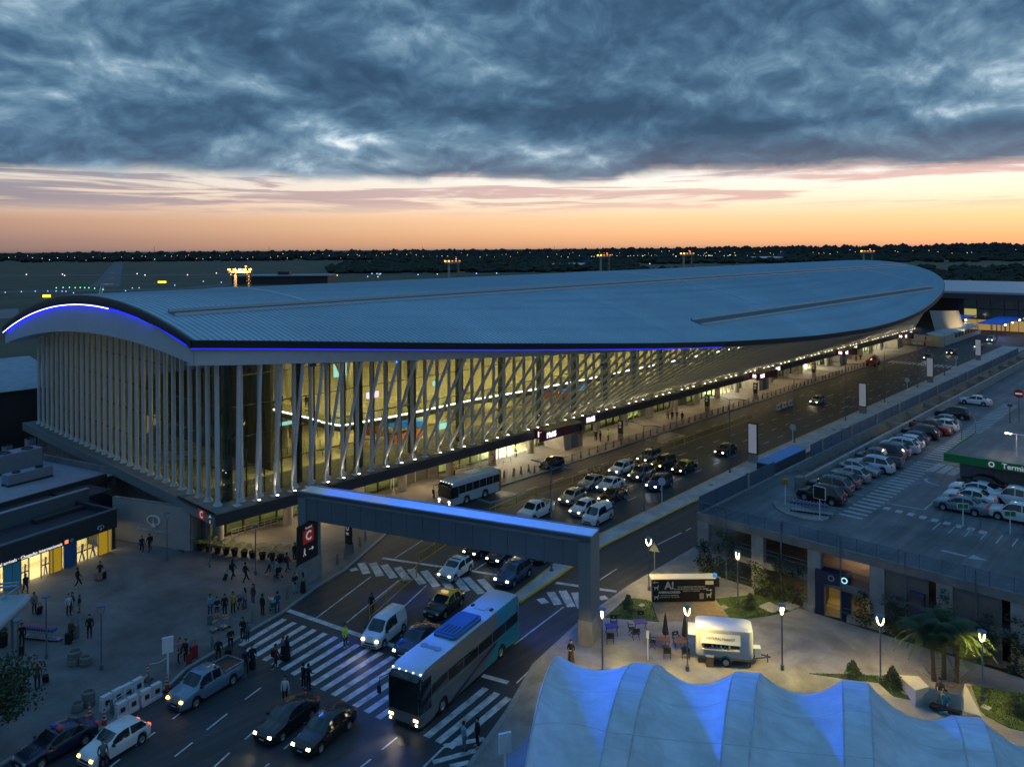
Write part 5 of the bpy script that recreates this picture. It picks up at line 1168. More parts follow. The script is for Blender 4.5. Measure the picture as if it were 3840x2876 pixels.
# baggage trolleys
def trolley(p, rz, label, group=None, blue=True):
    t = thing('baggage_trolley', label, 'trolley', p, rz, group)
    MB().path([(-.1, -.3, .16), (.75, -.18, .16), (.75, .18, .16), (-.1, .3, .16)], .018, 5).box(0, .6, -.22, .22, .17, .19).build('platform', steel, t)
    MB().path([(0, -.28, .16), (-.12, -.28, 1.02), (-.12, .28, 1.02), (0, .28, .16)], .018, 5).build('frame', steel, t)
    MB().box(-.10, .12, -.25, .25, .72, .9).build('basket', steel if not blue else mat('trolley_blue', (.03, .10, .3), .4), t)
    MB().tube((-.15, -.28, 1.04), (-.15, .28, 1.04), .026, n=6).build('handle', mat('trolley_pink', (.5, .08, .12), .5), t)
    for x_, y_ in ((.7, 0), (0, .27), (0, -.27)): MB().lathe([(0, -.02), (.08, -.02), (.08, .02), (0, .02)], 10, (x_, y_, .08), axis='y').build('wheel', rubber, t)
    return t
a_, b_ = g('A', 215, 1425), g('A', 445, 1450); rz_ = math.atan2(b_.y-a_.y, b_.x-a_.x)
t0 = trolley((a_.x, a_.y, PL), rz_, 'nested baggage trolley with blue basket in the row on the left plaza', 'trolley row on the left plaza')
for i in range(1, 13): p = a_.lerp(b_, i/12); dup(t0, (p.x, p.y, PL), rz_)
a_, b_ = g('H', 715, 375, DZ), g('H', 940, 405, DZ)
t1 = trolley((a_.x, a_.y, DZ+.14), math.atan2(b_.y-a_.y, b_.x-a_.x), 'nested baggage trolley in the bay on the roof deck', 'trolley row on the roof deck')
for i in range(1, 11): p = a_.lerp(b_, i/10); dup(t1, (p.x, p.y, DZ+.14), t1.rotation_euler[2])
for x, y, lb in ((300, 1035, 'empty steel trolley left of two at the plaza edge'), (410, 1005, 'empty steel trolley right of two at the plaza edge')): p = g('C', x, y); trolley((p.x, p.y, PL), 2.6, lb, blue=False)
p = g('C', 865, 800); t2 = trolley((p.x, p.y, PL), .3, 'trolley loaded with green and white bags at the kerb', blue=False)
lg = thing('bag_stack', 'green and white bags stacked on a trolley', 'bags', (p.x, p.y, PL+.2), .3); MB().cbox((.3, 0, .2), (.5, .4, .4)).build('bag', cloth(COLR['green']), lg); MB().cbox((.3, 0, .55), (.45, .36, .28), rz=.2).build('bag', cloth(COLR['white']), lg)
def stroller(c, x, y, label, col):
    p = g(c, x, y); t = thing('stroller', label, 'stroller', (p.x, p.y, PL), 2.4)
    MB().path([(-.3, .2, .95), (.35, .2, .1)], .02, 5).path([(-.3, -.2, .95), (.35, -.2, .1)], .02, 5).path([(.2, .2, .6), (-.3, .2, .1)], .02, 5).path([(.2, -.2, .6), (-.3, -.2, .1)], .02, 5).path([(-.3, .2, .95), (-.3, -.2, .95)], .02, 5).build('frame', black, t)
    MB().add([(-.1, -.2, .5), (-.1, .2, .5), (.25, .2, .45), (.25, -.2, .45), (-.3, -.2, .85), (-.3, .2, .85), (.1, -.18, 1.02), (.1, .18, 1.02)], [(0, 1, 2, 3), (0, 4, 5, 1), (4, 6, 7, 5)]).build('seat', cloth(COLR[col]), t)
    for x_ in (.35, -.3):
        for y_ in (.22, -.22): MB().lathe([(0, -.02), (.1, -.02), (.1, .02), (0, .02)], 10, (x_, y_, .1), axis='y').build('wheel', rubber, t)
stroller('C', 950, 470, 'dark stroller pushed past the potted palms', 'black'); stroller('C', 540, 780, 'stroller with a bright blue hood in the waiting group', 'blue')
# ------------------------------------------------------------------ gate over the road
gL, gR = g('C', 1275, 490), g('E', 2015, 1112); gd = (gR-gL); gl_ = gd.length; gaz = math.atan2(gd.y, gd.x)
gate = thing('road_gate', 'long grey clad portal beam spanning the road on two posts', 'gate', gL, gaz)
clad = mat('gate_cladding', (.16, .19, .215), .42, metal=.25, var=.08, vs=.5); trim = mat('gate_trim', (.20, .235, .26), .4, metal=.2)
GZ0, GZ1 = 6.0, 8.45; gw = 1.05
MB().box(-.45, .45, -gw, gw, .12, GZ1-.3).build('post', trim, gate); MB().box(gl_-.5, gl_+.5, -gw, gw, 0.12, GZ1-.3).build('post', trim, gate)
MB().box(-.5, .5, -gw-.04, gw+.04, .12, 2.2).build('plinth', concrete, gate); MB().box(gl_-.56, gl_+.56, -gw-.05, gw+.05, .1, 2.0).build('plinth', concrete, gate)
MB().box(-.45, gl_+.5, -gw, gw, GZ1-.28, GZ1-.06).build('beam_core', trim, gate)
topm = mat('gate_top_sheet', (.72, .76, .80), .38, var=.08, vs=1.2)
mb = MB(); n_ = 13; x0, x1 = .1, gl_-.2
tp = MB().box(-.45, gl_+.5, -gw+.18, gw-.18, GZ1-.06, GZ1).build('top_sheet', topm, gate)
for s_ in (-1, 1):
    MB().box(-.45, gl_+.5, s_*gw-.2 if s_ > 0 else s_*gw, s_*gw if s_ > 0 else s_*gw+.2, GZ1-.5, GZ1+.05).build('edge_trim', trim, gate)
    for i in range(17):
        a, b = x0+(x1-x0)*i/17, x0+(x1-x0)*(i+1)/17
        MB().box(a+.015, b-.015, s_*(gw-.12)-.03, s_*(gw-.12)+.03, GZ0, GZ1-.5).build('cladding_panel', clad, gate)
MB().box(.4, gl_-.45, -gw+.1, gw-.1, GZ0-.02, GZ0+.04).build('soffit', darkmetal, gate)
sg = MB().box(.47, .55, -gw-1.3, gw-.55, 2.3, 5.75).build('sign_board', black, gate)
MB().box(.552, .562, -1.55, -.1, 3.9, 5.1).build('sign_panel', red, sg); MB().box(.552, .560, -1.6, -.05, 5.12, 5.45).build('sign_panel', darkmetal, sg)
text('C', 1.15, signw, sg, face_m((.57, -.82, 4.5), 0), bold=.03); text('Terminal', .26, signw, sg, face_m((.57, -.82, 5.28), 0))
mb = MB().box(.555, .565, -.75, -.15, 3.22, 3.28); mb.add([(.56, -.35, 3.45), (.56, -.35, 3.05), (.56, -.08, 3.25)], [(0, 1, 2)]); mb.build('arrow', signw, sg)
mb = MB().lathe([(0, 0), (.07, 0)], 10, (0, 0, 0)); mb.v = [(.56, -1.35+v[0], 3.5+v[1]) for v in mb.v]; mb.add([(.56, -1.45, 3.4), (.56, -1.25, 3.4), (.56, -1.28, 3.1), (.56, -1.15, 2.85), (.56, -1.25, 2.85), (.56, -1.36, 3.05), (.56, -1.5, 2.85), (.56, -1.58, 2.88), (.56, -1.44, 3.12)], [tuple(range(9))]); mb.build('pictogram', signw, sg)

# ------------------------------------------------------------------ arrivals building on the left and the emblem wall
def wall_between(name, a, b, h, th, m, parent=None, z=0.):
    d = (b-a); d.z = 0; L_ = d.length; o = MB().box(0, L_, -th/2, th/2, 0, h).build(name, m, parent, loc=(a.x, a.y, z), rz=math.atan2(d.y, d.x)); return o
wallm = mat('render_beige', (.34, .33, .33), .75, var=.08, vs=.7)
wa, wb_, wc = g('A', 945, 600), g('A', 1585, 705), g('P', 500, 1065)
ew = thing('emblem_wall', 'beige rendered plaza wall carrying a round emblem and lettering', 'wall', (wa.x, wa.y, 0), 0)
for a, b in ((wa, wb_), (wb_, wc)):
    o = wall_between('wall_panel', Vector((a.x-wa.x, a.y-wa.y, 0)), Vector((b.x-wa.x, b.y-wa.y, 0)), 4.5, .35, wallm, ew); wall_between('coping', Vector((a.x-wa.x, a.y-wa.y, 0)), Vector((b.x-wa.x, b.y-wa.y, 0)), .06, .42, concdark, ew, 4.5)
ed = (wb_-wa); ea2 = math.atan2(ed.y, ed.x); nrm = Vector((math.sin(ea2), -math.cos(ea2), 0)); fr_ = .55
ep = ed*fr_+nrm*.26
def emblem(parent, M, s):
    mb = MB(); n = 28
    for i in range(n):
        t0_, t1_ = 2*math.pi*i/n, 2*math.pi*(i+1)/n; P_ = lambda r_, t, z: (r_*1.25*math.cos(t)*s, r_*.72*math.sin(t)*s, z)
        mb.add([P_(1, t0_, .05), P_(1, t1_, .05), P_(.78, t1_, .05), P_(.78, t0_, .05), P_(1, t0_, -.05), P_(1, t1_, -.05)], [(0, 3, 2, 1)[::-1], (0, 1, 5, 4)[::-1]])
    mb.add([(-.42*s, -.95*s, .06), (.42*s, -.95*s, .06), (.12*s, -.3*s, .06), (.0, .62*s, .06), (-.12*s, -.3*s, .06)], [(0, 1, 2, 3, 4)])
    o = mb.build('emblem', white, parent); o.matrix_local = M; return o
emblem(ew, face_m((ep.x, ep.y, 2.75), ea2-math.pi/2), .72)
text('Aeropuertos Argentina 2000', .36, offwhite, ew, face_m((ep.x, ep.y, 1.72), ea2-math.pi/2), depth=.03)
wd = g('A', 1700, 420, 3.6)
lamp('wall_washer', 'SPOT', ew, (wc.x-wa.x-.1, wc.y-wa.y-.75, 3.9), 200, (1., .78, .45), .1, Vector((-.25, -.1, -1)).to_track_quat('-Z', 'Y').to_euler(), R(95))
MB().lathe([(0, 0), (.06, 0), (.06, .1), (0, .1)], 10, (wc.x-wa.x-.1, wc.y-wa.y-.75, 3.93)).build('wall_lamp', uplens, ew)
# arrivals shop front
sa, sb = g('A', -330, 1180), g('A', 935, 705); sd_ = (sb-sa); SL = sd_.length; srz = math.atan2(sd_.y, sd_.x)
arr = thing('arrivals_building', 'low dark arrivals building with lit yellow and blue doors', 'building', (sa.x, sa.y, 0), srz)
dkwall = mat('arrivals_dark_wall', (.035, .042, .05), .5, var=.1); bluewall = mat('parapet_blue_grey', (.085, .13, .165), .55, var=.1, vs=.5); roofd = mat('flat_roof_dark', (.03, .035, .045), .8, var=.3, vs=.6); membr = mat('roof_membrane', (.30, .34, .38), .7, var=.18, vs=.5)
MB().box(0, SL+.4, -.1, .25, 2.4, 4.2).build('fascia', dkwall, arr); MB().box(0, SL+.6, -.12, .3, 4.2, 4.32).build('coping', bluewall, arr)
MB().box(SL+.1, SL+.5, 0.3, 12, .13, 4.2).build('end_wall', dkwall, arr)
MB().box(0, SL+.1, .3, 6.2, 3.5, 3.6).build('flat_roof', roofd, arr)
MB().box(-2, SL+1.6, 6.2, 6.5, 3.4, 5.1).build('upper_parapet', bluewall, arr); MB().box(-2, SL+1.6, 6.15, 6.6, 5.1, 5.2).build('coping', mat('coping_pale', (.30, .36, .40), .5), arr)
MB().box(SL-5, SL+.1, 4.6, 5.4, 3.6, 4.0).build('skylight', dkwall, arr)
MB().box(-2, SL+4.5, 6.6, 11, 4.1, 4.2).build('flat_roof', roofd, arr)
MB().box(-8, SL+7, 11, 11.3, 3, 4.7).build('upper_parapet', dkwall, arr)
MB().box(-14, SL+8, 11.3, 31, 4.2, 4.3).build('membrane_roof', membr, arr)
MB().box(SL+8, SL+8.4, 11.3, 27, 3, 5.0).build('upper_parapet', concdark, arr)
mb = MB()
for i in range(9): mb.box(-14+3*i, -13.9+3*i, 11.4, 30.8, 4.301, 4.315)
mb.build('membrane_seam', mat('membrane_seam', (.22, .25, .28), .7), arr)
# doors and panels: width, kind
seq = [(2.4, 'open'), (1.9, 'yellow'), (.5, 'gap'), (1.2, 'blue'), (1.1, 'blue'), (1.1, 'clear'), (1.7, 'open'), (1.2, 'clear'), (.5, 'yellow'), (1.3, 'yellow'), (.3, 'gap'), (1.9, 'navy'), (1.7, 'clear'), (1.7, 'clear'), (1.6, 'yellow'), (.5, 'yellow')]
seq = [(w*.66, k_) for w, k_ in seq]; tot = sum(w for w, _ in seq); x_ = SL-tot-.2
ypan = mat('door_yellow', (.60, .36, .02), .4, emit=(1., .58, .03), es=.22); bpan = mat('door_blue', (.03, .20, .36), .4, emit=(.03, .3, .5), es=.06); npan = mat('door_navy', (.02, .06, .18), .4, emit=(.02, .08, .28), es=.06)
MB().box(.2, SL, 4.2, 4.4, .13, 2.5).build('lobby_wall', mat('arrivals_lobby', (.75, .68, .45), emit=(1., .80, .36), es=.35), arr)
MB().box(0, x_, 0, .2, .13, 2.4).build('wall', dkwall, arr)
MB().box(.2, SL, .3, 4.2, .10, .14).build('lobby_floor', floorm, arr)
for i in range(5):
    lamp('lobby_light', 'AREA', arr, (x_+1.4+i*3.0, 1.6, 2.35), 90, (1., .80, .42), 2.5)
for w, kd in seq:
    pn = MB().box(.04, w-.04, .02, .06, 0, 2.2)
    if kd in ('yellow', 'blue', 'navy'): pn.build('door_panel', {'yellow': ypan, 'blue': bpan, 'navy': npan}[kd], arr, loc=(x_, 0, .14))
    elif kd == 'clear':
        o = pn.build('door_pane', shopglass, arr, loc=(x_, 0, .14)); MB().box(.05, w-.05, .008, .018, 1.0, 1.12).build('safety_stripe', mat('stripe_red', (.45, .04, .03), .5), arr, loc=(x_, 0, .14))
        MB().add([(.2, .015, .1), (.32, .015, .1), (w*.5, .015, .8), (w*.62, .015, .1), (w*.8, .015, .1), (w*.6, .015, 1.0), (w*.7, .015, 1.7), (w*.45, .015, 1.8), (w*.4, .015, .9)], [tuple(range(9))]).build('walker_decal', mat('decal_white', (.5, .45, .5), .6), arr, loc=(x_, 0, .14))
    MB().box(-.04, .04, -.03, .09, 0, 2.28).build('door_post', mat('door_post_grey', (.25, .25, .25), .4), arr, loc=(x_, 0, .13))
    x_ += w
text('Llegadas Internacionales · International arrivals · Chegadas internacionais', .40, mat('lit_letters', (.8, .8, .8), emit=(1., .97, .9), es=.75), arr, face_m((SL-5.3, -.12, 2.62), -math.pi/2), align='RIGHT')
MB().box(0, .34, -.13, -.1, 2.5, 2.84).build('pictogram', mat('pictogram_red', (.5, .1, .05), emit=(1., .25, .1), es=1.), arr, loc=(SL-5.05, 0, 0)); MB().box(0, .3, -.13, -.1, 2.52, 2.82).build('pictogram', bpan, arr, loc=(SL-4.5, 0, 0))
emblem(arr, face_m((SL-1.4, -.14, 2.95), -math.pi/2), .28)
# roof machines
def local(parent, p): return parent.matrix_basis.inverted() @ p
def hvac(c, x, y, z_, sx, sy, sz, rz, label):
    p = g(c, x, y, z_); t = thing('roof_unit', label, 'roof unit', p, rz); m = mat('hvac_grey', (.22, .29, .34), .45, metal=.3, var=.08)
    MB().prism([(-sx/2+.15, -sy/2), (sx/2-.15, -sy/2), (sx/2, -sy/2+.15), (sx/2, sy/2-.15), (sx/2-.15, sy/2), (-sx/2+.15, sy/2), (-sx/2, sy/2-.15), (-sx/2, -sy/2+.15)], .25, sz).build('casing', m, t)
    for i in range(2): MB().lathe([(sy*.22, 0), (sy*.30, 0), (sy*.30, .12), (sy*.22, .12)], 16, (-sx/4+sx/2*i, 0, sz)).build('fan_ring', darkmetal, t)
    MB().box(-sx/2, sx/2, -sy/2+.1, -sy/2+.3, 0, .25).box(-sx/2, sx/2, sy/2-.3, sy/2-.1, 0, .25).build('skid', darkmetal, t); return t
hvac('V', 190, 830, 4.3, 5.2, 2.2, 2.3, srz-.05, 'large grey rooftop chiller with two fans on the pale roof')
hvac('V', 330, 960, 4.3, 5.0, 1.5, 1.3, srz-.05, 'low grey duct unit in front of the rooftop chiller')
hvac('V', 85, 640, 4.3, 1.1, .8, 1.0, srz, 'small white rooftop unit near the back edge')
hvac('V', 360, 585, 4.3, 1.1, 1.0, 1.4, srz, 'round topped vent box at the roof corner')
for i, (x, y, sx, sz) in enumerate([(1430, 900, 1.0, 2.1), (1490, 905, 1.0, 2.0), (1550, 925, 1.0, 2.1), (1610, 940, 1.1, 2.2), (1060, 690, 2.0, 1.5), (930, 720, 1.6, .9), (1040, 790, 1.8, .9)]):
    p = g('V', x, y); t = thing('utility_cabinet', 'grey utility cabinet %s' % ['first of four along the gable ledge', 'second of four along the gable ledge', 'third of four along the gable ledge', 'last of four along the gable ledge', 'dark and largest in the service yard', 'low and left in the service yard', 'low and right in the service yard'][i], 'cabinet', (p.x, p.y, 0), TROT)
    MB().box(-sx/2, sx/2, -.5, .5, .1, sz).build('casing', mat('cabinet_grey', (.16, .18, .19), .6, var=.1), t); MB().box(-sx/2-.05, sx/2+.05, -.55, .55, sz, sz+.07).build('lid', bluewall, t)
yard = struct('service_yard', MB().sheet([xy(g('V', 1130, 1100)), xy(g('V', 2212, 1260)), xy(ST(-2.5, 2)), xy(ST(-2.5, 50)), xy(g('V', 440, 420))], .142), roofd)
# low annexes behind the left edge
an = thing('service_annex', 'dark service annex with ribbed metal roof behind the gable', 'building', ST(-3, 64), TROT)
MB().box(-40, 10, 0, 22, 0, 9.0).build('wall', dkwall, an); MB().add([(-40, -1, 9), (10, -1, 9), (10, 22, 11.5), (-40, 22, 11.5)], [(0, 1, 2, 3)]).build('roof', membr, an)
MB().box(-24, -6, -9, -.2, 0, 4.6).build('wall', concdark, an); MB().box(-24.5, -5.5, -9.4, -.2, 4.6, 4.9).build('roof', roofd, an)
lw = MB().box(-2.2, .2, -9.1, -9.02, .8, 3.6).build('lit_window', mat('warm_window', (.6, .45, .15), emit=(1., .66, .22), es=.5), an, loc=(-7, 0, 0)); MB().box(-2.2, .2, -9.1, -9.02, .8, 3.6).build('lit_window', MT['warm_window'], an, loc=(-12, 0, 0))
an2 = thing('boxed_duct', 'white panelled bridge duct behind the left columns', 'duct', g('V', 360, 330, 0), srz+.12)
MB().box(-16, 0, 0, 2.2, 3.4, 6.2).build('panel', mat('duct_panel', (.36, .40, .44), .6, var=.08), an2); MB().box(-16.2, .2, -.2, 2.4, 6.2, 6.35).build('roof', roofd, an2); MB().box(-7.2, -6.9, -.02, .02, 3.4, 6.2).build('joint', black, an2)
for x_ in (-14, -7, -.4): MB().box(x_-.2, x_+.2, .8, 1.3, 0, 3.4).build('post', darkmetal, an2)

# ------------------------------------------------------------------ parking building with roof deck
park = thing('parking_building', 'concrete parking building with a roof deck and ivy on its front', 'building', ST(27.4, -38.6, 0), TROT)
PW = 62.                                                     # length of the front along -t; local x = s, y = -t side negative
MB().box(.3, 150, -PW, -4.25, DZ-.5, DZ-.004).build('deck_slab', concdark, park)
MB().box(.05, 150, -PW, -4.2, DZ-.003, DZ).build('deck', deckmat, park)
# ramp lane along the left edge: level at the corner, then falling
rows_ = []
for s1, z1 in ((.05, DZ), (16, DZ), (22, DZ-.6), (30, DZ-2.6), (40, DZ-4.8), (46, .1)): rows_.append([(s1, -4.2, z1), (s1, -.35, z1)])
MB().grid(rows_).build('ramp', deckmat, park)
MB().box(13, 150, -4.55, -4.2, DZ-.2, DZ+1.25).build('ramp_wall', concrete, park)
MB().box(12.4, 13.4, -4.6, -3.9, DZ, DZ+1.45).build('wall_end', concdark, park)
MB().box(0, 150, -.32, 0, DZ-1.1, DZ+.12).build('edge_beam', concrete, park)
MB().box(46, 150, -.31, -.1, 0, DZ-1.1).build('side_wall', concdark, park)
for i in range(12):
    x_ = 52+i*8.6; MB().box(x_-.25, x_+.25, -4.19, -.33, DZ-.75, DZ-.06).build('cross_beam', concrete, park)
    MB().box(x_-.35, x_+.35, -2.6, -2.0, 0, DZ-.75).build('pit_column', mat('pit_column_yellow', (.5, .42, .18), .6), park)
    lamp('pit_lamp', 'POINT', park, (x_-1.0, -2.6, 3.0), 34, (1., .74, .2), .15)
# front: columns, beams, openings
pcol = MB().box(-.05, .55, -.55, .55, 0, DZ-.5).mesh('front_column', concrete)
fx = [0.3, 5.6, 10.6, 15.6, 20.4, 25.2, 30., 34.8, 39.6, 44.4, 49.2, 54.]
for y_ in fx: link('front_column', pcol, park, (0, -y_-.3, .12))
MB().box(-.1, .3, -PW, 0, DZ-.62, DZ+.06).build('edge_beam', concdark, park); MB().box(0, .3, -PW, 0, 2.45, 3.0).build('floor_beam', concdark, park)
MB().box(.3, 60, -PW, -.5, 2.7, 2.9).build('middle_floor', concdark, park)
MB().box(7.5, 7.8, -PW, -9, 0, DZ-.5).build('inner_wall', mat('inner_wall_dark', (.09, .088, .085), .85, var=.2), park)
infill = mat('infill_panel', (.13, .13, .125), .8, var=.25, vs=.8)
for a, b, z0, z1 in ((16.3, 19.6, .12, 5.1), (21.2, 24.4, .12, 5.1), (31, 34, .12, 2.45)): MB().box(.12, .2, -b, -a, z0, z1).build('infill_panel', infill, park)
for a, b in zip(fx[:-1], fx[1:]):
    for zc in (.9, 3.9):
        if 15 < a < 25: continue
        for dz in (0, .35): MB().tube((.1, -a-.9, zc+dz-.2), (.1, -b+.1, zc+dz-.2), .03, n=6).build('guard_rail', greypost, park)
    m_ = (a+b)/2; MB().box(-.14, -.06, -m_-.05, -m_+.05, .12, DZ+1.1).build('facade_post', greypost, park)
lamp('garage_light', 'AREA', park, (4.5, -14, 2.3), 60, (1., .72, .30), 2.); lamp('garage_light', 'AREA', park, (5.5, -13, 5.0), 45, (1., .6, .35), 2.)
lamp('garage_light', 'AREA', park, (4.5, -8, 2.3), 26, (1., .72, .35), 2.)
# railing along front edge: posts and rails
rp_ = MB().box(-.03, .03, -.03, .03, 0, 1.15).mesh('rail_post', greypost)
for i in range(34): link('rail_post', rp_, park, (.02, -.4-i*1.55, DZ+.05))
for z_ in (.35, .75, 1.12): MB().tube((.02, 0, DZ+z_), (.02, -53, DZ+z_), .028 if z_ > 1 else .018, n=6).build('hand_rail', greypost, park)
meshm = glass('rail_mesh', (.86, .88, .92), -.03, .5)
for i in range(17): MB().box(.01, .02, -.45-3.1*(i+1)+.05, -.45-3.1*i-.05, DZ+.12, DZ+1.08).build('mesh_panel', meshm, park)
# blue panels along the left edge
bfence = mat('fence_panel_blue', (.045, .12, .21), .5, var=.15, vs=.6)
for i in range(44):
    x_ = .15+i*3.2
    if 15 < x_ < 24: continue
    MB().box(0, 3.1, -.15, -.09, DZ+.14, DZ+1.55).build('fence_panel', bfence if x_ > 22 else mat('fence_panel_mesh', (.06, .11, .16), .5, var=.1), park, loc=(x_, 0, 0))
    if i % 3 == 2: MB().box(3.1, 3.5, -.25, 0, DZ-.3, DZ+1.6).build('fence_pillar', concrete, park, loc=(x_, 0, 0)); MB().box(3.08, 3.52, -.26, .01, DZ+1.45, DZ+1.6).build('pillar_cap', yellowpaint, park, loc=(x_, 0, 0))
for z_ in (.55, 1.0): MB().tube((22, -3.9, DZ+z_-.4), (44, -3.9, DZ+z_-4.6), .035, n=6).build('ramp_rail', greypost, park)
sh_ = thing('stair_enclosure', 'long dark shed with a bright blue flat roof at the deck edge', 'shed', ST(43.3, -38.5, 0), TROT)
MB().box(0, 9.2, .1, 1.7, 0, 6.9).build('wall', mat('shed_wall_dark', (.03, .05, .08), .5), sh_); MB().box(-.1, 9.3, 0, 1.8, 6.9, 7.0).build('roof', mat('shed_roof_blue', (.05, .22, .42), .4, var=.06), sh_)
# deck markings
def dsheet(parent, pts, m=whitepaint, name='stripe'): return MB().sheet([xy(p) for p in pts], DZ+.006).build(name, m, parent)
mk = markings('deck_markings')
fade = mat('faded_paint', (.40, .41, .42), .65, var=.3, vs=2.)
sA, tA = st(g('O', 640, 1250, DZ)); sB, tB = st(g('O', 2010, 250, DZ))
for i in range(58):
    s_ = sA+(i*1.18)
    if 60 < s_ < 61.5: continue
    dsheet(mk, linepts(ST(s_, tA+.6), ST(s_, tA-1.5), .42), fade)
for i in range(18): s_ = 29.5+i*2.72+8; dsheet(mk, linepts(ST(s_, -43.6), ST(s_, -48.2), .10), fade, 'line')
for x0, y0, x1, y1 in ((1000, 1145, 1320, 1200), (1330, 1200, 1620, 970), (1460, 790, 1620, 805)): dsheet(mk, linepts(g('O', x0, y0, DZ), g('O', x1, y1, DZ), .14), fade, 'line')
for i in range(9): p = g('O', 975+i*105, 1185+i*26, DZ); dsheet(mk, linepts(p-BX*.55, p+BX*.0, .9), fade)
for i in range(6):
    p = g('X', 490+i*160, 1130+i*33, DZ); q_ = g('X', 405+i*165, 1203+i*35, DZ); dsheet(mk, linepts(p, q_, .10), fade, 'line')
for i in range(3): p, q_ = g('X', 500+i*100, 525+i*20, DZ), g('X', 370+i*110, 600+i*18, DZ); dsheet(mk, linepts(p, q_, .8), fade)
arc = [g('X', *p, DZ) for p in ((370, 672), (330, 680), (345, 705), (400, 730), (475, 748))]
for a, b in zip(arc[:-1], arc[1:]): dsheet(mk, linepts(a, b, .28), fade, 'arrow')
ar_ = [g('X', *p, DZ) for p in ((500, 1415), (760, 1480), (740, 1500), (960, 1522), (800, 1465), (790, 1475))]; dsheet(mk, linepts(ar_[0], ar_[1], .3), fade, 'arrow'); dsheet(mk, [g('X', 770, 1500, DZ), g('X', 980, 1525, DZ), g('X', 830, 1462, DZ)], fade, 'arrow')
# trolley bay island and its posts
isl = [g('Y', *p, DZ) for p in ((985, 380), (1040, 360), (1180, 395), (1580, 520), (1560, 560), (1490, 575), (1300, 550), (1130, 500), (1020, 440))]
tag(MB().prism([xy(p) for p in isl], DZ, DZ+.14).build('trolley_island', pavlight), kind='structure')
def post_box(c, x, y, z, h, w, d, hh, m, label, cat='sign', face=None, az=223, pm=None):
    p = g(c, x, y, z); t = thing('sign_post', label, cat, p, hd(az)); MB().tube((0, 0, 0), (0, 0, h), .05, n=8).build('post', pm or white, t)
    MB().box(-d/2, d/2, -w/2, w/2, h-hh, h).build('panel', m, t)
    if face: MB().box(d/2, d/2+.01, -w/2+.05, w/2-.05, h-hh+.05, h-.05).build('face', face, t)
    return t
post_box('Y', 1118, 410, DZ, 2.6, .55, .35, .5, mat('box_amber', (.35, .2, .04), .5), 'amber box on a white pole at the trolley bay', 'sign', None, 215)
post_box('Y', 1475, 560, DZ, 3.1, 1.15, .08, 1.15, white, 'white framed board with dark face at the trolley bay', 'sign', black, 230)
post_box('X', 722, 1165, DZ, 2.0, .95, .06, .5, white, 'small green sign on a pole nearest the sedans', 'sign', mat('sign_green', (.03, .22, .07), .5), 190)
post_box('X', 1210, 1250, DZ, 2.0, .95, .06, .5, white, 'small green sign on a pole further right', 'sign', MT['sign_green'], 190)
post_box('O', 2088, 440, DZ+3.3, 2.3, .5, .08, .3, darkmetal, 'thin pole with a small dark box above the kiosk', 'sign', None, 200, darkmetal)
bar = thing('guard_barrier', 'dark low tube barrier along the deck crossing', 'barrier', g('X', 520, 1120, DZ), 0)
pb = [g('X', *p, DZ)-g('X', 520, 1120, DZ) for p in ((520, 1120), (900, 1170), (1353, 1262))]
MB().path([pb[0], pb[0]+Vector((0, 0, .7)), pb[1]+Vector((0, 0, .7)), pb[2]+Vector((0, 0, .7)), pb[2]], .045, 8).tube(pb[1], pb[1]+Vector((0, 0, .7)), .045).build('tube', greypost, bar)
# kiosk with green band
kk = thing('stair_kiosk', 'concrete kiosk on the deck with a green Terminal band', 'building', ST(53.4, -54.2, DZ), TROT)
green = mat('band_green', (.02, .22, .05), .4)
MB().box(0, 10, -26, 0, 0, 2.9).build('wall', concdark, kk); MB().box(-1.4, 10.5, -26, .9, 2.9, 3.2).build('roof', concrete, kk)
MB().box(-1.6, -1.38, -26, 1.1, 2.55, 3.35).build('green_band', green, kk); MB().box(-1.38, 10.5, .9, 1.1, 2.55, 3.35).build('green_band', green, kk); MB().box(-1.3, 10.4, -26, .8, 3.35, 3.36).build('roof_sheet', deckmat, kk)
text('Terminal', .72, signw, kk, face_m((-1.63, -5.4, 2.95), math.pi), bold=.012); MB().lathe([(.16, 0), (.28, 0)], 16).build('disc', signw, kk).matrix_local = face_m((-1.63, -3.2, 2.95), math.pi)
MB().box(10.5, 18, -20, -4.5, 0, 5.2).build('upper_block', concdark, kk); MB().box(10.3, 18.2, -20.2, -4.3, 5.2, 5.4).build('upper_roof', concdark, kk)
MB().box(3.2, 4.6, -11.6, -10, 3.36, 5.2).build('blue_cabinet', bluewall, kk)
klp = MB().tube((1.5, -4.8, 3.36), (1.5, -4.8, 5.6), .05).path([(1.5, -4.2, 5.62), (1.5, -5.4, 5.62)], .05, 6); klp.build('lamp_pole', white, kk); MB().cbox((1.5, -4.05, 5.6), (.25, .5, .07)).build('lamp_head', mat('kiosk_lamp', (.8, .8, .8), emit=(1., .9, .7), es=18), kk)
lamp('kiosk_lamp_beam', 'POINT', kk, (1.4, -4.0, 5.4), 45, (1., .86, .62), .15)
def arm_lamp(p, rz, label, h=3.2, power=0, col=(1, .9, .7)):
    t = thing('arm_lamp', label, 'street lamp', p, rz); MB().path([(0, 0, 0), (0, 0, h*.7), (-.3, 0, h*.92), (-1.6, 0, h)], [.06, .05, .045, .04], 7).build('pole', greypost, t); MB().cbox((-1.9, 0, h), (.7, .22, .08)).build('head', darkmetal, t)
    if power: lamp('lamp_light', 'POINT', t, (-1.9, 0, h-.2), power, col, .2)
arm_lamp(g('X', 708, 345, DZ), TROT-.3, 'curved arm lamp beside the kiosk nearer the cars', 3.4, 75, (1., .86, .55))
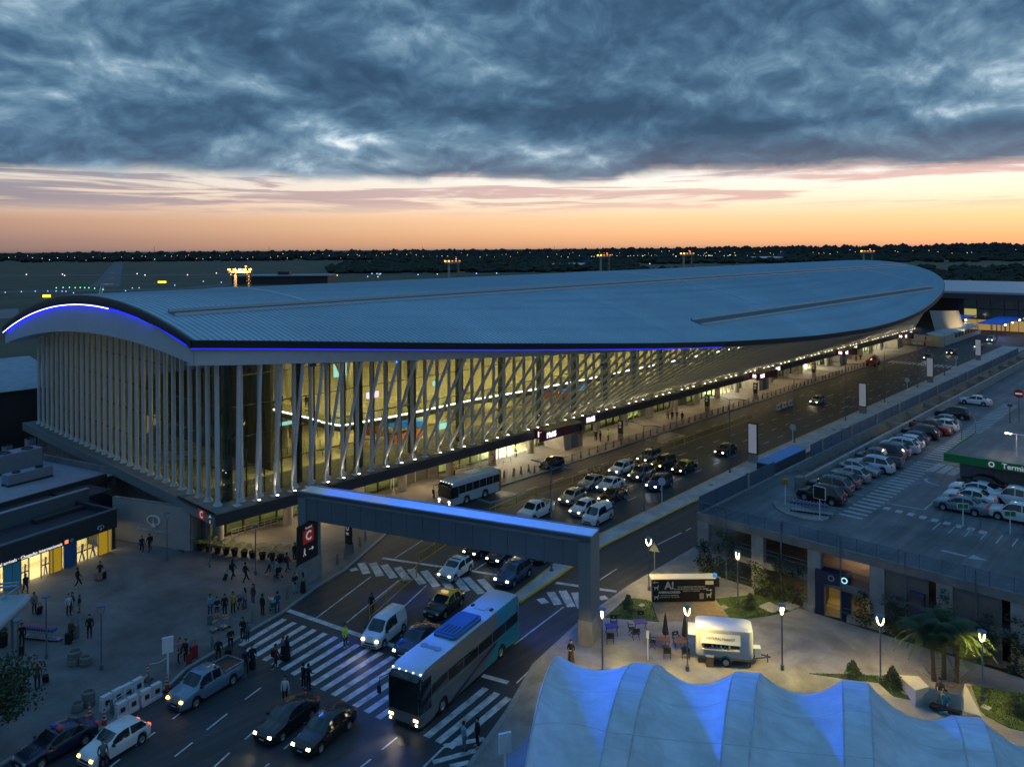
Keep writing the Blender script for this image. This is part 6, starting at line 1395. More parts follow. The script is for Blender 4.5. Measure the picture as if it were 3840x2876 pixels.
arm_lamp(g('X', 850, 245, DZ), TROT-.3, 'curved arm lamp behind the kiosk roof', 3.4, 60, (1., .88, .62))
arm_lamp(ST(96, -61, DZ), TROT+.2, 'arm lamp reaching in from the right edge of the deck', 6, 420, (.78, .80, 1.))
arm_lamp(ST(74, -57.5, DZ), TROT+.2, 'arm lamp on the deck behind the kiosk', 6, 200, (.85, .85, 1.))
ne = thing('no_entry_sign', 'round red no entry sign at the right edge of the deck', 'sign', g('O', 2168, 440, DZ), hd(215)); MB().tube((0, 0, 0), (0, 0, 3.9), .05).build('post', greypost, ne)
dsc = MB().lathe([(0, 0), (.6, 0), (.6, .03), (0, .03)], 20).build('disc', mat('sign_red_plain', (.5, .03, .03), .4), ne); dsc.matrix_local = Matrix.Translation((.08, 0, 4.1)) @ Matrix.Rotation(R(90), 4, 'Y'); MB().box(.12, .13, -.42, .42, 4.0, 4.2).build('bar', signw, ne)
# entrance arch of the garage (dark blue) with lit passage
p = g('Y', 1560, 1560); ga = thing('garage_entrance', 'dark blue pedestrian arch with icons leading into the garage', 'entrance', g('Y', 1480, 1525), TROT-math.pi/2)
navy = mat('arch_navy', (.012, .022, .07), .4)
d_ = (g('Y', 1745, 1590)-g('Y', 1450, 1530)); ga.rotation_euler = (0, 0, math.atan2(d_.y, d_.x)); AW = d_.length
MB().box(-.35, .35, -.35, .7, .13, 3.6).build('jamb', navy, ga); MB().box(AW-.5, AW+.2, -.35, .7, .13, 3.6).build('jamb', navy, ga); MB().box(-.35, AW+.2, -.4, .7, 2.75, 3.75).build('lintel', navy, ga)
for i, m_ in enumerate((signw, cyan)): MB().lathe([(.16, 0), (.26, 0)], 14).build('icon', m_ if i else mat('icon_grey', (.3, .33, .4), .5), ga).matrix_local = face_m((.9+i*1.0, -.42, 3.3), -math.pi/2)
MB().box(.3, AW-.4, 3.4, 3.5, .13, 2.8).build('passage_wall', mat('passage_wall', (.40, .34, .18), .7), ga); MB().box(.3, AW-.4, -.3, 3.4, .13, .15).build('passage_floor', mat('passage_floor', (.42, .34, .16), .6), ga)
lamp('passage_light', 'AREA', ga, (AW/2, 1.6, 2.7), 70, (1., .74, .26), 1.2)
bnr = thing('banner_column', 'tall dark blue banner column at the garage front', 'banner', g('G', 1370, 455), TROT); MB().box(-.4, .4, -.5, .5, .1, 3.9).build('shaft', navy, bnr); MB().box(-.45, .45, -.55, .55, 3.9, 3.98).build('cap', mat('banner_cap', (.03, .05, .12), .4), bnr)
for a, b in (((1310, 1470), (1430, 1525)), ((1770, 1600), (2060, 1700)), ((190, 1120), (480, 1225)), ((480, 1225), (800, 1330))):
    A_, B_ = g('Y', *a), g('Y', *b); t = thing('planter_kerb', 'low concrete planter edge %s' % {1310: 'left of the garage arch', 1770: 'right of the garage arch', 190: 'at the building corner', 480: 'behind the lettered board'}[a[0]], 'planter', A_, 0); wall_between('edge', Vector((0, 0, 0)), B_-A_, .45, .28, concrete, t, .12)
A_, B_ = g('G', 800, 290), g('G', 1340, 430); t = thing('planter_kerb', 'long low concrete planter edge by the banner column', 'planter', A_, 0); wall_between('edge', Vector((0, 0, 0)), B_-A_, .45, .28, concrete, t, .12)
A_, B_ = g('G', 1870, 590), g('G', 2300, 740); t = thing('planter_kerb', 'low concrete planter edge behind the palms', 'planter', A_, 0); wall_between('edge', Vector((0, 0, 0)), B_-A_, .45, .28, concrete, t, .12)
# ivy over the front
leafm = mat('ivy_leaf', (.028, .048, .016), .7, var=.5, vs=1.5)
def leaf_cloud(mb, c, r_, n, size, flat=(1, 1, 1)):
    for _ in range(n):
        while True:
            v = Vector((rnd.uniform(-1, 1), rnd.uniform(-1, 1), rnd.uniform(-1, 1)))
            if v.length < 1: break
        p = Vector(c)+Vector((v.x*r_*flat[0], v.y*r_*flat[1], v.z*r_*flat[2])); a = Vector((rnd.gauss(0, 1), rnd.gauss(0, 1), rnd.gauss(0, .7))).normalized(); b = a.orthogonal().normalized()
        s_ = size*rnd.uniform(.6, 1.3); mb.add([p-a*s_, p+b*s_*.5, p+a*s_, p-b*s_*.5], [(0, 1, 2, 3)])
iv = MB()
for y_, z0, z1, w, n_ in ((1.2, .2, 3.2, 1.2, 700), (3.2, .2, 4.6, 1.0, 600), (6.8, .2, 2.6, 1.4, 900), (8.8, .2, 4.2, 1.2, 800), (17.6, .2, 3.2, 1.2, 700), (20.3, .2, 5.0, .6, 500), (26.3, .2, 4.2, 1.6, 1100), (29, .2, 5.0, 1.5, 900), (32.5, .2, 3, 1.5, 900), (37, .2, 3.4, 2., 1200), (42, .2, 4.8, 2., 1200), (14.9, .2, 3.0, .6, 400), (23, .2, 3.6, 1, 500), (47, .2, 4.5, 2.2, 1200)):
    for _ in range(n_//20):
        leaf_cloud(iv, (-.18, -y_+rnd.uniform(-w, w), z0+(z1-z0)*rnd.random()**1.3), .45, 26, .10, (.28, 1, 1))
tag(iv.build('ivy', leafm, park), 'climbing ivy leaves over the garage front', kind='stuff')
# ------------------------------------------------------------------ plaza lamps: bowl head on a slim post
def plaza_lamp(p, label, lit, h=4.7, group=None):
    t = thing('plaza_lamp', label, 'street lamp', p, rnd.uniform(0, 3), group)
    MB().lathe([(.13, 0), (.13, .35), (.06, .4), (.05, h-.75)], 10).build('post', greypost, t, True)
    MB().lathe([(0, h+.02), (.22, h), (.30, h-.06), (.29, h-.12), (0, h-.13)], 16).build('hood', mat('lamp_hood', (.09, .17, .23), .4), t, True)
    for k in range(2):
        a = k*math.pi; c_, s_ = math.cos(a), math.sin(a)
        MB().path([(.05*c_, .05*s_, h-.74), (.16*c_, .16*s_, h-.62), (.24*c_, .24*s_, h-.40), (.26*c_, .26*s_, h-.13)], [.03, .045 if lit else .022, .045 if lit else .022, .02], 6).build('arm', lampglow if lit else greypost, t)
    if lit: lamp('lamp_light', 'SPOT', t, (0, 0, h-.16), 1000, (1., .73, .19), .12, (0, 0, 0), R(142))
    return t
for c, x, y, label in [('A', 385, 1600, 'unlit plaza lamp right of the trolley row'), ('A', 840, 1690, 'unlit plaza lamp in the middle of the left plaza'), ('A', 150, 1830, 'unlit plaza lamp behind the dark tree'), ('A', 1385, 782, 'unlit plaza lamp before the emblem wall'), ('A', 1740, 842, 'unlit plaza lamp before the second potted palm'), ('A', 2118, 902, 'unlit plaza lamp before the seventh potted palm')]:
    p = g(c, x, y); plaza_lamp((p.x, p.y, PL), label, False)
for c, x, y, label in [('F', 795, 735, 'lit plaza lamp left of the wooden tables'), ('Z', 1402, 1278, 'lit plaza lamp at the left end of the lettered board'), ('Z', 1594, 1312, 'lit plaza lamp on the lawn right of the lettered board'), ('Z', 1485, 1452, 'lit plaza lamp before the closed parasols'), ('Z', 1690, 1450, 'lit plaza lamp right of the white food trailer'), ('G', 1068, 775, 'lit plaza lamp before the garage front above the tent'), ('G', 1882, 925, 'lit plaza lamp beside the palm')]:
    p = g(c, x, y); plaza_lamp((p.x, p.y, PL), label, True)
# ---- twin arm road lamps (unlit)
def twin(p, label, h=9.8):
    t = thing('road_lamp', label, 'street lamp', p, TROT+math.pi/2, 'twin arm lamps along the median')
    MB().lathe([(.2, 0), (.2, .12), (.09, .16), (.05, h)], 8).build('pole', greypost, t, True)
    for s_ in (1, -1):
        MB().path([(0, 0, h-.05), (s_*.9, 0, h+.12), (s_*1.5, 0, h+.18)], .035, 6).build('arm', greypost, t); MB().cbox((s_*1.95, 0, h+.2), (.95, .26, .08)).build('head', mat('road_lamp_head', (.05, .10, .16), .4), t)
names = ['nearest the gate', 'second from the gate', 'third from the gate', 'fourth from the gate', 'fifth from the gate', 'sixth from the gate', 'seventh from the gate', 'eighth from the gate']
for i, (c, x, y) in enumerate([('E', 1700, 540), ('L', 1640, 740), ('Z', 1577, 1022), ('M', 1325, 1415), ('M', 1855, 1185), ('N', 600, 1545), ('N', 940, 1395), ('N', 1220, 1265)]):
    p = g(c, x, y); twin((p.x, p.y, .13), 'twin arm road lamp on the median, '+names[i])
# ---- round sign backs, triangular sign, totems
def disc_sign(c, x, y, label):
    p = g(c, x, y); t = thing('round_sign', label, 'sign', (p.x, p.y, .13), hd(205)); MB().tube((0, 0, 0), (0, 0, 3.0), .05).build('post', white, t)
    MB().lathe([(0, 0), (.46, 0), (.46, .03), (0, .03)], 20).build('disc', offwhite, t).matrix_local = Matrix.Translation((.06, 0, 3.1)) @ Matrix.Rotation(R(90), 4, 'Y')
for c, x, y, l in (('L', 1775, 722, 'blank round sign back nearest, on the median by the queue'), ('M', 1308, 1470, 'blank round sign back by the blue roofed shed'), ('N', 835, 1478, 'blank round sign back between the second and third tall panel'), ('N', 1340, 1222, 'small blank round sign back before the far crossing')): disc_sign(c, x, y, l)
p = g('Z', 1414, 1252); t = thing('triangular_sign', 'grey back of a triangular road sign at the kerb', 'sign', (p.x, p.y, .13), hd(200)); MB().tube((0, 0, 0), (0, 0, 2.7), .04).build('post', steel, t); MB().add([(.06, -.48, 2.5), (.06, .48, 2.5), (.06, 0, 3.4), (.09, -.48, 2.5), (.09, .48, 2.5), (.09, 0, 3.4)], [(0, 1, 2)[::-1], (3, 4, 5), (0, 1, 4, 3), (1, 2, 5, 4), (2, 0, 3, 5)]).build('panel', steel, t)
for i, (c, x, y) in enumerate((('H', 470, 62), ('O', 790, 357), ('W', 770, 1375), ('W', 1510, 1035))):
    s_, t_ = st(g(c, x, y)); t = thing('advert_totem', 'tall white framed advert panel, %s along the median' % ['nearest', 'second', 'third', 'farthest'][i], 'panel', ST(s_, t_, .13), TROT)
    MB().box(-.22, .22, -.62, .62, 0, 1.15).build('plinth', concrete, t); MB().box(-.16, .16, -.7, .7, 1.15, 5.5).build('frame', black, t)
    for s2 in (-1, 1): MB().box(s2*.162-.008, s2*.162+.008, -.6, .6, 1.3, 5.35).build('face', mat('totem_face', (.62, .63, .67), .4, emit=(.75, .75, .9), es=.10), t)
# ---- bollards along the terminal kerb, with rope
bol = MB().lathe([(.20, 0), (.20, .05), (.15, .08), (.07, .95), (.05, 1.0), (0, 1.0)], 10).mesh('shaft', mat('bollard_stone', (.19, .18, .17), .7, var=.2))
def bollard(p, label, group, rope=None):
    t = thing('bollard', label, 'bollard', p, TROT, group); link('shaft', bol, t)
    if rope: MB().path([(0, 0, .82), (rope*.5, 0, .74), (rope, 0, .82)], .018, 5).build('rope', darkmetal, t)
    return t
grp = 'cone bollards along the terminal kerb'; lb = 'dark cone shaped bollard in the roped row along the terminal kerb'
b0 = None; s_ = 42.
while s_ < 168:
    if not (s_ < 53 and False):
        if b0 is None: b0 = bollard(ST(s_, -5.6, PL), lb, grp, 2.0)
        else: dup(b0, ST(s_, -5.6, PL), TROT)
    s_ += 2.02
for i, (c, x, y) in enumerate([('L', 55, 645), ('L', 585, 490), ('L', 655, 480), ('L', 712, 462), ('L', 770, 445)]): p = g(c, x, y); bollard((p.x, p.y, PL), 'dark cone bollard %s before the terminal doors' % ['beside the midi bus front,', 'first', 'second', 'third', 'fourth'][i], 'cone bollards before the doors')
for i, (c, x, y) in enumerate([('C', 1560, 330), ('C', 1645, 265), ('C', 1720, 205), ('C', 1795, 145), ('C', 1850, 85), ('C', 1040, 690), ('C', 680, 938), ('C', 265, 1210), ('B', 1680, 635), ('B', 1370, 800), ('B', 1200, 915), ('B', 1030, 1070), ('B', 855, 1190)]):
    p = g(c, x, y); bollard((p.x, p.y, PL), 'pale cone bollard %s on the plaza kerb' % ['right of the gate post', 'left of the dark info pillar', 'right of the dark info pillar', 'behind the info pillar', 'farthest before the beam', 'near the black skirt', 'left of the crossing', 'at the person in dark jacket', 'beside the red luggage', 'right of the upper barrier', 'between the barriers', 'below the barriers', 'beside the white hatchback'][i], 'pale bollards on the plaza kerb')
# fire hydrant, info pillars, bus stop poles
p = g('L', 660, 462); t = thing('fire_hydrant', 'red hydrant among the bollards before the doors', 'hydrant', (p.x, p.y, PL), 0); MB().lathe([(.14, 0), (.14, .06), (.1, .08), (.1, .6), (.13, .62), (.1, .75), (0, .8)], 10).build('barrel', PT['red'], t); MB().tube((-.18, 0, .48), (.18, 0, .48), .05).build('outlet', PT['red'], t)
for i, (c, x, y) in enumerate((('C', 1678, 222), ('L', 1462, 205), ('M', 420, 1095), ('M', 922, 958), ('M', 1525, 735), ('L', 470, 620))):
    if i == 5: continue
    p = g(c, x, y); t = thing('info_pillar', 'slim dark info pillar %s' % ['right of the gate post', 'beside the first portal', 'among the far bollards', 'right of the second portal', 'before the third portal'][i], 'sign', (p.x, p.y, PL), TROT); MB().box(-.12, .12, -.4, .4, 0, 1.0).build('foot', concdark, t); MB().box(-.14, .14, -.42, .42, 1.0, 3.1).build('panel', black, t)
    for s2 in (-1,): MB().lathe([(.16, 0), (.24, 0)], 14).build('emblem', signw, t).matrix_local = face_m((s2*.15, 0, 2.6), math.pi)
    MB().box(-.152, -.142, -.22, .22, 2.05, 2.12).box(-.152, -.142, -.18, .18, 1.93, 1.99).build('lettering', signw, t)
for i, (c, x, y) in enumerate((('L', 405, 425), ('P', 2150, 430))):
    p = g(c, x, y) if i == 0 else g('K', 212, 1680); t = thing('stop_pole', ['yellow stop flag on a white pole behind the midi bus', 'white pole with a small round sign under the canopy'][i], 'sign', (p.x, p.y, PL), hd(200)); MB().tube((0, 0, 0), (0, 0, 3.3), .05).build('pole', white, t); MB().box(-.05, .05, -.38, .38, 3.0, 3.5).build('flag', mat('flag_yellow', (.6, .35, .02), .5, emit=(.9, .5, .03), es=.15) if i == 0 else steel, t); MB().box(-.2, .2, -.2, .2, 0, .5).build('foot', concrete, t)
# ramp handrails under the canopy
for i, (a, b) in enumerate(((('L', 230, 450), ('L', 635, 385)), (('P', 745, 1035), ('P', 1215, 900)), (('L', 1640, 80), ('L', 1850, 30)))):
    A_, B_ = g(*a), g(*b); t = thing('ramp_railing', 'steel ramp railing %s' % ['behind the midi bus', 'near the potted palms', 'by the far group'][i], 'railing', (A_.x, A_.y, PL), 0); d = B_-A_
    for z_ in (.35, .65, .95): MB().tube((0, 0, z_), (d.x, d.y, z_), .025, n=6).build('rail', steel, t)
    for k in range(8): q_ = d*(k/7); MB().tube((q_.x, q_.y, 0), (q_.x, q_.y, .95), .025, n=6).build('post', steel, t)
# ---- yellow pedestrian fences
ym = mat('fence_yellow', (.55, .36, .02), .5, var=.15, vs=2.)
def yfence(pts, label, step=3.0, h=1.15):
    A0 = pts[0]; t = thing('pedestrian_fence', label, 'fence', (A0.x, A0.y, .01), 0)
    for a, b in zip(pts[:-1], pts[1:]):
        d = b-a; n_ = max(1, round(d.length/step))
        for k in range(n_+1):
            q_ = a+d*(k/n_)-A0; MB().box(q_.x-.04, q_.x+.04, q_.y-.04, q_.y+.04, 0, h).build('post', ym, t)
        for z_ in (h-.05, .22): MB().tube((a.x-A0.x, a.y-A0.y, z_), (b.x-A0.x, b.y-A0.y, z_), .03, n=6).build('rail', ym, t)
        for k in range(n_):
            q0, q1 = a+d*(k/n_)-A0, a+d*((k+1)/n_)-A0; v = (q1-q0)
            MB().add([(q0.x+v.x*.03, q0.y+v.y*.03, .3), (q0.x+v.x*.97, q0.y+v.y*.97, .3), (q0.x+v.x*.97, q0.y+v.y*.97, h-.12), (q0.x+v.x*.03, q0.y+v.y*.03, h-.12)], [(0, 1, 2, 3)]).build('mesh', ymesh, t)
    return t
ymesh = glass('fence_mesh', (.80, .78, .68), .0, .5)
yfence([g('E', 190, 940), g('E', 580, 588)], 'yellow mesh fence in the near roadway between white van and kerb')
yfence([g('E', 600, 480), g('E', 855, 312)], 'yellow mesh fence disappearing under the gate beam')
s0_, t0_ = st(g('L', 520, 742)); yfence([g('L', 520, 742)]+[ST(s, -12.6) for s in (45, 60, 75, 92)], 'long yellow mesh fence dividing the terminal road', 3.2)
# ---- water filled barriers, traffic cones, litter bins
bw = mat('barrier_white', (.62, .62, .66), .5, var=.08, vs=2.)
def barrier(p, rz, label, group=None):
    t = thing('road_barrier', label, 'barrier', p, rz, group)
    for k in (-1, 1):
        x0, x1 = (-.78, -.02) if k < 0 else (.02, .78)
        o = MB().prism([(x0, -.22), (x1, -.22), (x1, .22), (x0, .22)], 0, .2).prism([(x0, -.13), (x1, -.13), (x1, .13), (x0, .13)], .2, .85 if k < 0 else .92).prism([(x0+.05, -.16), (x1-.05, -.16), (x1-.05, .16), (x0+.05, .16)], .85, 1.0); o.build('module', bw, t)
        MB().prism([((x0+x1)/2-.13, -.24), ((x0+x1)/2+.13, -.24), ((x0+x1)/2+.13, .24), ((x0+x1)/2-.13, .24)], .42, .68).build('recess', darkmetal, t)
    return t
ra = hd(29)
for i, (c, x, y) in enumerate((('B', 1220, 900), ('B', 1030, 1000), ('B', 1390, 930), ('B', 1170, 1050))): p = g(c, x, y); barrier((p.x, p.y, PL if i < 2 else .01), ra, 'white plastic road barrier, %s of the four at the plaza kerb' % ['upper right', 'upper left', 'rightmost', 'lowest'][i], 'white barriers at the plaza kerb')
for i, (x, y) in enumerate(((1160, 1070), (1222, 1045), (1282, 1025))): p = g('M', x, y); barrier((p.x, p.y, .01), TROT, 'white plastic barrier in the far roadway, %s of three' % ['left', 'middle', 'right'][i], 'white barriers in the far roadway')
conem = mat('cone_orange', (.60, .07, .015), .5); wm = mat('cone_white', (.7, .7, .7), .5)
def cone(p, label, h=1.15):
    t = thing('traffic_cone', label, 'cone', p, 0); MB().box(-.26, .26, -.26, .26, 0, .06).build('base', rubber, t); MB().lathe([(.16, .06), (.05, h), (0, h)], 12).build('body', conem, t, True)
    for f in (.45, .65, .85): r_ = .16-.11*f; MB().lathe([(r_+.012, h*f-.05), (r_+.006, h*f+.05)], 12).build('band', wm, t)
for i, (c, x, y) in enumerate((('B', 1365, 760), ('B', 1540, 835), ('B', 825, 1140), ('B', 962, 1165), ('L', 1210, 470), ('L', 1260, 455), ('L', 1300, 450), ('C', 1160, 350), ('W', 490, 985), ('W', 755, 905))): p = g(c, x, y); cone((p.x, p.y, .01 if i in (1, 3, 4, 5, 6, 8, 9) else PL), 'orange traffic cone '+['above the barriers by the white sign pole', 'right of the barriers at the pickup front', 'left above the white hatchback', 'behind the white hatchback roof', 'left of three at the yellow fence', 'middle of three at the yellow fence', 'right of three at the yellow fence', 'small behind the C sign', 'left in the far works', 'right in the far works'][i], 1.15 if i < 4 else .95)
for i, (c, x, y, r_, h) in enumerate((('B', 690, 600, .5, .95), ('B', 790, 610, .42, .6), ('B', 815, 985, .42, .95), ('B', 715, 1040, .36, .55))):
    p = g(c, x, y); t = thing('concrete_bin', 'round concrete %s' % ['bin near the middle plaza lamp', 'low seat beside the bin', 'tall bin at the lower plaza', 'low bin at the lower plaza'][i], 'bin', (p.x, p.y, PL), 0); MB().lathe([(r_*.9, 0), (r_, .06), (r_, h-.05), (r_*.9, h), (r_*.75, h), (r_*.72, h-.2), (0, h-.2)], 16).build('drum', concdark, t, True); MB().lathe([(r_*1.01, h*.35), (r_*1.015, h*.45)], 16).build('ring', steel, t)
ch = thing('chain_line', 'pale rope strung between the cones and the sign pole', 'rope', (0, 0, 0), 0); A_, B_ = g('B', 1375, 745, 0), g('B', 1548, 690, 0); MB().path([A_+Vector((0, 0, 1.2)), (A_+B_)/2+Vector((0, 0, 1.1)), B_+Vector((0, 0, 1.3))], .02, 5).build('rope', white, ch); A_, B_ = g('B', 1000, 1080), g('B', 1370, 800); MB().path([A_+Vector((0, 0, .9)), (A_+B_)/2+Vector((0, 0, .8)), B_+Vector((0, 0, .9))], .02, 5).build('rope', white, ch)
def box_sign(c, x, y, z, h, label, az):
    p = g(c, x, y); t = thing('box_sign', label, 'sign', (p.x, p.y, z), hd(az)); MB().tube((0, 0, 0), (0, 0, h-1.0), .07, n=10).build('post', white, t)
    MB().prism([(-.08, -.36), (.08, -.36), (.08, .36), (-.08, .36)], h-1.1, h).build('panel', white, t)
box_sign('B', 1548, 790, PL, 3.3, 'blank white panel sign on a pole at the plaza kerb', 150); box_sign('D', 2200, 1330, PL, 3.3, 'blank white panel sign on a pole left of the tent', 160)

# ------------------------------------------------------------------ plants
frondm = mat('frond', (.13, .18, .05), .6, var=.4, vs=2.); barkm = mat('bark', (.10, .075, .05), .9, var=.3, vs=3.); leafd = mat('leaf_dark', (.03, .055, .018), .65, var=.5, vs=1.)
def frond(mb, base, az, L_, lift, droop, w=.1, n=7):
    d = Vector((math.cos(az), math.sin(az), 0)); pts = []
    for i in range(n+1):
        f = i/n; pts.append(Vector(base)+d*(L_*f)+Vector((0, 0, L_*(lift*f-droop*f*f))))
    sd = Vector((-d.y, d.x, 0))
    for i in range(n):
        a, b = pts[i], pts[i+1]; mb.add([a+Vector((0, 0, .012)), b, a-Vector((0, 0, .012))], [(0, 1, 2)])
        for s_ in (1, -1):
            for h_ in (.25, .75):
                q_ = a.lerp(b, h_); lw = .035+w*.12; ll = w*2.6*(1-abs(2*((i+h_)/n)-.9)*.6); tip = q_+sd*s_*ll+d*ll*.55-Vector((0, 0, ll*.35))
                mb.add([q_-d*lw*.5, q_+d*lw*.5, tip], [(0, 1, 2)])
potm = mat('pot_black', (.018, .017, .016), .6)
def potted(p, label, L_, n):
    t = thing('potted_palm', label, 'potted plant', p, rnd.uniform(0, 6)); MB().lathe([(.24, 0), (.34, .52), (.38, .55), (.38, .62), (.33, .62), (.30, .54), (0, .54)], 14).build('pot', potm, t, True)
    MB().tube((0, 0, .5), (0, 0, .85), .06, .05, 7).build('trunk', barkm, t); mb = MB()
    for k in range(n): frond(mb, (0, 0, .82), k*2*math.pi/n+rnd.uniform(-.2, .2), L_*rnd.uniform(.9, 1.25), rnd.uniform(.7, 1.5), rnd.uniform(.7, 1.2), .15, 9)
    mb.build('fronds', frondm, t)
for i, (x, y) in enumerate([(140, 190), (232, 200), (322, 215), (410, 228), (497, 240), (597, 253), (685, 265), (785, 280), (880, 290), (972, 305)]):
    p = g('C', x, y); potted((p.x, p.y, PL), '%s potted palm from the emblem wall in the row of ten' % ['first', 'second', 'third', 'fourth', 'fifth', 'sixth', 'seventh', 'eighth', 'ninth', 'tenth'][i], [1., 1., .95, 1.05, 1., 1.05, 1.1, .6, 1.15, 1.15][i], 9 if i != 7 else 6)
def tree(c, x, y, label, H_, cr, n, sub, trunk=.16, leaf=leafd, size=.12):
    p = g(c, x, y); t = thing('leafy_tree', label, 'tree', (p.x, p.y, .1), 0); tb = MB().path([(0, 0, 0), (.1, .05, H_*.3), (-.05, .1, H_*.62)], [trunk, trunk*.75, trunk*.4], 8)
    mb = MB(); cl = []
    for k in range(sub):
        a = rnd.uniform(0, 6.28); rr = cr*rnd.uniform(.15, .85); z_ = H_*rnd.uniform(.45, .95); c_ = (math.cos(a)*rr, math.sin(a)*rr, z_); cl.append(c_)
        tb.path([(0, .05, H_*.4), (c_[0]*.5, c_[1]*.5, H_*.4+(z_-H_*.4)*.6), c_], [trunk*.4, trunk*.2, .015], 5)
        leaf_cloud(mb, c_, cr*rnd.uniform(.28, .42), n//sub, size, (1, 1, .75))
    tb.build('trunk', barkm, t); mb.build('crown', leaf, t)
tree('B', -60, 1420, 'dark leafy tree cut by the bottom left corner', 5.2, 2.6, 4200, 34, .2)
def shrub(c, x, y, h, r_, label):
    p = g(c, x, y); t = thing('conifer_shrub', label, 'shrub', (p.x, p.y, .15), 0); MB().tube((0, 0, 0), (0, 0, h*.6), .04, .02, 6).build('trunk', barkm, t); mb = MB()
    for k in range(70):
        f = rnd.random()**1.1; a = rnd.uniform(0, 6.28); rr = r_*1.2*(1-f)**.8*rnd.uniform(.4, 1); leaf_cloud(mb, (math.cos(a)*rr, math.sin(a)*rr, .12+h*.88*f), .17, 26, .06)
    mb.build('crown', leafd, t)
for i, (c, x, y, h, r_) in enumerate((('F', 1010, 215, 1.3, .5), ('F', 2020, 195, 1.2, .55), ('G', 845, 735, 1.1, .5), ('G', 1165, 810, 1.3, .6), ('G', 2145, 1030, 1.2, .6))): shrub(c, x, y, h, r_, 'small dark conifer shrub '+['on the lawn left of the brick path', 'on the lawn before the garage', 'peeking over the tent, left', 'peeking over the tent beside the concrete bench', 'on the lawn at the right edge'][i])
# palm group behind the concrete bench
p = g('G', 1580, 770); pt = thing('palm_clump', 'clump of palms with a lit frond behind the concrete bench', 'palm', (p.x, p.y, .15), 0)
tb = MB(); fr = MB()
for dx, dy, h, n_ in ((-.7, .1, 3.1, 30), (.1, .3, 3.7, 34), (.75, -.1, 3.2, 30)):
    tb.path([(dx, dy, 0), (dx*1.1, dy, h*.5), (dx*1.2, dy*1.1, h)], [.17, .14, .11], 9)
    for k in range(n_): frond(fr, (dx*1.2, dy*1.1, h), k*2*math.pi/n_+rnd.uniform(-.2, .2), rnd.uniform(1.7, 2.6), rnd.uniform(.3, 1.4), rnd.uniform(.8, 1.4), .24, 14)
tb.build('trunk', barkm, pt, True); fr.build('fronds', mat('palm_frond', (.036, .066, .02), .6, var=.4, vs=2.), pt)
mb = MB()
for k in range(60): a = rnd.uniform(0, 6.28); frond(mb, (math.cos(a)*rnd.uniform(0, 1.5), math.sin(a)*.8, 0), a, rnd.uniform(.5, .9), rnd.uniform(.8, 1.6), .5, .03, 4)
mb.build('undergrowth', mat('undergrowth', (.10, .06, .03), .8, var=.5, vs=3.), pt)

# ------------------------------------------------------------------ lettered board
A_, B_ = g('F', 1210, 142), g('F', 1728, 134); d = B_-A_; L_ = d.length; bb = thing('lettered_board', 'long black advert board with white lettering on the food plaza', 'billboard', (A_.x, A_.y, PL), math.atan2(d.y, d.x))
blk = mat('board_black', (.012, .010, .009), .5)
MB().box(0, L_, -.04, .45, .05, 1.95).build('body', blk, bb); MB().box(-.12, L_+.05, -.08, .95, 1.96, 2.02).build('top', mat('board_top', (.62, .58, .48), .5), bb)
MB().box(L_, L_+.38, .0, .35, 1.25, 1.95).build('end_flag', blk, bb)
lw_ = mat('board_white', (.72, .68, .56), .5)
F_ = lambda x, z: face_m((x, -.05, z), -math.pi/2)
text('A!', .85, lw_, bb, F_(L_*.27, 1.42), bold=.03); text('ANIMALCARGO', .26, lw_, bb, F_(L_*.27, .86), bold=.012); text('TRASLADO DE MASCOTAS', .13, lw_, bb, F_(L_*.27, .60)); text('EN ARGENTINA Y EL MUNDO', .13, lw_, bb, F_(L_*.27, .44))
text('VIVI LA EXPERIENCIA PET-FRIENDLY', .15, lw_, bb, F_(L_*.62, 1.30)); text('EN AEROPUERTO INTERNACIONAL EZEIZA', .15, lw_, bb, F_(L_*.62, 1.12)); text('DIRECTO A TU DESTINO', .13, lw_, bb, F_(L_*.62, .95))
MB().box(L_*.845, L_*.975, -.05, -.042, 1.48, 1.80).build('arrow_plate', lw_, bb); MB().box(L_*.75, L_*.82, -.05, -.042, .25, .75).build('blank_square', mat('board_grey', (.35, .33, .28), .5), bb)
for x_, z_ in ((L_*.06, 1.72), (L_*.90, 1.0)):
    mb = MB().box(x_-.2, x_+.2, -.05, -.042, z_-.03, z_+.03); sg_ = -1 if x_ < 2 else 1; mb.add([(x_+sg_*.12, -.05, z_-.12), (x_+sg_*.12, -.05, z_+.12), (x_+sg_*.30, -.05, z_)], [(0, 1, 2)]); mb.build('arrow', lw_, bb)
def animal(x_, z_, s):
    MB().add([(x_-.2*s, -.05, z_), (x_-.2*s, -.05, z_+.28*s), (x_-.3*s, -.05, z_+.42*s), (x_-.16*s, -.05, z_+.36*s), (x_+.12*s, -.05, z_+.36*s), (x_+.2*s, -.05, z_+.55*s), (x_+.3*s, -.05, z_+.5*s), (x_+.22*s, -.05, z_+.3*s), (x_+.2*s, -.05, z_), (x_+.12*s, -.05, z_), (x_+.1*s, -.05, z_+.2*s), (x_-.1*s, -.05, z_+.2*s), (x_-.12*s, -.05, z_)], [tuple(range(13))]).build('pictogram', lw_, bb)
animal(L_*.06, 1.05, .8); animal(L_*.06, .25, .8); animal(L_*.90, .35, .9)
bsp = thing('blue_bin', 'small blue box on the end of the lettered board', 'box', (B_.x+.05, B_.y+.2, PL+2.02), 0); MB().lathe([(.18, 0), (.18, .25), (.12, .3), (0, .3)], 10).build('drum', bluep, bsp)
